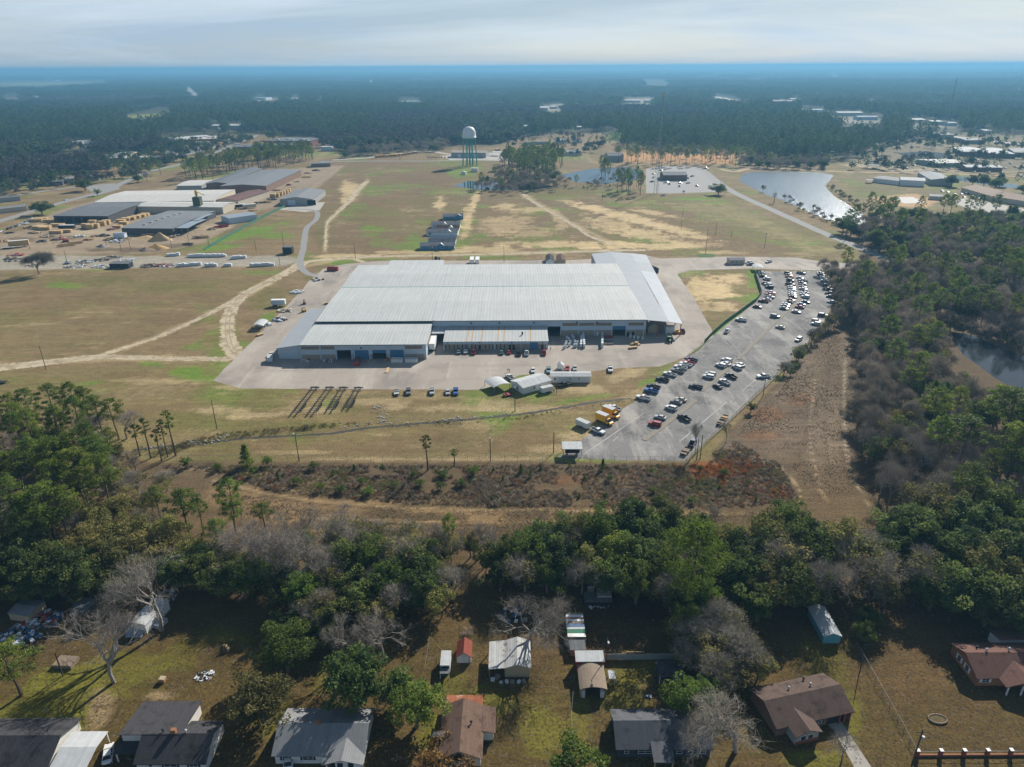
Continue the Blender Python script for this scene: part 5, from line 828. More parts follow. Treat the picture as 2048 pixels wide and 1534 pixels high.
# ---------------------------------------------------------------- the factory
def factory():
    O=(-14,375,0); root=thing('factory','huge low factory with ribbed pale metal roof in the centre of the yard','building',O)
    def part(b,n,m,par=None): return shift(b,O).build(n,m,par or root)
    X0,X1,Y0,YV,Y1=-94.0,65.0,324.5,382.0,430.0; H=8.5
    # main roofs: two shallow gables with a valley between
    b=MB(); pr=[(Y0-.5,H),(353,H+.75),(YV-.4,H-.05)]; b.prof(pr+[(y,z-.25) for y,z in reversed(pr)],X0-.4,X1+.2,'x'); part(b,'roof',M['roof'])
    b=MB(); pr=[(YV+.4,H-.05),(406,H+.75),(Y1+.5,H)]; b.prof(pr+[(y,z-.25) for y,z in reversed(pr)],X0-.4,X1+.2,'x'); part(b,'roof',M['roof'])
    b=MB(); b.box(X0-.4,YV-.38,H-.35,X1+.2,YV+.38,H-.12); part(b,'valley_gutter',M['teal'])
    b=MB(); b.box(X0-.5,Y0-.72,H-.28,X1+.2,Y0-.5,H-.02); part(b,'gutter',M['trim'])
    b=MB()
    for y0,y1,za,zb in((Y0-.4,353,H,H+.75),(353,YV-.5,H+.75,H-.05),(YV+.5,406,H-.05,H+.75),(406,Y1+.4,H+.75,H)): b.add([(-38.2,y0,za+.03),(-36.8,y0,za+.03),(-36.8,y1,zb+.03),(-38.2,y1,zb+.03),(-38.2,y0,za+.10),(-36.8,y0,za+.10),(-36.8,y1,zb+.10),(-38.2,y1,zb+.10)],[(4,5,6,7),(0,1,5,4),(3,7,6,2),(1,2,6,5),(0,4,7,3)])
    part(b,'expansion_joint',M['tin_white'])
    XR=lambda u:64.1-(1287-u)*.2438
    ops=[(XR(1095.3),XR(1120.8),0,5.1),(XR(1224.8),XR(1250.4),0,5.1)]
    b=MB(); holes_wall(b,-38,X1,3.1,H-.26,Y0,Y0+.3,ops); part(b,'wall',M['bluewall'])
    b=MB(); holes_wall(b,-38,X1,0,3.08,Y0-.05,Y0+.35,ops); part(b,'wall',M['masonry'])
    for x0,x1,y0,y1 in((X0,X0+.3,Y0+3,Y1),(X1-.3,X1,Y0+.4,Y1)): b=MB(); b.box(x0,y0,0,x1,y1,H-.26); part(b,'wall',M['bluewall'])
    b=MB(); b.box(X0+.3,Y1-.3,0,X1-.3,Y1,H-.26); part(b,'wall',M['bluewall'])
    b=MB(); b.box(X0+.4,Y0+.5,.03,X1-.4,Y1-.4,.05); part(b,'floor',M['inside'])
    for u0,u1 in((1125,1156),(1157,1189),(1190,1222),(1255.6,1285.6)): b=MB(); b.box(XR(u0),Y0-.07,5.35,XR(u1),Y0+.02,6.9); part(b,'vent_band',M['tanband'])
    b=MB(); b.box(ops[1][0],Y0+.05,3.2,ops[1][1],Y0+.2,5.1); part(b,'roller_door',M['bluedoor'])
    for u in(1095,1121.5,1157,1189,1223,1251.5,1286.5): b=MB(); b.box(XR(u)-.2,Y0-.14,0,XR(u)+.2,Y0-.06,H-.3); part(b,'pilaster',M['bluewall'])
    for u in(868,905,940,975,1010,1045,1080): b=MB(); b.box(XR(u)-.12,Y0-.10,5.7,XR(u)+.12,Y0-.01,H-.3); part(b,'pilaster',M['bluewall'])
    for u in(944,1000,1068,1153,1193): b=MB(); b.box(XR(u)-.35,Y0-.5,6.9,XR(u)+.35,Y0-.08,7.4); part(b,'floodlight',M['darksteel'])
    for u,m in((1256,'darksteel'),(1266,'darksteel')): b=MB(); b.box(XR(u)-.55,Y0-.1,.02,XR(u)+.55,Y0+.02,2.2); part(b,'door',M[m])
    for u in(1121.5,1224,1251): b=MB(); b.tube((XR(u),Y0-.8,0),(XR(u),Y0-.8,1.4),.14,.14,8); part(b,'bollard',M['yellow'])
    # left front wing
    W0,W1,WY=-94.5,-38.4,296.2; h=7.2; XW=lambda u:-94.7+.2267*(u-604)
    b=MB(); pr=[(WY-.4,h),(312,h+.45),(Y0+2.4,h+.2)]; b.prof(pr+[(y,z-.2) for y,z in reversed(pr)],W0-.3,W1+.3,'x'); part(b,'wing_roof',M['roof'])
    b=MB(); b.box(W0-.3,WY-.62,h-.26,W1+.3,WY-.4,h-.02); part(b,'gutter',M['trim'])
    b=MB(); b.box(W0-.3,Y0+2.0,h+.26,W1,Y0+2.4,H-.3); part(b,'step_wall',M['trim'])
    wo=[(XW(676),XW(703.5),0,4.5),(XW(746),XW(773.3),0,4.5)]
    b=MB(); holes_wall(b,W0,W1,2.4,h-.22,WY,WY+.3,wo); part(b,'wall',M['bluewall'])
    b=MB(); holes_wall(b,W0,W1,0,2.38,WY-.05,WY+.35,wo); part(b,'wall',M['masonry'])
    b=MB(); b.box(W1-.3,WY+.35,0,W1,Y0+2,h-.1); part(b,'wall',M['bluewall'])
    b=MB(); b.box(W0+.4,WY+.4,.03,W1-.4,Y0+3,.05); part(b,'floor',M['inside'])
    for u0,u1 in((606.5,642),(645,672),(811,845)): b=MB(); b.box(XW(u0),WY-.07,4.9,XW(u1),WY+.02,6.4); part(b,'vent_band',M['tanband'])
    for u0,u1 in((711.5,738.5),(781,808)): b=MB(); b.box(XW(u0),WY-.09,0.02,XW(u1),WY+.02,4.5); part(b,'roller_door',M['bluedoor'])
    b=MB(); b.box(wo[1][0],WY+.08,2.9,wo[1][1],WY+.2,4.5); part(b,'roller_door',M['bluedoor'])
    for u in(604.5,643.5,674,705,709.5,741,775.5,779,809.5,850): b=MB(); b.box(XW(u)-.25,WY-.16,0,XW(u)+.25,WY-.06,h-.3); part(b,'pilaster',M['bluewall'])
    b=MB(); b.box(XW(723),WY-.5,5.3,XW(726),WY-.08,5.8); part(b,'floodlight',M['darksteel'])
    b=MB(); b.box(W1,WY+3,4.0,W1+.07,WY+27,5.6); part(b,'vent_band',M['tanband'])
    # lean-to on the left
    b=MB(); pr=[(-105.4,5.4),(W0-.3,6.9)]; b.prof(pr+[(x,z-.2) for x,z in reversed(pr)],296.6,351,'y'); part(b,'lean_to_roof',M['canopy2'])
    b=MB(); b.prof([(-105,0),(-105,5.2),(W0-.02,6.6),(W0-.02,0)],297.2,297.5,'y'); part(b,'lean_to_wall',M['bluewall'])
    b=MB(); b.box(-105,297.5,0,-104.7,351,5.2); part(b,'lean_to_wall',M['bluewall'])
    # office block in front
    A0,A1,AY=-31.5,16.7,307.0; e=4.3; XO=lambda u:-31.8+(u-887)*.2322
    b=MB(); pr=[(AY-.4,e),(Y0-.15,e+1.3)]; b.prof(pr+[(y,z-.2) for y,z in reversed(pr)],A0-.2,A1+.3,'x'); part(b,'office_roof',M['roof'])
    b=MB(); b.box(A0,AY,2.9,A1,AY+.3,e-.2); part(b,'wall',M['bluewall'])
    dw=[(XO(1062),XO(1077.5),0,3.4)]
    b=MB(); b.box(A0,AY,0,A1,AY+.3,2.88); part(b,'wall',M['masonry'])
    for x0,x1 in((A0,A0+.3),(A1-.3,A1)): b=MB(); b.prof([(AY+.3,0),(AY+.3,e-.18),(Y0-.2,e+1.05),(Y0-.2,0)],x0,x1,'x'); part(b,'wall',M['bluewall'])
    b=MB(); b.box(XO(1060.5),AY-.07,.02,XO(1076.5),AY+.02,3.6); part(b,'roller_door',M['bluedoor'])
    for u in(892.5,899.5,909,916.5,925.5,933,944.5,951.5,971.5,979,986,994,1001.5,1009): b=MB(); b.box(XO(u)-.18,AY-.05,.5,XO(u)+.18,AY+.02,2.7); part(b,'window_slot',M['glass'])
    for u in(960,1020.5,1027.5,1085): b=MB(); b.box(XO(u)-.5,AY-.06,.02,XO(u)+.5,AY+.02,2.5); part(b,'door',M['darksteel'])
    for u in(889,939.5,990,1042.5,1093.5): b=MB(); b.box(XO(u)-.22,AY-.16,0,XO(u)+.22,AY-.06,e-.25); part(b,'pilaster',M['bluewall'])
    for u in(896,960,1024,1085.5): b=MB(); b.box(XO(u)-.25,AY-.4,3.4,XO(u)+.25,AY-.07,3.75); part(b,'floodlight',M['darksteel'])
    for u in(933,943,962,994.5,1007,1060): b=MB(); b.add([(XO(u),AY-.3,e+.03),(XO(u)+.45,AY-.3,e+.03),(XO(u)+.9,Y0-.3,e+1.31),(XO(u)+.4,Y0-.3,e+1.31)],[(0,1,2,3)]); part(b,'rust_streak',M['rustm'])
    b=MB(); b.tube((5,314,e+.4),(5,314,e+1.6),.35,.35,8); b.tube((5,314,e+1.6),(5,314,e+1.9),.55,.3,8); part(b,'roof_vent',M['darksteel'])
    # loading dock canopy between wing and office
    b=MB(); pr=[(317,4.6),(Y0-.1,5.4)]; b.prof(pr+[(y,z-.2) for y,z in reversed(pr)],W1+.35,A0-.3,'x'); part(b,'dock_canopy',M['tin_white'])
    # long open canopy on the right
    for (ya,yb,m,xa) in((324.2,352,'canopy2',0),(352,462,'canopy2',0)):
        b=MB(); xo=lambda y:82.5+(y-324)*.047
        b.add([(X1+.25,ya,8.2),(76,ya,7.2),(76.4+(yb-324)*.02,yb,7.2),(X1+.25,yb,8.2),(X1+.25,ya,8.0),(76,ya,7.0),(76.4+(yb-324)*.02,yb,7.0),(X1+.25,yb,8.0)],[(0,1,2,3),(7,6,5,4),(0,4,5,1),(3,2,6,7)]); part(b,'canopy_roof',M[m])
    for (ya,yb,m) in((324.2,418,'canopy3'),(418,440,'canopy2'),(440,462,'canopy')):
        k=lambda y:76+(y-324)*.0203
        b=MB(); b.add([(k(ya),ya,7.2),(xo(ya),ya,6.1),(xo(yb),yb,6.1),(k(yb),yb,7.2),(k(ya),ya,7.0),(xo(ya),ya,5.9),(xo(yb),yb,5.9),(k(yb),yb,7.0)],[(0,1,2,3),(7,6,5,4),(0,4,5,1),(1,5,6,2),(2,6,7,3)]); part(b,'canopy_roof',M[m])
    b=MB(); pr=[(53,7.0),(X1+.2,8.2)]; b.prof(pr+[(x,z-.2) for x,z in reversed(pr)],431,462,'y'); part(b,'canopy_roof',M['canopy'])
    for y in(325,340,360,380,400,420,440,461): b=MB(); b.box(xo(y)-.75,y-.2,0,xo(y)-.35,y+.2,5.95); part(b,'canopy_post',M['redst'])
    for x in(53.4,58,63): b=MB(); b.box(x,461.2,0,x+.35,461.6,7); part(b,'canopy_post',M['redst'])
    b=MB(); b.box(70.5,324.6,0,70.9,325,7.4); part(b,'canopy_post',M['redst'])
    b=MB(); b.box(52.9,431.5,0,53.1,461.5,6.7); part(b,'canopy_wall',M['canopy'])
factory()
bld('storage_building','long white roofed shed tight behind the factory','building',((-78.4,437),(-44,437)),18,4.6,'sf',.5,M['bluewall'],M['tin_white'],.2)
# ---------------------------------------------------------------- houses and sheds of the foreground
def porch_posts(root,pts,h,m,n='post',s=.1):
    for x,y in pts: b=MB(); b.box(x-s,y-s,-.05,x+s,y+s,h); b.build(n,m,root)
def vent(root,x,y,z,m='silver'):
    b=MB(); b.tube((x,y,z-.3),(x,y,z+.35),.13,.13,8); b.tube((x,y,z+.35),(x,y,z+.6),.3,.12,8); b.build('roof_vent',M[m],root)
sh=M['darksteel']
r,W,D=bld('house','black shingled house at the lower left corner beside white carport','house',((-104,90.2),(-86.2,90.2)),11,2.7,'gx',2.2,M['offwhite'],M['sh_black'],.45,wins=[('r',2.5,1.5,1.0,1.2)])
bld('carport','white metal carport beside black shingled corner house','carport',((-85.4,90.6),(-78.9,90.6)),7.6,2.7,'gx',.6,M['white'],M['tin_white'],.15,posts=[(0,0),(.5,0),(1,0),(0,1),(1,1)])
r,W,D=bld('house','charcoal roofed house with brick chimney, white walls and rear wing','house',((-70.2,91.6),(-57.4,91.6)),8.8,2.7,'gx',2.1,M['offwhite'],M['sh_black'],.4,wins=[('f',6.3,1.5,2.4,1.3,sh),('f',2.6,1.5,.8,1.2),('f',10.6,1.5,1.6,1.2,sh)],chimney=(5.6,4.6,5.7))
w2=MB(); w2.prof([(4.4,0),(4.4,4.55),(13.2,2.75),(13.2,0)],-4.4,6.6,'x'); w2.build('rear_wall',M['offwhite'],r)
w2=MB(); pr=[(4.2,4.75),(13.7,2.85)]; w2.prof(pr+[(y,z-.16) for y,z in reversed(pr)],-4.9,7.0,'x'); w2.build('rear_roof',M['sh_black'],r)
w2=MB(); pr=[(1.8,2.65),(6.8,3.05)]; w2.prof(pr+[(y,z-.16) for y,z in reversed(pr)],-5.1,-.5,'x'); w2.build('carport_roof',M['sh_black'],r); porch_posts(r,[(-4.8,2.2),(-.8,2.2)],2.55,M['white'])
vent(r,7.8,4.7,4.9); vent(r,3.4,4.9,4.9,'darksteel')
r,W,D=bld('house','grey tin roofed house with front gable porch beside the magnolia','house',((-45.0,93.2),(-28.4,93.2)),10,2.7,'gx',2.0,M['white'],M['tin_grey'],.45,wins=[('f',6.2,1.5,2.0,1.2,sh),('f',2.0,1.5,1.2,1.2,sh),('r',3,1.5,1.2,1.2)],chimney=(7.3,5.1,5.2))
w2=MB(); pr=[(9.4,2.55),(13.2,3.75),(17.1,2.55)]; w2.prof(pr+[(x,z-.16) for x,z in reversed(pr)],-2.4,3.0,'y'); w2.build('porch_roof',M['tin_grey'],r)
w2=MB(); w2.prof([(9.9,0),(9.9,2.45),(13.2,3.5),(16.6,2.45),(16.6,0)],-1.6,-.01,'y'); w2.build('porch_wall',M['white'],r)
for x in(11.2,12.6,14.6): b=MB(); b.box(x-.5,-1.67,.9,x+.5,-1.58,2.1); b.build('porch_window',M['glass'],r)
b=MB(); b.box(10.2,-1.66,.05,11.0,-1.58,2.0); b.build('door',M['redbrick'],r)
r,W,D=bld('house','brown gable roofed house seen end on with rusty tin awning','house',((-13.9,92.4),(-6.3,92.4)),11.2,2.7,'gy',1.9,M['offwhite'],M['sh_brown'],.4,og=.5)
w2=MB(); pr=[(7.7,2.75),(10.3,2.15)]; w2.prof(pr+[(x,z-.16) for x,z in reversed(pr)],5.4,11.6,'y'); w2.build('side_roof',M['sh_brown'],r); w2=MB(); w2.box(7.62,5.6,0,9.9,11.2,2.1); w2.build('side_wall',M['offwhite'],r)
b=MB(); b.box(9.88,6.6,.9,9.96,7.8,1.9); b.build('pane',M['glass'],r); vent(r,5.6,6.2,4.1,'darksteel')
w2=MB(); pr=[(11.75,2.6),(14.6,2.2)]; w2.prof(pr+[(y,z-.08) for y,z in reversed(pr)],.2,7.6,'x'); w2.build('awning',M['tin_rust'],r); porch_posts(r,[(.5,14.3),(7.3,14.3)],2.15,M['oldwood'])
w2=MB(); w2.tube((-.6,4.2,0),(-.6,4.2,4.4),.03,.03,6)
for i in range(9): w2.tube((-1.8+.28*i,3.6-.1*i,3.4+.12*i),(-1.8+.28*i+.3,4.9-.1*i,3.4+.12*i),.018,.018,4)
w2.tube((-1.7,4.2,3.4),(.8,3.6,4.5),.025,.025,4); w2.build('aerial',M['silver'],r)
r,W,D=bld('shed','narrow white tin roofed shed with open dark front','shed',((-15.8,114.9),(-13.8,114.9)),3.9,2.3,'sf',.2,M['white'],M['tin_white'],.1); b=MB(); b.box(.15,-.05,.05,1.85,.02,1.9); b.build('shade_panel',M['dark'],r)  # dark panel on the solid front paints the shade inside
w2=MB(); w2.box(-.05,-1.7,1.5,2.05,-.12,1.6); w2.build('awning',M['tin_dark'],r); porch_posts(r,[(.05,-1.6),(1.95,-1.6)],1.5,M['white'],s=.05)
bld('shed','small white shed with red barn shaped roof','shed',((-12.5,117.7),(-9.4,117.7)),4.4,1.9,'gy',1.3,M['offwhite'],M['tin_red'],.15,panels=[('door','f',1.05,.9,.05,1.8,M['white']),('door','f',2.05,.9,.05,1.8,M['white'])])
r,W,D=bld('shed','large shed with dirty white tin roof littered with leaves under bare tree','shed',((-1.9,113.6),(3.5,113.6)),7.6,2.9,'gy',1.0,M['tan'],M['tin_dirty'],.25)
w2=MB(); pr=[(-3.5,2.75),(-.1,3.1)]; w2.prof(pr+[(x,z-.12) for x,z in reversed(pr)],-.4,7.6,'y'); w2.build('lean_to_roof',M['tin_dirty'],r); porch_posts(r,[(-3.3,-.2),(-3.3,3.6),(-3.3,7.3)],2.6,M['oldwood'])
for i,(x,y,s) in enumerate(((-2.6,-.3,.7),(-1.6,.4,.8),(.4,-.8,.6),(1.6,-.9,.7),(3.0,-.9,.6),(4.1,-.8,.7),(-.8,-1,.5))): b=MB(); b.cbox((x,y-.5,s*.4),(s*1.3,s,s*.8),i); tag(shift(b,(0,0,0)).build('crate',M['junk'] if i%2 else M['plastic']),'%s junk box in front of the leaf littered shed, %s from its open side'%('grey' if i%2 else 'pale',ORD[i+1]),'box','junk before the shed').location=(-1.9,113.6,0)
r,W,D=bld('shed','narrow shed roofed in blue, white and green tin strips','shed',((12.4,122.9),(16.2,122.9)),7.6,2.3,'sf',.15,M['oldwood'],None)
for i,(a,c,m) in enumerate(((0,1.1,'white'),(1.1,2.4,'greennet'),(2.4,3.0,'silver'),(3.0,4.2,'tarpblue'),(4.2,4.9,'oldwood'),(4.9,5.6,'plastic'),(5.6,6.1,'tin_rust'),(6.1,7.0,'white'),(7.0,7.7,'oldwood'))): b=MB(); b.box(-.15,a,2.31+i*.02,3.95,c-.02,2.36+i*.02); b.build('roof_sheet',M[m],r)
bld('lean_to','low tin lean-to below the strip roofed shed','shed',((12.6,119.6),(16.0,119.6)),3,1.8,'sf',.2,M['oldwood'],M['tin_dark'],.1)
bld('shed','red walled shed with pale tin roof behind the arched carport','shed',((13.5,114.9),(19.4,114.9)),2.6,3.2,'sf',.3,M['redst'],M['tin_white'],.15)
r,W,D=bld('carport','brown ribbed arched carport open towards the camera','carport',((13.8,108.2),(19.2,108.2)),6.3,2.3,'arch',.75,M['tan'],M['tin_brown'],.15,posts=[(0,0),(1,0),(0,1),(1,1),(0,.5),(1,.5)])
for x in(0,W-.05): b=MB(); b.box(x,.3,.02,x+.05,D-.2,2.15); b.build('side_sheet',M['tin_brown'],r)
b=MB(); b.box(.3,-.15,.02,1.0,.9,2.0); b.build('locker',M['offwhite'],r)
b=MB(); b.box(W-1.2,-.2,.02,W-.4,.7,1.8); b.build('locker',M['white'],r)
bld('cart','white topped utility cart beside the arched carport','cart',((20.2,111.4),(21.5,111.4)),2.2,1.5,'flat',0,M['white'],M['tin_white'],.05,posts=[(0,0),(1,0),(0,1),(1,1)])
r,W,D=bld('playhouse','small dark playhouse with white trim below the teal fence','shed',((30.9,111.7),(36.2,111.7)),3.9,2.3,'hip',.9,M['navy'],M['sh_black'],.3,wins=[('f',3.4,1.3,1.1,.9)]); porch_posts(r,[(.05,-.06),(5.2,-.06)],2.2,M['white'],'trim',.07); b=MB(); b.box(.15,-.08,2.02,5.1,-.02,2.2); b.build('trim',M['white'],r)
r,W,D=bld('house','blue grey house with slate shingled roof and front porch','house',((19.6,94.2),(37.2,94.2)),8.4,2.7,'gx',2.0,M['navy'],M['sh_grey'],.45,wins=[('f',1.7,1.5,.9,1.1,sh),('f',5.2,1.5,2.7,1.2,sh),('f',11.7,1.5,1.1,1.3,sh),('f',16.2,1.5,1.1,1.3,sh)])
w2=MB(); pr=[(-3.2,2.5),(1.2,3.15)]; w2.prof(pr+[(y,z-.16) for y,z in reversed(pr)],6.2,10.1,'x'); w2.build('porch_roof',M['sh_grey'],r); porch_posts(r,[(6.5,-2.9),(9.8,-2.9)],2.4,M['wood'])
r,W,D=bld('house','brown roofed brick house with carport and curving driveway','house',((51.2,98.6),(67.2,102.4)),9.2,2.7,'gx',1.9,M['brownwall'],M['sh_dkbrown'],.5,wins=[('f',9.3,1.5,1.6,1.2,sh)])
w2=MB(); pr=[(2.0,2.6),(4.9,3.75),(7.8,2.6)]; w2.prof(pr+[(x,z-.16) for x,z in reversed(pr)],-3.2,3.6,'y'); w2.build('wing_roof',M['sh_dkbrown'],r); w2=MB(); w2.prof([(2.4,0),(2.4,2.5),(4.9,3.5),(7.4,2.5),(7.4,0)],-2.7,-.02,'y'); w2.build('wing_wall',M['greywall'],r)
for x in(4.0,5.6): b=MB(); b.box(x-.6,-2.78,.9,x+.6,-2.68,2.1); fo=b.build('window',M['white'],r); b=MB(); b.box(x-.5,-2.82,1.0,x+.5,-2.77,2.0); b.build('pane',M['glass'],fo)
w2=MB(); w2.box(2.38,-2.76,0,7.42,-2.69,.8); w2.build('brick_skirt',M['redbrick'],r)
w2=MB(); w2.box(11.2,-.06,.05,15.9,.3,2.35); w2.build('carport_shade_panel',M['dark'],r); porch_posts(r,[(16.2,-.3),(15.0,-.3),(13.8,-.3)],2.55,M['redbrick'],s=.16); vent(r,6.5,6.6,4.0,'silver'); vent(r,11.2,6.2,4.2,'silver'); vent(r,11.4,8.6,3.2,'darksteel')  # dark panel on the house wall paints the carport's inner shade
sheet('driveway',[(1640,1432),(1672,1425),(1700,1470),(1722,1503),(1760,1560),(1722,1560),(1690,1500),(1668,1462)],.02,M['drive'],'curving concrete driveway',3,.05)
bld('shed','long teal shed with white tin gable roof in tree shade','shed',((70.2,122.9),(74.0,122.9)),9.2,2.3,'gy',.8,M['tealsiding'],M['tin_white'],.2,panels=[('door','f',1.3,.9,.05,1.9,M['tealsiding']),('door','f',2.3,.9,.05,1.9,M['tealsiding'])])
r,W,D=bld('house','orange brick house with reddish roof at the right edge','house',((97.4,110.6),(114,110.6)),9.2,2.7,'gx',2.0,M['brick'],M['sh_red'],.45,wins=[('l',3.4,1.5,1.2,1.4,M['white']),('l',6.2,1.5,1.2,1.4,M['white']),('f',1.9,1.5,1.6,1.1,M['white'])])
w2=MB(); pr=[(4.2,2.5),(9,4.0),(13.8,2.5)]; w2.prof(pr+[(x,z-.16) for x,z in reversed(pr)],-2.8,4,'y'); w2.build('porch_roof',M['sh_red'],r); porch_posts(r,[(5,-2.5),(8,-2.5),(11,-2.5)],2.45,M['white'],s=.12)
w2=MB(); pr=[(9.4,3.6),(13.6,2.6)]; w2.prof(pr+[(y,z-.16) for y,z in reversed(pr)],10.4,17,'x'); w2.build('rear_roof',M['sh_red'],r); w2=MB(); w2.box(10.8,9.1,0,16.6,13.2,2.4); w2.build('rear_wall',M['white'],r)
vent(r,4.4,5.2,4.7); vent(r,9.4,5.4,4.7); vent(r,3.3,6.6,4.0,'darksteel')
# cluttered garden on the left
bld('shed','small tin shed beside the blue rubbish heap','shed',(cG(62,262)+cG(178,280)),5,2.2,'gx',.5,M['tan'],M['tin_grey'],.15)
bld('shed','dark low shed in the shade left of the tallest bare tree','shed',(cG(418,240)+cG(520,246)),4,1.9,'sf',.3,M['darkwall'],M['tin_dark'],.1)
r,W,D=bld('camper','long white camper van parked behind the tallest bare tree','camper',(cG(770,330)+cG(862,345)),8.5,2.6,'arch',.25,M['white'],M['tin_white_y'],.05,wins=[('r',3,1.7,1.2,.6),('r',6,1.7,1.2,.6)])
bld('lean_to','slanting dark tarp leaning before the white camper','awning',(cG(735,372)+cG(830,372)),2.6,.5,'sf',.9,M['tarpblue'],M['tin_blue'],.05,posts=[(0,1),(1,1)])
bld('shed','tin roofed open shed at the back of the cluttered garden','shed',(cG(820,170)+cG(905,166)),4,2.0,'sf',.3,M['oldwood'],M['tin_rust'],.1,posts=[(0,0),(1,0),(0,1),(1,1)])
bld('trailer','grey boat shaped trailer in the garden shade beside the camper','trailer',(cG(930,320)+cG(985,275)),2,.7,'flat',0,M['silver'],M['tin_blue'],.05)
bld('picnic_table','weathered low deck beside the leaning utility pole','deck',(cG(308,546)+cG(418,552)),3,.5,'flat',0,M['oldwood'],M['oldwood'],.0)
bld('crate','small pink box at the garden edge','box',(cG(932,632)+cG(962,634)),1.0,.7,'flat',0,M['brick'],M['tan'],.02)
def heap(name,label,cat,px,rad,h,mats,n,seed,group=None,sz=(.3,1.1),flat=.5):
    rg=random.Random(seed); root=thing(name,label,cat,P(*px),0,group); bs=[MB() for _ in mats]
    for i in range(n):
        a=rg.uniform(0,6.28); d=rad*math.sqrt(rg.random()); s=rg.uniform(*sz); b=bs[i%len(mats)]
        zz=max(.05,h*(1-d/rad)*rg.random()); b.cbox((math.cos(a)*d,math.sin(a)*d*.7,zz+s*.15),(s,s*rg.uniform(.4,1),s*flat),rg.uniform(0,3))
    for b,m in zip(bs,mats): b.build('scrap',M[m],root)
    return root
heap('rubbish_heap','blue and white rubbish heap beside the small tin shed','rubbish',cG(255,265),4.5,1.0,['tarpblue','plastic','redst','junk'],120,1)
heap('rubbish_heap','grey rubbish heap round a white tarp','rubbish',cG(130,350),5,.9,['plastic','junk','tarpblue'],110,2)
heap('rubbish_heap','burnt black brush pile in the garden','rubbish',cG(1200,590),2.2,.5,['darksteel','junk','plastic'],60,3,sz=(.2,.6),flat=.3)
heap('wood_pile','upright cut logs standing in the open garden','logs',cG(1325,440),.9,1.4,['wood','oldwood'],14,4,sz=(.3,.5),flat=2.6)
heap('rubbish_heap','scattered white scrap behind the camper','rubbish',cG(960,130),3,.6,['plastic','junk'],40,5)
heap('rubbish_heap','pale scrap beside the strip roofed shed','rubbish',cH(1600,425),1.6,.6,['plastic','junk'],30,6)
heap('rubbish_heap','pieces of scrap near the back fence of coloured panels','rubbish',cH(1740,165),3,.6,['plastic','silver','junk'],40,7)
heap('rubbish_heap','blue scrap on bare soil below the playhouse','rubbish',cI(745,1005),.8,.3,['plastic','tarpblue'],14,8,sz=(.2,.5))
heap('rubbish_heap','junk piled behind the leaf littered shed','rubbish',cH(1240,240),4,.7,['tarpblue','plastic','junk','darksteel'],50,9)
bld('trailer','wrecked box trailer with torn white roof in the dark garden','trailer',(cI(265,320)+cI(468,318)),3.2,1.5,'flat',0,M['darksteel'],M['tin_dark'],.02)
bld('tin_sheet','pale tin sheets laid on the wrecked box trailer','sheet',(cI(360,292)+cI(466,292)),3.0,1.9,'flat',0,M['silver'],M['tin_dirty'],.02)
# brush ring
b=MB(); tag(obj('brush_pile',leaf_mesh('brush_pile',[(random.uniform(-1.4,1.4),random.uniform(-1,1),.5,.9) for _ in range(8)],90,.5,.10,M['twig'],.2,.2,.6,77)),'round grey brush pile above the barn roofed shed','brush pile').location=(*P(*cH(990,335)),0)
r=thing('planter','round stone ring planter on the brown lawn','planter',P(*cJ(1455,1058)))
for k in range(22):
    a=k*2*math.pi/22; b=MB(); b.cbox((1.75*math.cos(a),1.1*math.sin(a),.16),(.46,.24,.34),a+math.pi/2); b.build('stone',M['oldwood'],r)
b=MB(); b.lathe([(1.55,0),(1.5,.2)],20); b.v=[(x,y*.62,z) for x,y,z in b.v]; b.build('soil',mat('moss_soil',(.10,.075,.03),.95,var=.4,sc=2),r)
# ---------------------------------------------------------------- lumber mill and the buildings around the fields
def cc(c,x0,y0,x1,y1): return c(x0,y0)+c(x1,y1)
tn=M['tin_mill']; t2=M['tin_mill2']; cr_=M['tin_cream']
def B(label,fr,depth,h,roof,rise,wm,rm,**k):
    return bld(k.pop('name','shed'),label,k.pop('cat','building'),fr,depth,h,roof,rise,M[wm],rm,**k)
r,W,D=B('dark slate roofed lumber shed with open front, leftmost of the mill',cc(cA,322,660,640,662),0,6,'gx',1.2,'darkwall',t2,bk=cA(560,572),name='lumber_shed')
for i in range(6): b=MB(); b.box(W*(.06+.155*i),-.06,.02,W*(.18+.155*i),.02,4.6); b.build('shade_panel',M['dark'],r)  # dark panels on the closed wall, shade of the open bays painted in
r,W,D=B('long cream roofed hall, broadest of the mill',cc(cA,550,540,1250,530),0,6.5,'gx',1.4,'cream',cr_,zf=6.5,bk=cA(1385,465),name='mill_hall')
for i in range(7): vent(r,W*(.08+.14*i),D*(.3 if i%2 else .62),7.7)
B('cream roofed hall in front of the broad one beside the green silo',cc(cA,803,602,1308,608),26,6,'gx',1.3,'cream',cr_,name='mill_hall')
B('rust streaked roofed hall joined to the cream hall',cc(cA,1265,526,1392,530),0,6,'gy',1.2,'cream',metalroof('rusty_mill_roof',(.20,.105,.085),'y',1.2,.35,(.30,.27,.25),.1),zf=6,bk=cA(1395,468),name='mill_hall')
r,W,D=B('large slate roofed hall with brown brick front at the far end of the mill',cc(cA,1562,484,1765,386),0,7,'gx',1.6,'brownwall',tn,bk=cA(1335,468),name='mill_hall'); vent(r,W*.3,D*.4,8.6); vent(r,W*.35,D*.7,8.6)
B('narrow slate roofed hall left of the brick fronted one',cc(cA,1338,466,1540,374),0,6.6,'gx',1.5,'brownwall',t2,bk=cA(1195,474),name='mill_hall')
B('pale green walled shed between cream and slate halls',cc(cA,1032,443,1178,441),0,5,'gx',1.0,'greywall',cr_,zf=5,bk=cA(1250,410),name='mill_shed')
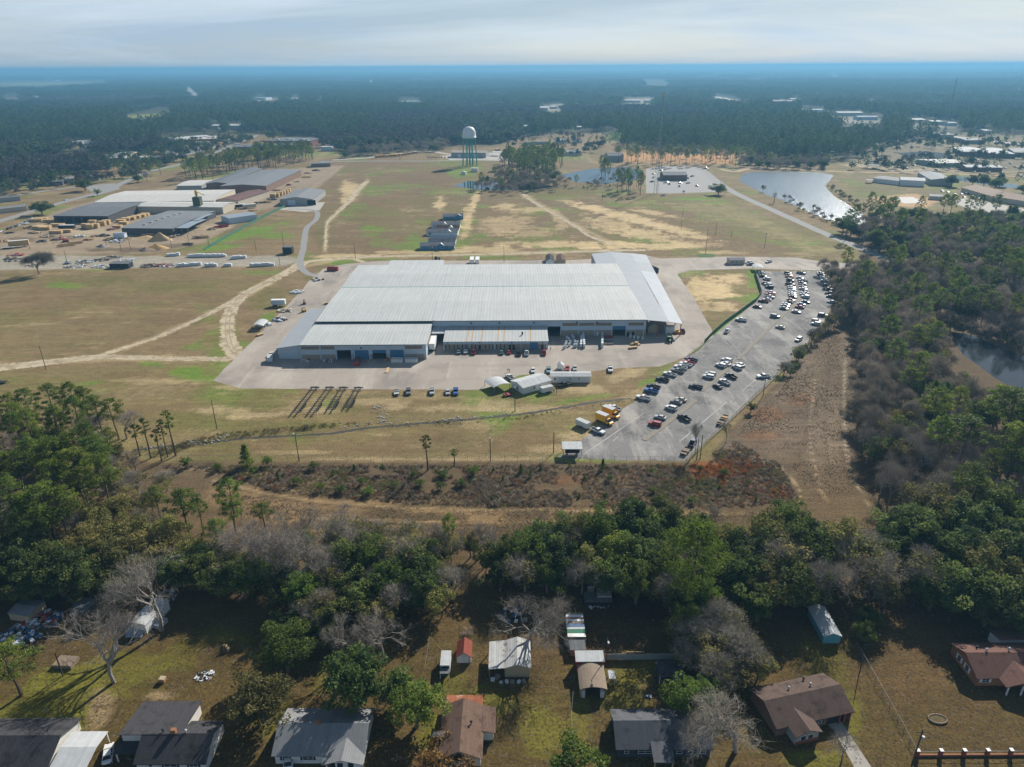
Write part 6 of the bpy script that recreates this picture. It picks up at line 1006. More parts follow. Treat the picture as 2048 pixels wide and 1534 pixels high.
r,W,D=B('grey warehouse standing alone beside the narrow lane',cc(cA,1640,558,1835,556),0,5.6,'gy',2.2,'greywall',metalroof('warehouse_roof',(.27,.28,.285),'y',1.2,.12),bk=cA(1912,500),name='warehouse',panels=[('door','f',30,8,.02,4.6,M['dark']),('door','f',11,7,.02,4.6,M['paleblue'])])
r,W,D=B('slate roofed sorting shed before the sawdust pile',cc(cA,710,690,1010,693),0,5.5,'gx',1.0,'darkwall',tn,zf=5.5,bk=cA(940,588),name='sorting_shed')
for i in range(7): b=MB(); b.box(W*.28+i*.8,D*(.14+.11*i),5.9+.18*min(i,6-i),W*.28+i*.8+2.4,D*(.14+.11*i)+1.2,6.5+.2*min(i,6-i)); b.build('roof_hatch',M['cream'],r)
B('pale blue open shed over the log conveyor',cc(cA,1022,690,1098,690),0,5,'gx',.5,'steel',M['tin_blue'],zf=5,bk=cA(1180,640),posts=[(0,0),(.5,0),(1,0),(0,1),(.5,1),(1,1)],name='conveyor_shed')
B('second pale blue roof over the conveyor, farther back',cc(cA,1090,645,1160,645),0,5.6,'gx',.4,'steel',M['tin_blue'],zf=5.6,bk=cA(1225,606),posts=[(0,0),(.5,0),(1,0),(0,1),(.5,1),(1,1)],name='conveyor_shed')
B('long blue grey box shed standing apart in the mill yard',cc(cA,1297,652,1346,668),0,4.8,'gy',.5,'paleblue',metalroof('blue_grey_roof_long',(.30,.36,.42),'y',1,.08),bk=cA(1447,626),name='box_shed')
B('grey shed with long open side beside the broad oak',cc(cA,190,450,368,440),14,4.2,'gx',.8,'darkwall',M['tin_dark'],name='long_shed')
B('pale grey roofed shed right of the long open one',cc(cA,385,430,578,415),18,5,'gx',1.0,'greywall',M['tin_grey'],name='long_shed')
B('low building at the left edge behind the mill road',cc(cA,-60,548,122,530),12,4,'gx',1,'greywall',M['tin_dark'],name='low_building'); B('cream walled low building at the left edge beside the road',cc(cA,-60,612,160,588),10,4,'gx',1.2,'cream',M['tin_grey'],name='low_building')
B('white roofed lumber plant behind the mill road',cc(cA,640,308,958,308),30,6,'gx',1.2,'cream',M['tin_white'],name='lumber_plant'); B('grey roofed annex of the white lumber plant',cc(cA,642,292,730,290),60,5,'gx',1.2,'cream',M['tin_grey'],name='plant_annex')
r,W,D=B('flat roofed plant with brown brick front on the far road',cc(cA,1036,205,1275,196),60,8,'flat',0,'redbrick',M['cream'],name='brick_plant'); 
for i in range(5): b=MB(); b.box(W*(.45+.1*i),20+8*(i%3),8.2,W*(.45+.1*i)+6,26+8*(i%3),10); b.build('roof_unit',M['silver'],r)
B('white gabled hall joined to the flat roofed plant',cc(cA,952,196,1032,205),70,8.5,'gy',2.2,'cream',M['tin_white_y'],name='white_hall')
r,W,D=B('long red brick plant with dark flat roof behind the pine belt',cc(cA,1365,243,1772,226),36,6,'flat',0,'redbrick',M['tin_dark'],name='brick_plant')
for i in range(9): b=MB(); b.box(W*(.06+.1*i),8+7*(i%3),6.2,W*(.06+.1*i)+5,12+7*(i%3),7.6); b.build('roof_unit',M['silver'],r)
r,W,D=B('second red brick plant with rooftop units, right of the oak',cc(cA,1572,206,1812,209),60,7,'flat',0,'redbrick',M['tin_dark'],name='brick_plant')
for i in range(5): b=MB(); b.box(W*(.1+.18*i),12+12*(i%2),7.2,W*(.1+.18*i)+6,18+12*(i%2),9); b.build('roof_unit',M['silver'],r)
B('small tin shed at the far corner of the mill yard',cc(cA,1822,335,1935,331),14,4.6,'gx',1.2,'oldwood',M['tin_grey'],name='tin_shed'); B('small white block house beyond the pine belt',cc(cA,1880,240,1938,240),14,6,'flat',0,'paleblue',M['tin_white'],name='block_house')
B('tan roofed bus garage beside the water tower',cc(cB,885,278,1088,280),26,7,'gx',1.8,'greywall',metalroof('tan_garage_roof',(.40,.35,.28),'x',1,.1),name='bus_garage',panels=[('door','f',12,5,.02,4.5,M['white']),('door','f',24,5,.02,4.5,M['white']),('door','f',36,5,.02,4.5,M['white'])])
B('flat fuel canopy on posts beside the bus garage',cc(cB,1118,268,1168,270),12,5,'flat',0,'white',M['tin_white'],posts=[(0,0),(1,0),(0,1),(1,1)],name='fuel_canopy')
B('dark gabled barn on the orange soil',cc(cB,1802,304,1892,302),22,8,'gx',3,'greywall',M['tin_dark'],name='barn'); B('blue roofed house at the end of the track',cc(cB,1498,194,1558,193),16,4,'gx',2,'white',M['tin_blue'],name='farm_house'); B('pale cottage at the edge of the lawn beyond the pines',cc(cB,1602,193,1652,192),14,4,'gx',2,'white',M['tin_grey'],name='cottage'); B('blue roofed workshop beyond the pines',cc(cB,1525,268,1650,266),18,5,'gx',1.5,'white',M['tin_blue'],name='workshop'); B('long low ruin wall building in the far clearing',cc(cB,1330,206,1450,200),14,4,'flat',0,'greywall',M['tin_dark'],name='low_building')
B('tiny white gabled pump house at the foot of the water tower',cc(cB,943,379,970,379),5,3,'gy',1.2,'white',M['tin_white'],name='pump_house'); B('white box shed right of the water tower legs',cc(cB,1002,362,1040,362),6,4,'flat',0,'white',M['tin_white'],name='box_shed')
r,W,D=B('brown office building with dark gabled roof in its car park',cc(cC,72,386,202,386),26,6,'gx',2.2,'brownwall',M['tin_dark'],name='office',cat='building',wins=[('f',8,2.5,2,2),('f',16,2.5,2,2),('f',28,2.5,2,2)])
B('grey roofed low shed by the pond lawn',cc(cC,1218,395,1360,412),24,4.5,'gx',1.2,'white',M['tin_grey'],name='low_shed'); B('white gabled hall by the pond lawn',cc(cC,1366,413,1500,420),24,6,'gx',1.6,'white',M['tin_white'],name='white_hall'); B('long grey roofed hall behind the white gabled one',cc(cC,1532,412,1655,416),60,6,'gy',1.6,'greywall',metalroof('grey_hall_roof',(.28,.30,.31),'y',1,.1),name='grey_hall'); B('small white shed beside the bare concrete pad',cc(cC,1528,490,1598,494),8,3.5,'gx',1,'cream',M['tin_white'],name='small_shed'); B('open lean-to at the end of the grey low shed',cc(cC,1182,400,1216,402),8,3,'sf',.4,'greywall',M['tin_grey'],name='lean_to',posts=[(0,0),(1,0),(0,1),(1,1)])
sheet('pavement_pad',[cC(1335,478),cC(1440,476),cC(1510,508),cC(1390,512)],.02,mat('new_concrete',(.50,.48,.45),.85,var=.05),'bare concrete building pad',6,.1)
tb=metalroof('tan_complex_roof',(.30,.20,.135),'x',.8,.1)
B('brown roofed complex with pale walls at the right edge',cc(cC,1700,448,1845,492),26,4.5,'gx',3,'cream',tb,name='complex'); B('second wing of the brown roofed complex nearer the edge',cc(cC,1850,495,2060,528),30,4.5,'gx',3,'cream',tb,name='complex')
B('low school block with white domed roof at the far right',cc(cC,1702,252,1842,256),60,6,'hip',3,'brownwall',M['tin_white'],name='school_block'); B('second school block with pale roof at the far right',cc(cC,1848,262,1998,266),70,6,'hip',3,'brownwall',M['tin_white'],name='school_block'); B('third school block cut by the right edge',cc(cC,1990,256,2150,262),60,6,'hip',2.5,'brownwall',M['tin_grey'],name='school_block'); B('pale roofed depot shed behind the orange track',cc(cC,1562,314,1728,310),40,5,'gx',1.5,'greywall',M['tin_cream'],name='depot_shed'); B('bright white roofed depot shed facing the orange track',cc(cC,1728,336,1926,338),22,5,'gx',1.6,'brownwall',M['tin_white'],name='depot_shed'); B('flat open shed on the sandy yard beyond the pond',cc(cC,1188,322,1256,326),12,4,'flat',0,'steel',M['tin_dark'],posts=[(0,0),(1,0),(0,1),(1,1)],name='open_shed')
r,W,D=B('small gatehouse with tin roof on the factory drive',(1458,529,1489,528.6),5.5,3.0,'gx',1.0,'cream',M['tin_grey'],name='gatehouse',wins=[('f',2.2,1.6,1.2,1),('f',5,1.6,1.2,1),('f',8,1.6,1.2,1)])
B('white arched carport at the head of the parked rows',(1506,543,1525,544),8,2.4,'arch',1.0,'white',M['tin_white'],posts=[(0,0),(1,0),(0,1),(1,1)],name='carport',cat='carport')
# site offices by the yard
def site(label,fr,d,h,roof,rise,wm,rm,**k): return bld('site_office',label,'site office',fr,d,h,roof,rise,M[wm],rm,**k)
r,W,D=site('white gabled site office turned at an angle beside the yard',(1046.3,789,1101.5,773),8.6,3.0,'gx',1.0,'white',M['tin_white'],wins=[('f',5.5,1.6,1.0,1.0),('f',8.2,1.6,.8,1.0)],panels=[('door','l',4,1,.05,2.1,M['steel'])])
site('long white site office with ribbed roof beside the angled one',(1101.8,765.3,1181,765.3),4.6,3.0,'gx',.6,'white',M['tin_white'],wins=[('f',1.6,1.7,.9,1.1),('f',7.9,1.8,.7,.7),('f',11.6,1.8,.7,.7)])
bld('carport','pale arched metal carport at the end of the angled site office','carport',(988,786,1020,778),8,2.4,'arch',.8,M['steel'],M['tin_white'],.1,posts=[(0,0),(1,0),(0,1),(1,1)])
bld('shed','small white pitched shed behind the long site office','shed',(1115,742,1128,742),3,2.4,'gy',1.0,M['white'],M['tin_white'],.1)
# modular homes on display in the field
def home(label,fr,zf,wm,rm,wins,d=8.2,gable=None,wrap=None):
    r,W,D=bld('modular_home',label,'house',fr,d,3.0,'gx',1.7,M[wm],rm,.3,zf=zf,group='modular homes in the field',wins=wins); 
    for x in(0,W): b=MB(); b.prof([(.1,.1),(.1,2.8),(D/2,4.4),(D-.1,2.8),(D-.1,.1)],x-.07 if x==0 else x+.0,x+.0 if x==0 else x+.07,'x'); b.build('end_wrap',M['white'],r)
    if gable:
        b=MB(); b.add([(gable-2.6,-.35,2.9),(gable+2.6,-.35,2.9),(gable,-.35,4.5),(gable,3.4,4.5)],[(0,1,2),(1,3,2),(0,2,3)]); b.build('dormer',rm,r); b=MB(); b.add([(gable-2.2,-.38,2.95),(gable+2.2,-.38,2.95),(gable,-.38,4.3),(gable-2.2,-.33,2.95),(gable+2.2,-.33,2.95),(gable,-.33,4.3)],[(0,1,2),(5,4,3),(0,3,4,1)]); b.build('dormer_face',M[wm],r)
        b=MB(); b.add([(gable+.1,-.42,4.62),(gable+.5,-.42,4.75),(gable+2.8,-.42,2.95),(gable+.6,2.6,4.7)],[(0,2,1),(0,1,3),(1,2,3),(0,3,2)]); b.build('loose_wrap',M['white'],r)
    return r
sg=shingle('display_home_shingles',(.17,.18,.20))
home('deep blue modular home nearest the factory, front of the row',(840.8,500.2,909.2,499),0,'bluehome',sg,[('f',2,1.6,1,1.4),('f',6.2,1.6,1.9,1.3),('f',10.4,1.6,1.7,1.3),('f',15.6,1.6,2.0,1.4),('f',20.6,1.6,1,1.4),('f',23.4,1.6,1,1.4)],gable=14.5)
home('pale modular home directly behind the front deep blue one',(856.7,482.9,910.5,482.6),3,'paleblue',sg,[],d=6); home('narrow pale modular home with white ribbed roof, third in the row',(860,477.2,911.5,476.8),3,'paleblue',M['tin_blue'],[],d=5)
home('wrapped white modular home in the middle of the row',(853.5,471.5,914.8,472.2),0,'paleblue',sg,[('f',2.6,1.7,2,1.5)],gable=17); home('modular home with brown roof hidden behind the wrapped one',(872.7,456,918,456),3,'paleblue',M['sh_brown'],[],d=6,gable=11); home('pale modular home second from the far end of the row',(863,449,920,448.6),3,'paleblue',sg,[('f',2.4,1.7,1.6,1.4)],gable=10)
home('blue modular home at the far end of the row, standing apart',(886.4,440.2,925.8,439.2),0,'bluehome',sg,[('f',1.6,1.6,.9,1.3),('f',4.6,1.6,.9,1.3),('f',9.6,1.6,1.8,1.3),('f',16.5,1.6,.9,1.3)],gable=13)
def module(label,fr,d,rm,wm='navy'): return bld('module','' or label,'module',fr,d,2.9,'gy',1.5,M[wm],rm,.2,group='modules behind the factory')
module('grey roofed module parked beside the right canopy',(1303,548,1317,546),17,M['sh_grey']); module('dark roofed module with white end behind the factory',(1092,530,1108,530),14,M['sh_black'],'white'); module('brown roofed module behind the factory, right of the dark one',(1114,530,1131,530),14,M['sh_brown'],'tan')
module('tan gabled module with window under the right canopy',(1295.5,665.5,1316,665.5),5,M['tin_white'],'tan')
# distant buildings, each a small block among the woods
for u,v,wpx,d,h,m,lb in FAR:
    wm,rm={'white':('cream',M['tin_white']),'red':('redbrick',M['tin_dark']),'paleblue':('paleblue',M['tin_blue']),'grey':('greywall',M['tin_grey'])}[m]; bld('far_building',lb,'building',(u-wpx/2,v,u+wpx/2,v),d,h,'gx',h*.22,M[wm],rm,.3)
# ---------------------------------------------------------------- water towers, mast, silo
def tower(label,px,H_,s):
    o=thing('water_tower',label,'water tower',P(*px)); rb=9.2*s; zt=H_*.66
    for k in range(8):
        a=2*math.pi*(k+.5)/8; b=MB(); b.tube((rb*1.12*math.cos(a),rb*1.12*math.sin(a),0),(rb*.92*math.cos(a),rb*.92*math.sin(a),zt),.58*s,.48*s,8); b.build('leg',M['teal'],o)
    for z in(.22,.44):
        for k in range(8):
            a=2*math.pi*(k+.5)/8; c=2*math.pi*(k+1.5)/8; q=rb*(1.12-.2*z/.66); b=MB(); b.tube((q*math.cos(a),q*math.sin(a),H_*z),(q*math.cos(c),q*math.sin(c),H_*z),.13*s,.13*s,5); b.build('brace',M['teal'],o)
    b=MB(); b.tube((0,0,0),(0,0,zt-2*s),1.1*s,1.1*s,12); b.build('riser',M['teal'],o)
    b=MB(); b.lathe([(1.4*s,zt-3.2*s),(5*s,zt-2.2*s),(8.3*s,zt-.5*s),(9.3*s,zt+.6*s)],28); b.build('bowl',M['teal'],o,True)
    b=MB(); b.lathe([(9.4*s,zt+.6*s),(9.5*s,zt+1.4*s),(9.1*s,zt+1.6*s),(8.9*s,zt+6*s),(8.3*s,zt+9.5*s),(6.8*s,zt+12.4*s),(4.2*s,zt+14.2*s),(1.2*s,zt+14.9*s)],28); t=b.build('tank',M['tank'],o,True)
    b=MB(); b.tube((0,0,zt+14.8*s),(0,0,zt+15.9*s),.7*s,.5*s,10); b.build('vent',M['tank'],o)
    b=MB()
    for k in range(24):
        a=2*math.pi*k/24; c=2*math.pi*(k+1)/24; b.tube((9.9*s*math.cos(a),9.9*s*math.sin(a),zt+1.6*s),(9.9*s*math.cos(c),9.9*s*math.sin(c),zt+1.6*s),.08*s,.08*s,4)
    b.build('railing',M['tank'],o); return o
tower('white water tower on eight teal legs beyond the field',(940,331),52,.98)
tower('tiny distant white water tower above the woods',(742,176),48,1.0)
def mast():
    b0=P(1312,386); o=thing('radio_mast','tall lattice radio mast beside the office car park','mast',b0); Hm=96; n=24
    legs=[(2.6*math.cos(a),2.6*math.sin(a)) for a in(.5,2.6,4.7)]; rr=lambda z:1-.78*z/Hm
    for x,y in legs: b=MB(); b.tube((x,y,0),(x*rr(Hm),y*rr(Hm),Hm),.16,.10,5); b.build('leg',M['steel'],o)
    b=MB()
    for i in range(n):
        z0=Hm*i/n; z1=Hm*(i+1)/n
        for j in range(3): p=legs[j]; q=legs[(j+1)%3]; b.tube((p[0]*rr(z0),p[1]*rr(z0),z0),(q[0]*rr(z1),q[1]*rr(z1),z1),.07,.07,3); b.tube((p[0]*rr(z1),p[1]*rr(z1),z1),(q[0]*rr(z1),q[1]*rr(z1),z1),.07,.07,3)
    b.build('lattice',M['steel'],o)
    for k in range(9): a=k*.7; b=MB(); b.cbox((1.7*math.cos(a),1.7*math.sin(a),Hm-1.5),(.35,.5,2.6),a); b.build('antenna',M['silver'],o)
mast()
o=thing('lattice_mast','thin lattice mast far off above the commercial strip','mast',P(1890,262)); b=MB(); b.tube((0,0,0),(0,0,95),.9,.5,4); b.build('shaft',M['steel'],o)
o=thing('lattice_mast','thin mast near the horizon at the right edge','mast',P(2014,158)); b=MB(); b.tube((0,0,0),(0,0,130),2,1,4); b.build('shaft',M['steel'],o)
o=thing('silo','green sawdust silo with yellow cyclone on top','silo',P(*cA(1168,600))); b=MB(); b.box(-3.2,-3.2,4,3.2,3.2,14); b.build('bin',mat('silo_green',(.075,.095,.055),.8,var=.3,sc=.4),o)
for x in(-2.8,2.8):
    for y in(-2.8,2.8): b=MB(); b.box(x-.3,y-.3,0,x+.3,y+.3,4); b.build('leg',M['oldwood'],o)
b=MB(); b.lathe([(.6,14),(1.3,16.5),(1.3,19),(.5,20)],12); b.build('cyclone',M['yellow'],o); b=MB(); b.tube((0,0,19),(6,3,15),.4,.4,8); b.build('duct',M['yellow'],o)
# ---------------------------------------------------------------- lumber, logs, trailers and wrapped goods of the mill yard
def stack(label,px,n,sz,m='wood',group='lumber stacks in the mill yard',rz=0,name='lumber_stack'):
    o=thing(name,label,'lumber',P(*px),rz,group); rg=random.Random(hash(label)%999)
    for i in range(n): b=MB(); b.box(-sz[0]/2+rg.uniform(-.1,.1),-sz[1]/2,i*(sz[2]+.12)+.15,sz[0]/2+rg.uniform(-.1,.1),sz[1]/2,i*(sz[2]+.12)+.15+sz[2]); b.build('bundle',M[m],o)
    return o
k=0
LUM=[('beside the dark lumber shed',cA,[(505,690),(530,695),(560,690),(545,670),(625,668),(600,675)],3,(6,3.6,1.1)),('between the lumber shed and the sorting shed',cA,[(710,655),(740,645),(770,640),(800,632),(830,625),(690,690),(725,668),(850,618)],2,(7,4,1.0)),('under the end of the dark lumber shed',cA,[(700,628),(725,615),(745,600)],2,(5,4,1.1)),('at the mouth of the rust streaked hall',cA,[(1440,530),(1455,522),(1470,515),(1488,505),(1505,498),(1520,492),(1365,578),(1378,568)],3,(4.5,4,1.1)),('before the grey warehouse',cA,[(1600,512),(1620,508),(1640,500),(1655,494),(1672,488),(1685,480)],3,(5.5,4,1.1)),('at the end of the white lumber plant',cA,[(955,300),(970,294),(985,288),(940,306)],3,(7,6,1.6)),('on the dirt below the parked cars',cA,[(215,652),(245,645),(260,690),(295,655),(340,680),(235,695)],2,(11,3.2,1.0)),('on trailers left of the excavator',cA,[(330,722),(385,715),(262,700)],2,(10,3,1.0))]
for where,cf,pts,n,sz in LUM:
    for i,p in enumerate(sorted(pts)): stack('pale lumber stack %s, %s from the left'%(where,ORD[i+1]),cf(*p),n,sz)
def semi_trailer(label,px,m,rz,L_=14,h=2.7,name='semi_trailer',group=None,flat=False):
    o=thing(name,label,'trailer',P(*px),rz,group)
    b=MB(); b.box(-L_/2,-1.25,1.1,L_/2,1.25,1.1+(.25 if flat else h)); b.build('bed' if flat else 'box',M[m],o)
    for x in(-L_/2+1.2,-L_/2+2.5):
        for y in(-1.05,1.05): b=MB(); b.tube((x,y-.15,.5),(x,y+.15,.5),.5,.5,10); b.build('wheel',M['rubber'],o)
    for y in(-.8,.8): b=MB(); b.box(L_/2-3.2,y-.08,0,L_/2-3,y+.08,1.1); b.build('landing_leg',M['darksteel'],o)
    b=MB(); b.box(-L_/2+.1,-.5,.75,L_/2-.6,.5,1.08); b.build('chassis',M['darksteel'],o)
    if not flat:
        b=MB(); b.box(-L_/2-.05,-1.1,1.2,-L_/2,1.1,1.0+h); b.build('rear_door',M['white'],o); b=MB(); b.box(-L_/2+.05,-1.28,1.15+h,L_/2-.05,1.28,1.18+h); b.build('roof',M['white'],o)
    return o
r=semi_trailer('white semi trailer backed into the dock beside the office','' or (867,693),'white',math.pi/2,13.5)
semi_trailer('black box trailer in the mill yard before the lumber',cA(395,700),'darksteel',0,13); semi_trailer('dark trailer on the mill lane beside the blue shed',cA(1402,575),'darksteel',.5,13); semi_trailer('cream tanker like trailer on the mill lane',cA(1462,575),'cream',.5,12); semi_trailer('flat trailer farther up the mill lane',cA(1525,545),'darksteel',.5,12,flat=True)
semi_trailer('white trailer parked in the far clearing, left one',cA(450,204),'white',.1,22,5); semi_trailer('white trailer parked in the far clearing, right one',cA(495,200),'white',.1,22,5); semi_trailer('white trailer in the clearing at far left',cA(230,238),'white',.1,20,4); semi_trailer('white trailer before the flat roofed plant',cA(1052,204),'white',.6,15,4); semi_trailer('long white trailer at the side of the flat roofed plant',cA(1190,202),'white',.05,24,4); semi_trailer('white trailer beside the plant road',cA(1345,193),'white',.3,16,4); semi_trailer('empty low trailer left of the loaded timber trailer',cA(50,812),'white',.35,8,flat=True)
o=semi_trailer('trailer loaded high with fresh timber at the left edge',cA(115,800),'wood',.42,13,3.6)
semi_trailer('white container standing on the grass beside the yard',(558,612),'paleblue',.05,7.5,2.6,'container'); semi_trailer('pale container behind the factory, left of a pair',(944,527),'cream',math.pi/2,9,2.5,'container'); semi_trailer('pale container behind the factory, right of a pair',(955,527),'cream',math.pi/2,9,2.5,'container')
def pile(label,px,rad,h,m,cat='pile',name='pile',fl=.7):
    o=thing(name,label,cat,P(*px)); b=MB(); rg=random.Random(int(px[0]*7)); n=22; rings=7
    for i in range(rings+1):
        q=i/rings
        for j in range(n): a=2*math.pi*j/n; rr=rad*(1-q)*(1+.18*math.sin(3*a+rad)+rg.uniform(-.06,.06)); b.v.append((rr*math.cos(a),rr*math.sin(a)*fl,h*q**1.05*(1+rg.uniform(-.05,.05)) if i else -.05))
    for i in range(rings):
        for j in range(n): b.f.append((i*n+j,i*n+(j+1)%n,(i+1)*n+(j+1)%n,(i+1)*n+j))
    b.build('mound',M[m],o,True); return o
pile('large sawdust cone before the sorting shed',cA(940,760),9,6,'sawdust'); pile('low sawdust heap left of the large cone',cA(855,748),9,2,'sawdust')
pile('rust brown bark pile on the yard edge',cA(915,808),9,3,'rustm'); pile('dark soil pile near the yard corner',cA(600,800),5,2,'junk'); pile('brown mulch pile left of the bark pile',cA(855,822),6,2.4,'oldwood'); pile('grey gravel cone on the orange soil',(1391,306),10,7,'stone'); pile('second gravel cone on the orange soil, left',(1356,309),7,4,'stone'); pile('small gravel heap on the orange soil',(1325,310),5,3,'stone')
def logs(label,px,n,L_,seed,m='oldwood',rz=0):
    o=thing('log_pile',label,'logs',P(*px),rz); rg=random.Random(seed); b=MB()
    for i in range(n): y=rg.uniform(-2.4,2.4); z=rg.uniform(.2,1.8)*(1-abs(y)/3.4); a=rg.uniform(-.15,.15); x=rg.uniform(-2,2); b.tube((x-L_/2,y-a*3,z),(x+L_/2,y+a*3,z),.22,.18,6)
    b.build('log',M[m],o); o.children[0]['kind']='stuff'; return o
logs('heap of round logs beside the box shed',cA(1195,748),26,5,1,'wood'); logs('second heap of round logs beside the first',cA(1150,752),14,4,2); logs('scattered timbers under the excavator',cA(390,795),34,9,3,'wood',.5); logs('long boards strewn right of the excavator',cA(440,780),20,8,4,'wood',.5); logs('log heap on the yard edge by the green strip',cA(1100,788),18,5,5); logs('timbers beside the sorting shed end',cA(870,735),30,7,6,'wood',.3)
def excavator(label,px,rz):
    o=thing('excavator',label,'excavator',P(*px),rz)
    for y in(-1.2,1.2): b=MB(); b.prof([(-2,.15),(-2.2,.5),(-1.9,.9),(1.9,.9),(2.2,.5),(2,.15)],y-.3,y+.3,'y'); b.build('track',M['rubber'],o)
    b=MB(); b.box(-1.9,-1.3,1.0,1.2,1.3,2.0); b.build('body',M['redst'],o); b=MB(); b.box(.1,-1.2,2.0,1.3,-.2,3.2); b.build('cab',M['white'],o)
    b=MB(); b.tube((1,.3,1.8),(3.6,.3,5.0),.35,.28,6); b.build('boom',M['redst'],o); b=MB(); b.tube((3.6,.3,5.0),(6.4,.3,3.0),.25,.2,6); b.build('arm',M['redst'],o); b=MB(); b.cbox((6.5,.3,2.4),(.9,1.0,1.1),.2); b.build('grapple',M['darksteel'],o)
excavator('red log loader working on the timber pile',cA(385,772),2.6)
def wrapped(label,px,group): 
    rg=random.Random(int(px[0]*13)); o=thing('wrapped_pallet',label,'pallet',P(*px),rg.uniform(-.1,.1),group); h=rg.uniform(1.6,2.3); b=MB(); b.box(-.95,-.9,.14,.95,.9,h); b.build('load',M['plastic'],o); b=MB(); b.box(-1,-.95,0,1,.95,.13); b.build('pallet',M['oldwood'],o); return o
def row(where,group,u0,v0,u1,v1,n):
    for i in range(n): t=i/max(1,n-1); wrapped('%s from the left: wrapped pallet %s'%(ORD[i+1],where),(u0+(u1-u0)*t,v0+(v1-v0)*t),group)
row('in the long back row on the gravel strip','back row pallets',379,514,450,513,19); row('in the double stack left of the long back row','left stack pallets',337,512,357,511,7); row('in the short cluster right of the back row','cluster pallets',465,518,490,516,8); row('in the front row before the gravel edge','front row pallets',360,533,400,530,11); row('in the pair group on the gravel edge','pair pallets',413,533,432,532,5); row('in the little group near the gate of the gravel','gate pallets',450,533,461,532,4); row('at the right end of the gravel strip','end pallets',503,533,546,531,10)
for i,(u,v,ms,n) in enumerate(((170,524,['plastic','junk','silver'],90),(200,520,['junk','darksteel'],40),(150,533,['plastic','junk'],60),(205,533,['plastic','silver'],50),(300,532,['junk','darksteel','oldwood'],110),(325,531,['junk','oldwood','redst'],70),(255,520,['plastic'],24),(30,520,['darksteel','junk'],40),(70,532,['junk'],30),(225,515,['oldwood','junk','silver'],60),(340,532,['plastic','junk'],40))): heap('scrap_heap','scrap heap on the gravel strip, %s from the left of its heaps'%ORD[sorted((170,200,150,205,300,325,255,30,70,225,340)).index(u)+1],'scrap',(u,v),6.5,1.2,ms,n,20+i,'scrap on the gravel strip',(.4,1.6),.5)
for i,(u,v,ms,n,lb) in enumerate(((528,650,['plastic','silver'],70,'white scrap heap beside the open lean-to on the grass'),(560,640,['plastic','oldwood','tarpblue'],60,'mixed heap of wrapped goods along the yard edge'),(572,622,['plastic','wood'],50,'stack of white goods and timber by the container'),(594,585,['plastic'],60,'line of white wrapped goods on the grass edge'),(634,560,['plastic','wood','darksteel'],30,'small group of crates at the top of the yard'))): heap('goods_heap',lb,'goods',(u,v),4.0,1.6,ms,n,50+i,None,(.5,1.4),.7)
bld('carport','open white arched shelter on the grass beside the yard','carport',(505,660,527,660),8,2.2,'arch',1.0,M['steel'],M['tin_white'],.1,posts=[(0,0),(1,0),(0,1),(1,1)])
bld('container','black open topped scrap container on the gravel strip','container',(220,537,258,537),6,3.2,'sf',.2,M['darksteel'],M['tin_dark'],.05); bld('container','dark green compactor box at the gravel gate','container',(566,508,584,508),5,4.5,'flat',0,M['darksteel'],M['tin_dark'],.2); bld('box_shed','pale blue small shed before the sorting shed','shed',(228,478,250,478),4,4,'flat',0,M['paleblue'],M['tin_blue'],.1)

rg_=random.Random(99); CL=[(140,668),(175,690),(205,720),(280,740),(330,760),(250,770),(470,740),(520,760),(560,740),(610,735),(650,700),(640,760),(680,770),(730,755),(1010,745),(1040,735),(1240,700),(1270,690),(1395,620),(1480,590),(1560,540),(1590,525),(1620,470),(1690,440),(1740,420),(1800,370),(1850,355),(1790,395),(60,720),(20,770),(90,850),(60,870)]
CL.sort()
for i,p in enumerate(CL):
    ms=[['wood','oldwood'],['junk','darksteel'],['wood','junk'],['redst','junk'],['plastic','junk'],['oldwood','rustm']][i%6]
    heap('yard_heap','%s heap from the left among the small scattered heaps of the mill yard'%(ORD[i+1] if i<20 else ('twenty-'+ORD[i-19]) if i<29 else 'thirty'+('eth','-first','-second')[i-29]).replace('thirtyeth','thirtieth'),'heap',cA(*p),rg_.uniform(3,6),rg_.uniform(.8,2),ms,rg_.randrange(18,44),200+i,'small heaps of the mill yard',(.6,2.4),.4)
# ---------------------------------------------------------------- vehicles (built facing +x, origin under the middle)
M['paintc']=mat('car_paint',(1,1,1),.35,var=.03,sc=2,objcol=True,coat=.6,spec=.5); M['carglass']=mat('car_glass',(.012,.016,.020),.06,var=0,spec=.7); M['lamp']=mat('clear_lamp',(.75,.75,.72),.15,var=0); M['tail']=mat('red_lamp',(.35,.01,.01),.25,var=0); M['bumper']=mat('bumper_plastic',(.05,.05,.055),.6,var=.1); M['rim']=mat('wheel_rim',(.45,.46,.47),.35,metal=.6,var=.05)
def loft(b,secs):
    """secs: list of (x, half width low, half width high, z low, z high); closed body"""
    n=len(secs)
    for x,a,c,z0,z1 in secs: b.v+=[(x,-a,z0),(x,-c*1.0,(z0+z1)/2+.05),(x,-c*.94,z1),(x,c*.94,z1),(x,c,(z0+z1)/2+.05),(x,a,z0)]
    for i in range(n-1):
        for k in range(6): b.f.append((i*6+k,i*6+(k+1)%6,(i+1)*6+(k+1)%6,(i+1)*6+k))
    b.f+=[tuple(range(5,-1,-1)),tuple(range((n-1)*6,n*6))]; return b
def frustum(b,x0,x1,w0,z0,x2,x3,w1,z1):
    return b.add([(x0,-w0,z0),(x1,-w0,z0),(x1,w0,z0),(x0,w0,z0),(x2,-w1,z1),(x3,-w1,z1),(x3,w1,z1),(x2,w1,z1)],[(3,2,1,0),(4,5,6,7),(0,1,5,4),(1,2,6,5),(2,3,7,6),(3,0,4,7)])
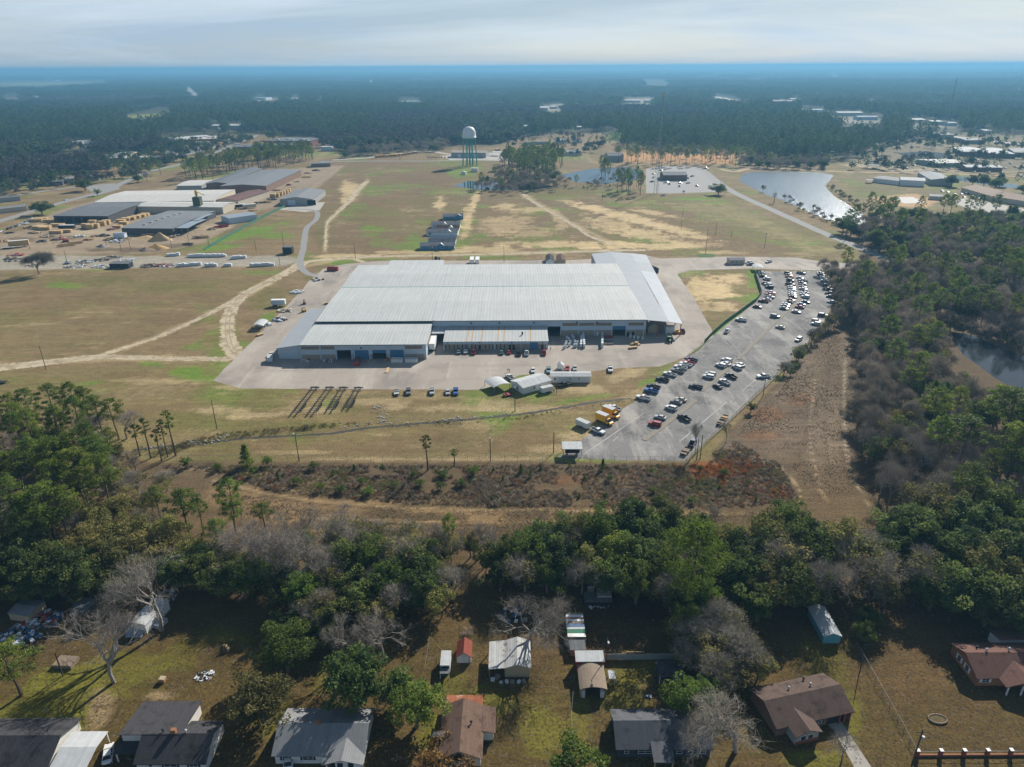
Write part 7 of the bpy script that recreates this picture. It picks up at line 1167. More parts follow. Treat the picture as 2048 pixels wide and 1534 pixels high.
def make_vehicle(kind):
    r=thing('parked_'+{'s':'sedan','u':'suv','p':'pickup'}[kind],'x','car'); hl={'s':2.35,'u':2.4,'p':2.85}[kind]; hw={'s':.90,'u':.97,'p':1.0}[kind]; wz={'s':.33,'u':.37,'p':.40}[kind]; wb={'s':1.40,'u':1.45,'p':1.75}[kind]
    b=MB()
    if kind=='s': loft(b,[(-hl,.72,.78,.38,.78),(-hl+.15,.84,.88,.25,.98),(-1.0,.88,hw,.20,.98),(1.0,.88,hw,.20,.96),(hl-.35,.84,.86,.25,.80),(hl,.66,.70,.38,.62)])
    elif kind=='u': loft(b,[(-hl,.84,.88,.42,.95),(-hl+.12,.90,.94,.30,1.10),(-1.0,.92,hw,.27,1.12),(1.2,.92,hw,.27,1.10),(hl-.25,.90,.92,.32,1.0),(hl,.80,.82,.45,.82)])
    else: loft(b,[(-.62,.92,hw,.35,1.12),(1.3,.94,hw,.33,1.14),(hl-.2,.92,.95,.36,1.08),(hl,.86,.88,.48,.95)])
    b.build('body',M['paintc'],r)
    if kind=='p':
        b=MB(); b.box(-hl,-.99,.45,-.64,-.88,1.12); b.box(-hl,.88,.45,-.64,.99,1.12); b.box(-hl,-.879,.55,-hl+.08,.879,1.10); b.build('bed',M['paintc'],r); b=MB(); b.box(-hl+.09,-.87,.50,-.64,.87,.62); b.build('bed_floor',M['bumper'],r)
    g=MB(); e={'s':(-1.75,1.05,.80,.95,-1.05,.35,.60,1.40),'u':(-2.30,1.15,.86,1.08,-2.0,.50,.70,1.66),'p':(-.60,1.35,.86,1.10,-.42,.62,.70,1.72)}[kind]; frustum(g,*e); g.build('windows',M['carglass'],r)
    g=MB(); x2,x3,w1,z1=e[4]-.04,e[5]+.04,e[6]+.03,e[7]; g.prof([(x2,z1-.02),(x2+.1,z1+.05),(x3-.15,z1+.05),(x3,z1-.02)],-w1,w1,'y'); g.build('roof',M['paintc'],r)
    p=MB()
    for q in(-1,1):
        for (xa,xb) in((e[0]+.03,e[4]+.02),(e[1]-.03,e[5]-.02),(.5*(e[0]+e[1])-.15,.5*(e[4]+e[5])-.15)): p.tube((xa,q*(e[2]+.005),e[3]),(xb,q*(e[6]+.01),e[7]),.05,.045,4)
    p.build('pillar',M['paintc'],r)
    for x in(-wb,wb):
        for y in(-1,1):
            b=MB(); b.tube((x,y*(hw-.20),wz),(x,y*(hw+.01),wz),wz,wz,12); w_=b.build('wheel',M['rubber'],r); b=MB(); b.tube((x,y*(hw-.02),wz),(x,y*(hw+.025),wz),wz*.58,wz*.5,8); b.build('rim',M['rim'],w_)
    zl={'s':.64,'u':.84,'p':.90}[kind]
    for y in(-1,1):
        b=MB(); b.box(hl-.22,y*hw*.72-.16,zl-.10,hl+.01,y*hw*.72+.16,zl+.08); b.build('headlight',M['lamp'],r); b=MB(); b.box(-hl-.015,y*hw*.76-.12,zl-.08,-hl+.12,y*hw*.76+.12,zl+.16); b.build('tail_light',M['tail'],r)
    b=MB(); b.box(hl-.08,-hw*.8,.34,hl+.06,hw*.8,.55); b.build('bumper',M['bumper'],r); b=MB(); b.box(-hl-.06,-hw*.8,.36,-hl+.08,hw*.8,.56); b.build('bumper',M['bumper'],r)
    return r
VP={k:make_vehicle(k) for k in'sup'}; CATS={'s':'car','u':'car','p':'pickup'}
VC={'white':(.66,.67,.67),'black':(.012,.013,.015),'silver':(.42,.44,.45),'grey':(.16,.17,.18),'red':(.36,.02,.02),'maroon':(.13,.015,.02),'blue':(.025,.12,.36),'navy':(.02,.04,.12),'teal':(.20,.34,.36),'green':(.10,.20,.13),'beige':(.48,.43,.34),'skyblue':(.40,.52,.62),'dark green':(.03,.075,.06),'orange':(.45,.16,.05)}
TW={'s':'sedan','u':'SUV','p':'pickup'}
USEDL={}
def vehicle(k,col,u,v,d,label,group=None):
    """d: the direction of its nose in the photo (du,dv)"""
    x,y=P(u,v); q=P(u+d[0],v+d[1]); rz=math.atan2(q[1]-y,q[0]-x); s=random.uniform(.97,1.05)
    r=dup(VP[k],(x,y,.02),rz,label,group,s,(*VC[col],1)); r['category']=CATS[k]; return r
def vrow(where,group,items,d,flip=0):
    for i,(k,c,u,v) in enumerate(items):
        vehicle(k,c,u,v,(-d[0],-d[1]) if (i*7+flip)%5<flip else d,'%s %s, %s %s'%(c,TW[k],ORD[i+1] if i<20 else 'twenty-first',where),group)
def VV(l): return [(k,c,*cV(x,y)) for k,c,x,y in l]
vrow('from the gate in the row along the green fence','cars along the green fence',VV([('s','skyblue',365,145),('s','black',375,172),('s','black',395,205),('u','white',455,255),('s','maroon',435,326),('u','white',475,352),('u','black',500,395),('p','white',520,488),('p','red',510,522),('p','white',500,560),('s','white',458,602),('p','maroon',400,632),('s','maroon',297,728)]),(-10,-1.6),2)
vrow('from the gate in the row left of the long median','cars left of the long median',VV([('u','black',820,155),('s','black',835,188),('s','orange',838,215),('u','black',860,275),('p','black',855,345),('s','white',880,392),('s','silver',885,422),('s','white',890,455),('s','silver',890,490),('s','white',893,522),('s','black',902,556),('s','red',870,612),('s','black',835,648),('s','skyblue',788,682),('s','silver',770,716),('s','dark green',752,758),('u','grey',597,895)]),(10,2.0),1)
vrow('from the gate in the row right of the long median','cars right of the long median',VV([('p','grey',1040,150),('s','skyblue',1025,236),('p','grey',1072,287),('s','black',1065,322),('s','grey',1072,350),('s','black',1075,386),('s','white',1078,424),('s','white',1098,485),('s','silver',1092,522),('u','white',1112,560),('s','dark green',1120,646),('s','blue',1050,688),('s','red',1017,733),('s','silver',960,815),('s','beige',682,1078)]),(10,1.8),2)
vrow('from the gate in the row against the trees','cars against the trees',VV([('s','skyblue',1375,152),('s','black',1387,178),('s','white',1417,212),('s','silver',1432,242),('s','white',1442,277),('u','black',1492,372),('p','black',1497,428),('u','black',1532,497),('s','black',1547,552),('s','silver',1562,645),('u','black',1412,876),('u','grey',1302,975),('u','white',1292,1020)]),(10,1.2),2)
vehicle('u','white',*cV(997,1290),(-9,5),'white SUV alone on the brushy side of the car park'); vehicle('p','white',*cN(260,512),(-10,-1.6),'white pickup alone beside the green fence bend'); vehicle('p','white',*cN(171,583),(5,-5),'small white pickup parked across the fence line, apart from the rows')
vrow('down the row on the grassy edge of the lower lot','pickups on the grassy edge',[(k,c,*cF(x,y)) for k,c,x,y in(('p','navy',962,142),('p','red',945,162),('p','white',925,175),('p','white',890,196),('p','grey',870,220),('p','white',817,243),('p','black',768,278),('p','black',706,326),('p','blue',690,357),('p','white',636,405))],(-10,-2.4),0)
LOTS=[('u','white',1205,147,(-10,-3),'white SUV at the top of the upper cluster beside the median'),('s','white',1198,170,(-10,-3),'white sedan between two white SUVs in the upper cluster'),('u','white',1166,182,(-10,-3),'white SUV lowest of the three left of the median top'),('s','white',1297,176,(-9,-4),'white sedan right of the median top'),('u','white',1276,195,(-9,-4),'white SUV right of the median top, nose to nose row'),('u','silver',1095,241,(-10,-2),'silver SUV paired beside a white one left of the median'),('u','white',1082,259,(-10,-2),'white SUV paired below a silver one left of the median'),('p','black',1235,254,(-9,-4.5),'big black pickup right of the weedy median'),('p','white',1190,296,(-9,-4.5),'white pickup between two dark pickups right of the median'),('s','black',1142,324,(-9,-4.5),'black sedan at the foot of the weedy median'),('p','black',995,326,(-10,-2),'black pickup parked across the end of the weedy median'),('s','beige',892,414,(-10,-2.5),'beige sedan at the top of the near median'),('s','grey',860,432,(-10,-2.5),'dark grey sedan below the beige one at the near median'),('u','white',826,473,(-10,-2.8),'white SUV alone left of the near median'),('s','silver',752,536,(-10,-2.5),'pale sedan above the red SUV at the near median'),('u','red',716,582,(-10,-2),'red SUV at the foot of the near median'),('p','black',916,540,(-8,-5),'black pickup right of the near median'),('p','white',1457,257,(-10,.4),'white and blue work pickup by the lamp post'),('p','navy',972,714,(4,-6),'blue pickup hitched to a flat trailer'),('p','white',437,474,(-10,-3.4),'white pickup behind the yellow trucks'),('p','white',325,630,(10,3.6),'white pickup beside the white box trailer')]
for k,c,x,y,d,lb in LOTS: vehicle(k,c,*cF(x,y),d,lb)
vrow('from the left in the line before the office wall','cars before the office',[(k,c,*cE(x,y)) for k,c,x,y in(('s','teal',370,711),('s','white',414,709),('p','red',464,712),('s','green',640,715),('s','red',686,713),('p','black',750,720),('p','white',798,720),('p','red',907,717))],(.4,-8),0)
for k,c,x,y,d,lb in(('s','white',838,828,(0,8),'white car nosed up left of the angled site office roof'),('p','teal',936,828,(0,8),'teal truck between the two site offices'),('u','grey',1008,815,(0,8),'grey car half hidden behind the long site office'),('s','red',1055,816,(0,8),'red car half hidden behind the long site office'),('s','silver',1102,815,(0,8),'silver car half hidden at the right of the long site office'),('p','white',1325,822,(.6,8),'white pickup on the weedy bay right of the long site office')): vehicle(k,c,*cE(x,y),d,lb)
vrow('from the left in the bays at the bottom yard edge','cars at the bottom yard edge',[(k,c,*cD(x,y)) for k,c,x,y in(('p','grey',1220,836),('p','silver',1358,836),('s','silver',1450,838),('p','blue',1497,836))],(.3,8),0)
for k,c,u,v,d,lb in(('u','silver',1497,527,(-8,.5),'silver SUV parked behind another right of the gatehouse'),('u','grey',1500,530,(-8,.5),'grey SUV parked at the right end of the gatehouse'),('p','white',1537,525,(-8,2),'white pickup driving in on the factory drive'),('p','white',543,712,(3,-8),'white pickup at the corner of the lean-to with a box trailer'),('p','black',1128,772,(9,-1.5),'black pickup hitched to the white enclosed trailer'),('p','white',1020,757,(-5,-4),'white pickup behind the angled site office'),('p','maroon',1365,664,(-3,-7),'dark red pickup at the outer corner of the right canopy'),('u','white',136,527,(-9,-1),'white pickup truck like SUV on the gravel strip'),('p','white',337,480,(9,-1),'white flatbed pickup beside the sawdust cone'),('s','white',132,401,(9,-2),'white car on the mill road')): vehicle(k,c,u,v,d,lb)
for i,(x,y) in enumerate(((50,697),(72,690),(92,684),(110,678),(132,668),(150,662),(170,650),(182,640),(0,716))): vehicle('p' if i>4 else 's',('black','grey','black','silver','white','grey','white','silver','white')[i],*cA(x,y),(8,-3),'%s car from the mill corner, parked along the mill drive'%ORD[[8,0,1,2,3,4,5,6,7].index(i)+1],'cars along the mill drive')
for i,(x,y) in enumerate(((20,352),(18,372),(10,395),(92,398),(105,408),(85,400),(165,402),(160,420),(208,402),(258,418),(185,448),(70,470),(60,332),(80,328),(230,365),(308,322))): vehicle('sup'[i%3],('white','silver','grey','white','black','white','silver','grey','white','maroon','white','white','black','white','silver','grey')[i],*cC(x,y),((8,1),(2,5),(-8,1))[i%3],'%s of the vehicles in the office car park, counted from its upper left'%ORD[i+1],'vehicles in the office car park')
for i,x in enumerate((750,765,780,795,812,830,848,870,1178)): vehicle('s',('black','grey','maroon','black','white','black','grey','silver','maroon')[i],*cB(x,278 if x<1000 else 294),(1,-3),'%s of the tiny cars before the bus garage, from the left'%ORD[i+1],'tiny cars before the bus garage')
for i,(x,y) in enumerate(((1600,448),(1630,452),(1672,468),(1705,462),(1735,462),(1720,480),(1770,480),(1800,488),(1905,452))): vehicle('us'[i%2],('white','silver','white','white','black','grey','maroon','grey','white')[i],*cC(x,y),(6,2),'%s of the cars around the brown roofed complex, from the left'%ORD[i+1],'cars around the brown roofed complex')
for i,(x,y) in enumerate(((1380,280),(1400,318),(1445,305),(1500,322),(1570,330),(1640,322),(1695,328),(1770,340),(1800,338),(1850,340),(1890,336),(1940,320),(1975,295),(2000,315),(2030,325),(1790,275),(2030,365))): vehicle('up'[i%2],('black','white','silver','white','black','white','white','silver','black','white','silver','white','white','silver','white','white','white')[i],*cC(x,y),(7,1),'%s of the vehicles around the far depot, from the left'%ORD[sorted([1380,1400,1445,1500,1570,1640,1695,1770,1790,1800,1850,1890,1940,1975,2000,2030,2031]).index(x if i<16 else 2031)+1],'vehicles around the far depot')
for u,v,d,lb,k,c in((218,1512,(1,-8),'white car under the carport of the charcoal roofed house','s','white'),(578,1524,(.5,-8),'white pickup nose in front of the grey tin roofed house','s','white')): vehicle(k,c,u,v,d,lb)
for r in VP.values(): drop(r)
# boxes on wheels
def box_trailer(label,px,rz,L_=5.2,m='white',h=2.0,name='box_trailer'):
    o=thing(name,label,'trailer',P(*px),rz); b=MB(); b.box(-L_/2,-1.1,.45,L_/2,1.1,.45+h); b.build('box',M[m],o); b=MB(); b.box(-L_/2-.03,-1.13,.45+h,L_/2+.03,1.13,.52+h); b.build('roof',M['tin_white'],o)
    for y in(-1.12,1.12):
        for x in(-.4,.45): b=MB(); b.tube((x,y-.1,.36),(x,y+.1,.36),.36,.36,10); b.build('wheel',M['rubber'],o)
    b=MB(); b.tube((L_/2,-.7,.45),(L_/2+1.3,0,.45),.05,.05,5); b.tube((L_/2,.7,.45),(L_/2+1.3,0,.45),.05,.05,5); b.build('tongue',M['darksteel'],o); b=MB(); b.box(-L_/2-.06,-.95,.55,-L_/2-.005,.95,.4+h); b.build('rear_door',M['paleblue'],o); return o
def rzpx(u,v,d): a=P(u,v); c=P(u+d[0],v+d[1]); return math.atan2(c[1]-a[1],c[0]-a[0])
box_trailer('white enclosed trailer beside the angled site office',(1093,784),rzpx(1093,784,(9,-2))); box_trailer('white box trailer on the grass beside the yellow trucks',cF(225,592),rzpx(*cF(225,592),(9,4)),5.4); box_trailer('white box trailer behind the pickup at the lean-to',(541,722),rzpx(541,722,(1,-8)),4.5)
def box_truck(label,px,d):
    o=thing('box_truck',label,'truck',P(*px),rzpx(*px,d)); yl=mat('truck_yellow',(.68,.36,.015),.45,var=.05)
    b=MB(); b.box(-3.6,-1.2,.95,1.2,1.2,3.5); b.build('box',yl,o); b=MB(); b.box(-3.6,-1.21,3.5,1.2,1.21,3.58); b.build('roof',M['tin_white'],o)
    b=MB(); loft(b,[(1.25,1.0,1.05,.5,1.6),(2.4,1.0,1.05,.5,1.55),(3.3,.95,.98,.5,1.25),(3.5,.85,.88,.55,1.1)]); b.build('cab',yl,o); b=MB(); frustum(b,1.25,2.75,.98,1.55,1.3,2.1,.85,2.35); b.build('windows',M['carglass'],o); b=MB(); b.box(1.26,-.87,2.36,2.1,.87,2.42); b.build('cab_roof',yl,o)
    for x in(-2.4,2.5):
        for y in(-1,1): b=MB(); b.tube((x,y-.15,.45),(x,y+.15,.45),.45,.45,12); b.build('wheel',M['rubber'],o)
    for y in(-.7,.7): b=MB(); b.box(3.4,y-.15,.8,3.53,y+.15,1.0); b.build('headlight',M['lamp'],o)
    b=MB(); b.box(-3.5,-.5,.55,1.2,.5,.94); b.build('chassis',M['darksteel'],o)
box_truck('yellow box truck with white roof, nearer of the two',cF(372,566),(10,4)); box_truck('yellow box truck parked behind the nearer one',cF(418,522),(10,4))
def flat_trailer(label,px,d,L_=5.5,m='oldwood'):
    o=thing('flat_trailer',label,'trailer',P(*px),rzpx(*px,d)); b=MB(); b.box(-L_/2,-1.05,.55,L_/2,1.05,.68); b.build('deck',M[m],o)
    for y in(-1.12,1.12):
        for x in(-.6,.4): b=MB(); b.tube((x,y-.1,.36),(x,y+.1,.36),.36,.36,10); b.build('wheel',M['rubber'],o)
    b=MB(); b.tube((L_/2,-.6,.55),(L_/2+1.4,0,.5),.05,.05,5); b.tube((L_/2,.6,.55),(L_/2+1.4,0,.5),.05,.05,5); b.build('tongue',M['darksteel'],o)
    for x in(-L_/2+.1,-.5,L_/2-.1): b=MB(); b.box(x-.04,-1.0,.7,x+.04,1.0,.98); b.build('stake',M['darksteel'],o)
flat_trailer('flat trailer behind the blue pickup at the lot corner',cF(922,770),(4.5,-6)); flat_trailer('rusty flat trailer on the right side of the lower lot, lower of two',cF(1163,574),(5,-8),4.2); flat_trailer('rusty flat trailer on the right side of the lower lot, upper of two',cF(1188,540),(5,-8),4.0,'rustm'); flat_trailer('empty flat trailer beside the pickups at the bottom yard edge',cD(1150,842),(1,8),4.5,'silver'); flat_trailer('small trailer in the shade of the arched carport',(1015,791),(8,-2),3.5,'redst'); flat_trailer('dark utility trailer cut by the left edge in the field',(2,766),(9,0),4.5,'darksteel')
# long bare trailer chassis on the grass
def chassis(label,top,bot):
    a=Vector(P(*top)); c=Vector(P(*bot)); d=c-a; L_=d.length; o=thing('trailer_chassis',label,'trailer chassis',(a.x,a.y,0),math.atan2(d.y,d.x),'bare trailer chassis on the grass')
    for y in(-1.0,1.0): b=MB(); b.box(.2,y-.12,.75,L_,y+.12,1.15); b.build('rail',M['darksteel'],o)
    for i in range(9): x=L_*(.42+.065*i); b=MB(); b.box(x-.07,-1.75,.86,x+.07,1.75,1.0); b.build('crossbar',M['darksteel'],o)
    for x in(.3,.9): b=MB(); b.box(x-.08,-1.9,.8,x+.08,1.9,1.02); b.build('crossbar',M['darksteel'],o)
    b=MB(); b.tube((0,-1.4,.7),(-1.2,0,.6),.08,.08,5); b.tube((0,1.4,.7),(-1.2,0,.6),.08,.08,5); b.build('hitch',M['darksteel'],o)
    for i in range(4):
        for y in(-1.35,1.35): x=L_*(.62+.07*i); b=MB(); b.tube((x,y-.14,.42),(x,y+.14,.42),.42,.42,10); b.build('wheel',M['rubber'],o)
TOPS=[(cD(676,812),cD(548,975)),(cD(763,812),cD(645,975)),(cD(842,813),cD(758,953)),(cD(930,814),cD(857,940))]
for i,(t,bt) in enumerate(TOPS): chassis('long bare black trailer chassis on the grass, %s from the left of four'%ORD[i+1],t,bt)
# buses
def bus(label,px,d,roof):
    o=thing('school_bus',label,'bus',P(*px),rzpx(*px,d),'school buses'); ob=mat('bus_orange',(.55,.24,.015),.5,var=.05) if 'busy' not in M else M['busy']; M['busy']=ob
    b=MB(); b.box(-5,-1.25,.7,4,1.25,2.9); b.build('body',ob,o); b=MB(); b.box(4,-1.1,.7,5.4,1.1,1.7); b.build('hood',ob,o); b=MB(); b.box(-5,-1.27,2.9,4,1.27,3.1); b.build('roof',M[roof],o); b=MB(); b.box(-4.8,-1.28,1.8,3.8,1.28,2.5); b.build('windows',M['carglass'],o)
    for x in(-3,4):
        for y in(-1.1,1.1): b=MB(); b.tube((x,y-.2,.5),(x,y+.2,.5),.5,.5,10); b.build('wheel',M['rubber'],o)
for i,(x,y,rf) in enumerate(((455,280,'yellow'),(482,277,'yellow'),(515,276,'yellow'),(540,273,'yellow'),(570,271,'yellow'),(610,266,'yellow'),(645,259,'white'),(672,256,'white'),(1155,239,'white'))): bus('%s orange school bus from the left along the bus yard drive'%ORD[i+1],cB(x,y),(9,-1.2),rf)
# yard machines
def forklift(label,px,d,m='yellow'):
    o=thing('forklift',label,'forklift',P(*px),rzpx(*px,d)); b=MB(); b.box(-1.3,-.6,.35,.7,.6,1.25); b.build('body',M[m],o)
    for y in(-.55,.55): b=MB(); b.tube((.8,y*.7,.1),(.8,y*.7,3.0),.07,.07,5); b.build('mast',M['darksteel'],o); b=MB(); b.box(.85,y*.6-.08,.12,2.1,y*.6+.08,.2); b.build('fork',M['darksteel'],o)
    for x in(-.9,.45):
        for y in(-.55,.55): b=MB(); b.tube((x,y-.14,.36),(x,y+.14,.36),.36,.36,10); b.build('wheel',M['rubber'],o)
    b=MB(); b.box(-1.0,-.5,2.15,.5,.5,2.22); b.build('cage_roof',M['darksteel'],o)
    for x in(-.95,.45):
        for y in(-.48,.48): b=MB(); b.tube((x,y,1.2),(x,y,2.16),.04,.04,4); b.build('cage_post',M['darksteel'],o)
forklift('yellow forklift on the left side yard, nearer the camera',(607,624),(-8,2)); forklift('dark forklift on the left side yard, farther one',(609,608),(3,6),'oldwood')
o=thing('tractor','green tractor parked before the right canopy','tractor',P(1339,684),rzpx(1339,684,(3,6))); b=MB(); loft(b,[(-.6,.35,.4,.8,1.5),(.8,.38,.42,.8,1.6),(1.9,.32,.34,.85,1.4)]); b.build('hood',M['green'],o); b=MB(); b.box(-1.6,-.75,1.0,-.5,.75,2.3); b.build('cab',M['carglass'],o); b=MB(); b.box(-1.75,-.85,2.3,-.4,.85,2.45); b.build('cab_roof',M['green'],o)
for x,y,w_ in((-1.1,-1.0,.85),(-1.1,1.0,.85),(1.4,-.8,.5),(1.4,.8,.5)): b=MB(); b.tube((x,y-.22,w_),(x,y+.22,w_),w_,w_,14); q=b.build('wheel',M['rubber'],o); b=MB(); b.tube((x,y-.24,w_),(x,y+.24,w_),w_*.5,w_*.5,10); b.build('rim',M['yellow'],q)
b=MB(); b.tube((-1.7,0,.8),(-3.4,0,.6),.2,.12,6); b.build('drawbar',M['yellow'],o)
o=thing('tractor','green tractor on the grass behind the factory','tractor',P(875,519),.2); b=MB(); loft(b,[(-.6,.35,.4,.8,1.5),(.8,.38,.42,.8,1.6),(1.9,.32,.34,.85,1.4)]); b.build('hood',M['green'],o); b=MB(); b.box(-1.6,-.75,1.0,-.5,.75,2.3); b.build('cab',M['darksteel'],o)
for x,y,w_ in((-1.1,-1.0,.85),(-1.1,1.0,.85),(1.4,-.8,.5),(1.4,.8,.5)): b=MB(); b.tube((x,y-.22,w_),(x,y+.22,w_),w_,w_,14); b.build('wheel',M['rubber'],o)
# ---------------------------------------------------------------- skips, goods and people in the yard
def skip(label,px,d,m,L_=6,w_=2.3,h=1.8):
    o=thing('skip',label,'skip',P(*px),rzpx(*px,d)); t=.1
    for bx in((-L_/2,-w_/2,.1,L_/2,-w_/2+t,h),(-L_/2,w_/2-t,.1,L_/2,w_/2,h),(-L_/2,-w_/2+t,.1,-L_/2+t,w_/2-t,h),(L_/2-t,-w_/2+t,.1,L_/2,w_/2-t,h)): b=MB(); b.box(*bx); b.build('side',M[m],o)
    b=MB(); b.box(-L_/2+t,-w_/2+t,.1,L_/2-t,w_/2-t,h*.55); b.build('load',M['junk'],o)
    for i in range(5): x=-L_/2+.5+i*(L_-1)/4; b=MB(); b.box(x-.06,-w_/2-.09,.1,x+.06,-w_/2-.005,h); b.build('rib',M[m],o)
skip('rusty red skip standing before the open dock doors',(714.5,727),(2,-9),'redst',6.5); skip('white skip before the front wall, left of two',(795,724),(9,0),'white',5.3,2.4); skip('white skip before the front wall, right of two',(823,724),(9,0),'white',5.6,2.4); skip('red skip heaped with scrap at the top left of the yard',(666,541),(9,0),'redst',7,2.6,2.2); skip('red skip beside the box shed in the mill yard',cA(1310,685),(9,-1),'redst',7)
for lb,u,v,ms,n,rad,sz in(('bundles and pallets stacked against the left front wall',614,722,['plastic','redst','wood'],26,2.6,(.5,1.2)),('pale carton bins against the left front wall',657,723,['plastic','oldwood'],12,2.2,(.8,1.3)),('wood crates beside the rusty red skip',737,722,['wood','oldwood'],14,1.4,(.5,.9)),('timber pallets before the second dock door',777,719,['redst','wood'],16,1.6,(.6,1.1))): heap('goods_heap',lb,'goods',(u,v),rad,.9,ms,n,hash(lb)%97,None,sz,.6)
ci=lambda x,y:(1090+x*.1465,630+y*.1465)
wn=[(280,430),(290,400),(330,430),(345,390),(325,350),(400,440),(415,400),(405,375),(440,400),(390,330),(300,330),(370,310),(430,440),(265,460)]
for i,p in enumerate(sorted(wn)):
    o=thing('window_bundle','%s from the left: stood-up bundle of wrapped windows before the main wall'%ORD[i+1],'windows',P(*ci(*p)),random.uniform(-.2,.2),'wrapped windows'); b=MB(); b.box(-.5,-.25,.1,.5,.25,1.7); b.build('frame',M['plastic'],o); b=MB(); b.box(-.4,-.28,.25,.4,-.24,1.5); b.build('pane',M['paleblue'],o); b=MB(); b.box(-.6,-.5,0,.6,.5,.1); b.build('pallet',M['oldwood'],o)
def arow(lb,a,c,n,m,h):
    o=thing('panel_row',lb,'panels',P(*a)); p0=Vector(P(*a)); p1=Vector(P(*c))
    for i in range(n): q=p0.lerp(p1,i/(n-1))-p0; b=MB(); b.cbox((q.x,q.y,h/2+.05),(.9+random.uniform(-.15,.15),(p1-p0).length/n*.8,h*random.uniform(.8,1.05)),random.uniform(-.1,.1)); b.build('panel',M[m],o)
arow('tall row of wrapped white panels standing on pallets',ci(490,440),ci(500,330),6,'plastic',1.9); arow('second row of wrapped white panels right of the first',ci(535,445),ci(520,280),8,'plastic',2.1); arow('long row of curved wrapped panels in mid yard',ci(780,440),ci(782,275),9,'plastic',2.2)
for i in range(7): 
    u,v=ci(870,275+22*i); o=thing('beam_bundle','%s bundle of long beams from the wall, right of the curved panels'%ORD[i+1],'beams',P(u,v),0,'beam bundles'); b=MB(); b.box(-2.2,-.25,.12,2.2,.25,.55); b.build('beams',M['redst' if i<3 else 'silver' if i%2 else 'oldwood'],o); b=MB(); b.box(-1.6,-.3,0,-1.4,.3,.12); b.box(1.4,-.3,0,1.6,.3,.12); b.build('dunnage',M['oldwood'],o)
heap('timber_heap','loose heap of fresh timber trusses before the canopy','timber',ci(1225,400),2.2,1.4,['wood','oldwood'],26,61,None,(.6,2.0),.3); stack('flat stack of pale boards below the timber heap',ci(1200,455),2,(4.2,1.2,.3),'wood',None,.3); stack('pale board lying flat on the yard below the skip',(775,741),1,(1.2,5.5,.15),'wood',None,0,'board_stack'); stack('yellow board stack on the yard edge by the grass',(520,671),2,(3,1.6,.3),'wood',None,.9,'board_stack')
for i,(x,y) in enumerate(((1165,310),(1215,320),(1270,325),(1330,335),(1360,250))): o=thing('yard_cabinet','%s white unit from the left among those before the door right of the open doorway'%ORD[i+1],'cabinet',P(*ci(x,y)),random.uniform(-.3,.3),'white units'); b=MB(); b.box(-.45,-.4,.1,.45,.4,1.4); b.build('body',M['plastic'],o); b=MB(); b.box(-.5,-.45,0,.5,.45,.1); b.build('pallet',M['oldwood'],o)
for i,(x,y) in enumerate(((255,250),(290,250),(365,250),(430,255),(715,260))): o=thing('white_door','%s pale door leaf from the left leaning on the main wall'%ORD[i+1],'door',P(*ci(x,y+30)),0,'door leaves'); b=MB(); b.box(-.5,-.1,.02,.5,.0,2.2); b.build('leaf',M['plastic'],o); b=MB(); b.box(-.3,-.13,1.2,.3,-.095,1.9); b.build('pane',M['paleblue'],o)
for i,(u,v) in enumerate(((744,594),(752,598),(756,588),(768,583))): stack('low timber stack along the left factory wall, %s from the front'%ORD[4-i],(u-90,v+14),2,(2.6,1.6,.35),'wood',None,.4)
bld('storage_unit','white wrapped unit under the outer bay of the canopy','unit',ci(1645,252)+ci(1765,252),4,3,'sb',.2,M['plastic'],M['plastic'],.02)
heap('timber_heap','yellow frames and timber at the outer canopy corner','timber',ci(1805,250),2,2.2,['yellow','wood','redst'],20,62,None,(.5,1.6),.6)
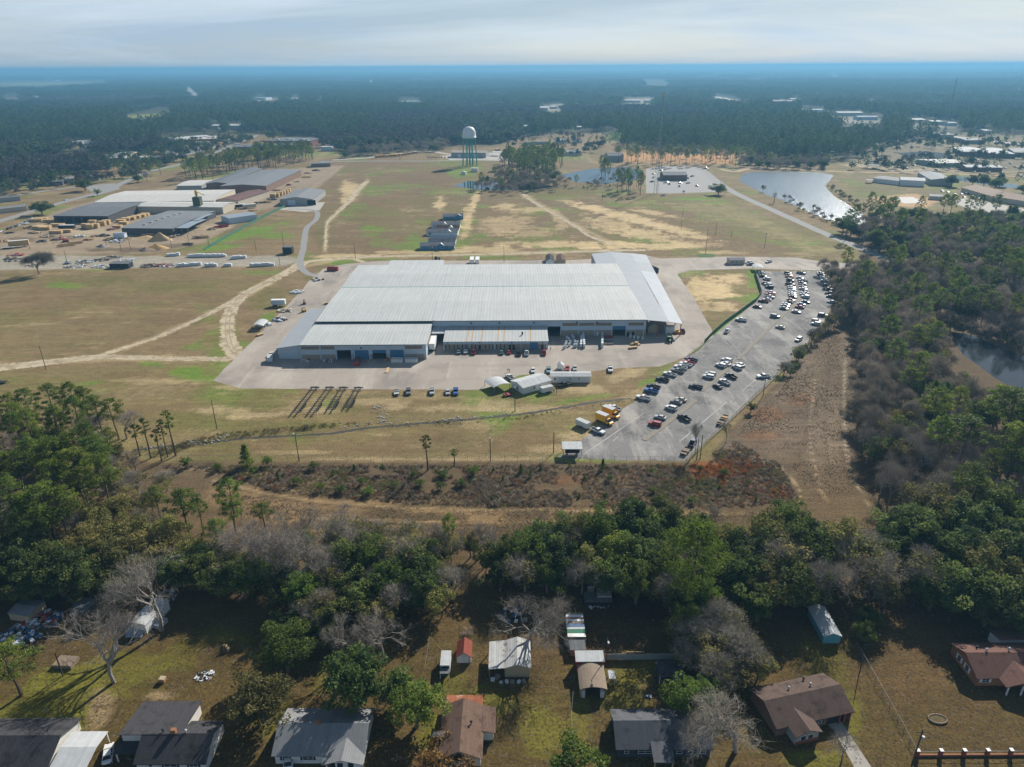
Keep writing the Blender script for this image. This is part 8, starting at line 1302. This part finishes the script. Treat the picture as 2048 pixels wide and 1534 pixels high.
def person(label,px,cols,rz,lean=0):
    o=thing('person',label,'person',P(*px),rz)
    me=bpy.data.meshes.new('body'); J=[(0,0,.95),(0,0,1.15),(0,0,1.42),(0,0,1.55),(0,0,1.68),(.19,0,1.40),(.26,.02,1.13),(.27,.10,.90),(-.19,0,1.40),(-.26,.02,1.13),(-.27,.10,.90),(.10,0,.90),(.12,.03,.50),(.12,0,.06),(.12,.16,.03),(-.10,0,.90),(-.13,-.05,.50),(-.13,-.08,.06),(-.13,.08,.03)]
    E_=[(0,1),(1,2),(2,3),(3,4),(2,5),(5,6),(6,7),(2,8),(8,9),(9,10),(0,11),(11,12),(12,13),(13,14),(0,15),(15,16),(16,17),(17,18)]; RR=[.15,.15,.16,.06,.105,.075,.055,.045,.075,.055,.045,.10,.075,.055,.04,.10,.075,.055,.04]
    me.from_pydata(J,E_,[]); b=bpy.data.objects.new('body',me); COL.objects.link(b); b.parent=o; md=b.modifiers.new('skin','SKIN'); 
    for i,v in enumerate(me.skin_vertices[0].data): v.radius=(RR[i],RR[i]*.8); v.use_root=(i==0)
    b.modifiers.new('sub','SUBSURF').levels=1; b.modifiers['sub'].render_levels=1
    m=bpy.data.materials.new('clothes'); m.use_nodes=True; t=m.node_tree; bs=t.nodes['Principled BSDF']; bs.inputs['Roughness'].default_value=.9; g=N(t,'ShaderNodeTexCoord'); s=N(t,'ShaderNodeSeparateXYZ'); cr2=N(t,'ShaderNodeValToRGB'); cr2.color_ramp.interpolation='CONSTANT'; l=t.links.new; d=N(t,'ShaderNodeMath',operation='DIVIDE'); d.inputs[1].default_value=1.9; l(g.outputs['Object'],s.inputs[0]); l(s.outputs[2],d.inputs[0]); l(d.outputs[0],cr2.inputs[0]); l(cr2.outputs[0],bs.inputs['Base Color'])
    e=cr2.color_ramp.elements; e[0].position=0; e[0].color=(.02,.018,.016,1); e[1].position=.055; e[1].color=c4(cols[1])
    for p,c in((.51,cols[0]),(.805,(.30,.17,.11)),(.90,(.03,.02,.015))): q=e.new(p); q.color=c4(c)
    me.materials.append(m); return o
JN=(.03,.045,.09)
person('person in dark blue walking before the right end of the office',(1101,701),((.02,.05,.14),(.02,.03,.07)),.5); person('person in dark clothes, left of two standing on the yard by the pickup',(1016,744),((.015,.015,.02),(.015,.015,.02)),0); person('person in dark clothes, right of two standing on the yard by the pickup',(1019.5,745),((.02,.02,.025),(.015,.015,.02)),1); person('person in grey beside the white enclosed trailer',(1108,786),((.14,.12,.10),(.05,.045,.04)),.4); person('person in bright blue shirt beside the white enclosed trailer',(1113,787.5),((.03,.16,.42),JN),2.0)
# ---------------------------------------------------------------- poles and lamps
def pole(label,px,h,kind='plain',name='utility_pole',r=.16):
    o=thing(name,label,'pole',P(*px)); b=MB(); b.tube((0,0,-.2),(0,0,h),r,r*.7,8); b.build('shaft',M['pole'],o)
    if kind in('lamp','twin'): b=MB(); b.tube((0,0,h-.3),(0,-1.2,h+.1),.04,.04,5); b.build('arm',M['steel'],o); b=MB(); b.cbox((0,-1.3,h+.05),(.35,.6,.25)); b.build('lamp',M['silver'],o)
    if kind=='cross': b=MB(); b.box(-1.2,-.07,h-.7,1.2,.07,h-.55); b.build('crossarm',M['pole'],o); b=MB(); b.tube((.3,-.25,h-2.4),(.3,-.25,h-1.4),.25,.25,8); b.build('transformer',M['silver'],o)
    return o
PL=[((92.5,740),11.2,'plain','lone utility pole beside the sand track in the left pasture'),((434,858),11.6,'plain','utility pole on the grass above the ditch'),((598,922),11,'lamp','lamp pole at the left end of the mown strip fence'),((981,922),9.5,'lamp','lamp pole in the middle of the mown strip fence'),((1107,906),8,'plain','pole beside the white fuel tank'),((1030,822),10.5,'lamp','lamp pole before the angled site office'),((711,519),11,'plain','pole on the grass behind the factory at left'),((865,521),11,'cross','pole behind the white roofed shed'),((1008,524),11,'plain','pole behind the middle of the factory'),((1411,508),17.7,'lamp','tall lamp pole in the green island by the drive'),((926,440),10,'plain','pole beside the far blue modular home'),((1529,495),10.4,'cross','pole on the meadow fence with transformer'),((1431,470),9,'plain','pole on the meadow fence farther up'),((1463,474),5,'plain','short fence pole between two taller ones'),((1365,434),8,'plain','pole on the meadow fence, upper part'),((1362,459),7,'plain','thin pole on the sandy bank'),((1205,400),8,'plain','pole in the field before the pines'),((1617,690),7.5,'lamp','lamp post on the brushy side of the car park'),((1526,792),7.5,'lamp','lamp post beside the work pickup'),((1400,918),9,'plain','pole at the lot corner, left of a pair'),((1393,920),8,'plain','pole at the lot corner, right of a pair'),((568,497),13,'lamp','pole with light above the compactor box'),((560,531),8,'plain','pole at the end of the gravel strip'),((1440,378),9,'plain','pole at the office corner')]
for px,h,k,lb in PL: pole(lb,px,h,k)
for i,(x,y) in enumerate(((175,815),(625,800),(710,825),(1005,808),(1110,800),(1225,805),(1500,830),(395,900),(765,815))): pole('%s thin utility pole from the left along the mill yard edge'%ORD[sorted([175,395,625,710,765,1005,1110,1225,1500]).index(x)+1],cA(x,y),9,'plain')
for lb,u,v in(('pole before the bus yard at left',745,322),('second pole before the bus yard',800,322),('pole right of the water tower',1000,324)): pole(lb,(u,v),12,'plain')
pole('leaning utility pole beside the garden deck',(126,1352),6.5,'plain'); pole('short lamp pole with white sleeve on the garden fence',(1717,1353),5.1,'plain','lamp_pole',.11); pole('utility pole with transformer at the brick fence corner',(1824,1528),9,'cross'); pole('yard lamp above the pale tin shed roof',cI(425,770),8,'lamp','lamp_pole',.10); pole('washing line post right of the narrow shed',cH(800,520),2.2,'plain','post',.05)
# ---------------------------------------------------------------- fences
def fence(label,pts,h,sp,kind='wire',px=True,name='chain_link_fence'):
    W=[Vector(P(*p)) if px else Vector(p) for p in pts]; o=thing(name,label,'fence',(W[0].x,W[0].y,0)); O=W[0]; post=MB(); post.tube((0,0,-.1),(0,0,h),.045 if kind!='board' else .06,.045 if kind!='board' else .06,5); pm=post.mesh('post',M['wire'] if kind!='board' else M['oldwood']); net=MB(); rail=MB(); n=0
    for a,c in zip(W[:-1],W[1:]):
        d=c-a; L_=d.length; k=max(1,round(L_/sp))
        for i in range(k):
            q=a+d*(i/k)-O; n+=1
            if n<=290: ob=obj('post',pm,o,(q.x,q.y,0))
        p0=a-O; p1=c-O; rail.tube((p0.x,p0.y,h-.03),(p1.x,p1.y,h-.03),.03,.03,4)
        if kind=='wire':
            nn=max(2,int(L_/.55))
            for i in range(nn):
                q0=p0.lerp(p1,i/nn); q1=p0.lerp(p1,min(1,(i+1.6)/nn)); q2=p0.lerp(p1,max(0,(i-1.6)/nn)); net.tube((q0.x,q0.y,.05),(q1.x,q1.y,h-.06),.007,.007,3,False); net.tube((q0.x,q0.y,.05),(q2.x,q2.y,h-.06),.007,.007,3,False)
            rail.tube((p0.x,p0.y,.06),(p1.x,p1.y,.06),.015,.015,3)
        elif kind=='screen': 
            e=d.normalized(); e=Vector((-e.y,e.x))*.02; net.add([(p0.x,p0.y,.05),(p1.x,p1.y,.05),(p1.x,p1.y,h-.08),(p0.x,p0.y,h-.08),(p0.x+e.x,p0.y+e.y,.05),(p1.x+e.x,p1.y+e.y,.05),(p1.x+e.x,p1.y+e.y,h-.08),(p0.x+e.x,p0.y+e.y,h-.08)],[(0,1,2,3),(7,6,5,4),(3,2,6,7)])
    rail.build('rail',M['wire'],o)
    if net.f: q=net.build('mesh' if kind=='wire' else 'screen',M['wire'] if kind=='wire' else M['greennet'],o); q['kind']='stuff'
    return o
fence('green screened fence along the left side of the car park',[(1510,548),(1523,588),(1512,603),(1450,648),(1425,670),(1408,688)],2.2,4,'screen',name='screen_fence'); fence('green screened fence along the mill field',[(570,414),(520,438),(470,466),(410,500)],2.0,6,'screen',name='screen_fence')
fence('chain link fence along the bottom of the mown strip and lot',[(330,922),(600,923),(860,923),(1110,922),(1372,925)],2.2,4); fence('chain link fence on the brushy side of the lot',[(1372,925),(1456,846),(1560,748),(1604,706),(1650,648)],2.2,4); fence('old post fence along the sandy meadow edge',[(1300,408),(1365,436),(1431,470),(1462,474),(1505,490),(1560,512)],1.4,7,'none',name='post_fence'); fence('gate fence across the head of the car park',[(1500,541),(1545,542),(1600,543),(1645,543)],2.0,4,'none',name='gate_fence'); fence('chain link fence between the two right hand gardens',[(1712,1293),(1750,1360),(1795,1440),(1832,1508)],1.3,3); fence('chain link fence before the brown roofed house lot',[(1146,1392),(1142,1440),(1146,1490)],1.3,3); fence('garden fence line left of the narrow shed',[(862,1262),(857,1300),(850,1345)],1.2,3,'none',name='post_fence'); fence('wire fence round the foot of the water tower',[(890,352),(905,322),(1010,322)],2,6,'none',name='post_fence'); fence('long fence of the far mill yard',[(560,412),(620,375),(660,345),(690,328)],2,8,'none',name='post_fence'); fence('yard fence at the lower gate of the factory',[(1408,688),(1395,700),(1372,716)],2,3)
# teal board fence: each board its own piece
o=thing('board_fence','pale teal board fence with timber posts behind the playhouse','fence',(20,118.3,0)); bm_=MB(); bm_.box(0,-.02,.05,.42,.02,1.75); bme=bm_.mesh('board',mat('teal_board',(.30,.42,.44),.7,var=.1,sc=1)); pm=MB().box(-.06,-.06,-.1,.06,.0,1.95).mesh('post',M['wood'])
for i in range(43): obj('board',bme,o,(i*.445,.03,0))
for i in range(10): obj('post',pm,o,(i*2.12,-.02,0))
for z in(.5,1.3): b=MB(); b.box(0,-.03,z,19.2,.005,z+.09); b.build('rail',M['wood'],o)
b=MB(); b.box(4.9,.3,1.9,8.8,.4,2.05); b.build('gate_beam',M['wood'],o)
# fence of odd coloured sheets under the oaks
o=thing('sheet_fence','fence of odd coloured tin sheets in the shade of the oaks','fence',(*P(*cI(285,210)),0))
for i,m in enumerate(('cream','darksteel','navy','redst','redst','plastic','darkwall','redst','darkwall','brownwall','silver')): b=MB(); b.box(i*1.72,0,.05,i*1.72+1.68,.05,1.9); b.build('sheet',M[m],o)
# brick pier fence
o=thing('brick_fence','low brick fence with capped piers and a rail along the road','fence',(76.4,94.0,0)); pier=MB().box(-.3,-.3,-.1,.3,.3,1.55).mesh('pier',M['redbrick']); cap=MB().box(-.34,-.34,1.55,.34,.34,1.66).mesh('cap',M['white'])
for i in range(7):
    q=obj('pier',pier,o,(i*4.42,0,0)); obj('cap',cap,q)
for i in range(6): b=MB(); b.box(i*4.42+.32,-.14,0,i*4.42+4.10,.14,.45); b.build('low_wall',M['brick'],o); b=MB(); b.tube((i*4.42+.3,.0,1.2),(i*4.42+4.12,.0,1.2),.035,.035,5); b.build('rail',M['wire'],o)
# fuel tank under its roof, by the lot corner
r,W,D=bld('tank_shelter','white roofed shelter over the fuel tank by the lot corner','shelter',(1126,914,1163,914),4.2,3.2,'sf',.3,M['steel'],M['tin_white'],.3,posts=[(0,0),(1,0),(0,1),(1,1)])
o=thing('fuel_tank','horizontal fuel tank under the white shelter','tank',P(1145,913)); b=MB(); b.tube((-2.4,1.6,1.3),(2.4,1.6,1.3),.8,.8,14); b.build('tank',M['darksteel'],o)
for x in(-1.6,1.6): b=MB(); b.box(x-.12,.9,0,x+.12,2.3,.7); b.build('saddle',M['steel'],o)
# drainage ditch with rip-rap
def rocks():
    path=[cK(800,460),cK(1000,440),cK(1150,425),cK(1260,420),cK(1330,380)]; path2=[(758,812),(762,830),(758,845)]; path3=[(690,856),(760,846),(830,845),(900,838),(960,834),(1010,828)]
    b=MB(); rg=random.Random(5)
    for pth,n,wd in((path,70,1.3),(path2,60,1.4),(path3,90,.9)):
        W=smooth_path([P(*p) for p in pth],10)
        for i in range(n): q=W[rg.randrange(len(W))]; s=rg.uniform(.2,.6); b.cbox((q.x+rg.gauss(0,wd),q.y+rg.gauss(0,wd*.7),s*.2),(s,s*rg.uniform(.6,1),s*.6),rg.uniform(0,3))
    q=b.build('gravel',M['stone']); tag(q,'rip rap stones lining the ditch',kind='stuff')
rocks()
strip('ditch',[cK(780,470),cK(1000,445),cK(1260,420),cK(1500,395),cK(1900,375),(740,856),(900,842),(1060,826),(1180,806),(1262,797)],1.6,.008,mat('wet_ditch',(.045,.042,.030),.8,var=.4,sc=1),'wet drainage ditch',.4,12)
sheet('island_grass',[(1392,510),(1400,507.5),(1424,507.5),(1434,511),(1425,515),(1400,515)],.03,mat('lush_grass',(.06,.11,.02),.95,var=.3,sc=2),'green island round the tall lamp pole',3,.2)
# stall lines and cracks
for i,(a,c) in enumerate([(cF(760,590),cF(985,415)),(cF(230,780),cF(640,500)),(cF(1315,345),cF(1440,240)),(cF(890,690),cF(1210,420)),(cF(430,690),cF(470,655))]): strip('road_marking',[a,c],.22,.024,M['paint'],'faded line on the lot',.05,6)
# ---------------------------------------------------------------- haze: one closed box of pale even air
def haze():
    b=MB(); b.box(-30000,-400,-3,30000,42000,138)
    m=bpy.data.materials.new('air'); m.use_nodes=True; t=m.node_tree; t.nodes.clear(); o=N(t,'ShaderNodeOutputMaterial'); v=N(t,'ShaderNodeVolumePrincipled')
    v.inputs['Color'].default_value=HAZE_COL; v.inputs['Density'].default_value=HAZE_DEN; v.inputs['Anisotropy'].default_value=HAZE_AN
    t.links.new(v.outputs[0],o.inputs['Volume'])
    tag(b.build('haze',m),'thin blue haze in the air',kind='stuff')
HAZE_COL=(.195,.47,.72,1); HAZE_DEN=.000160; HAZE_AN=.2
haze()
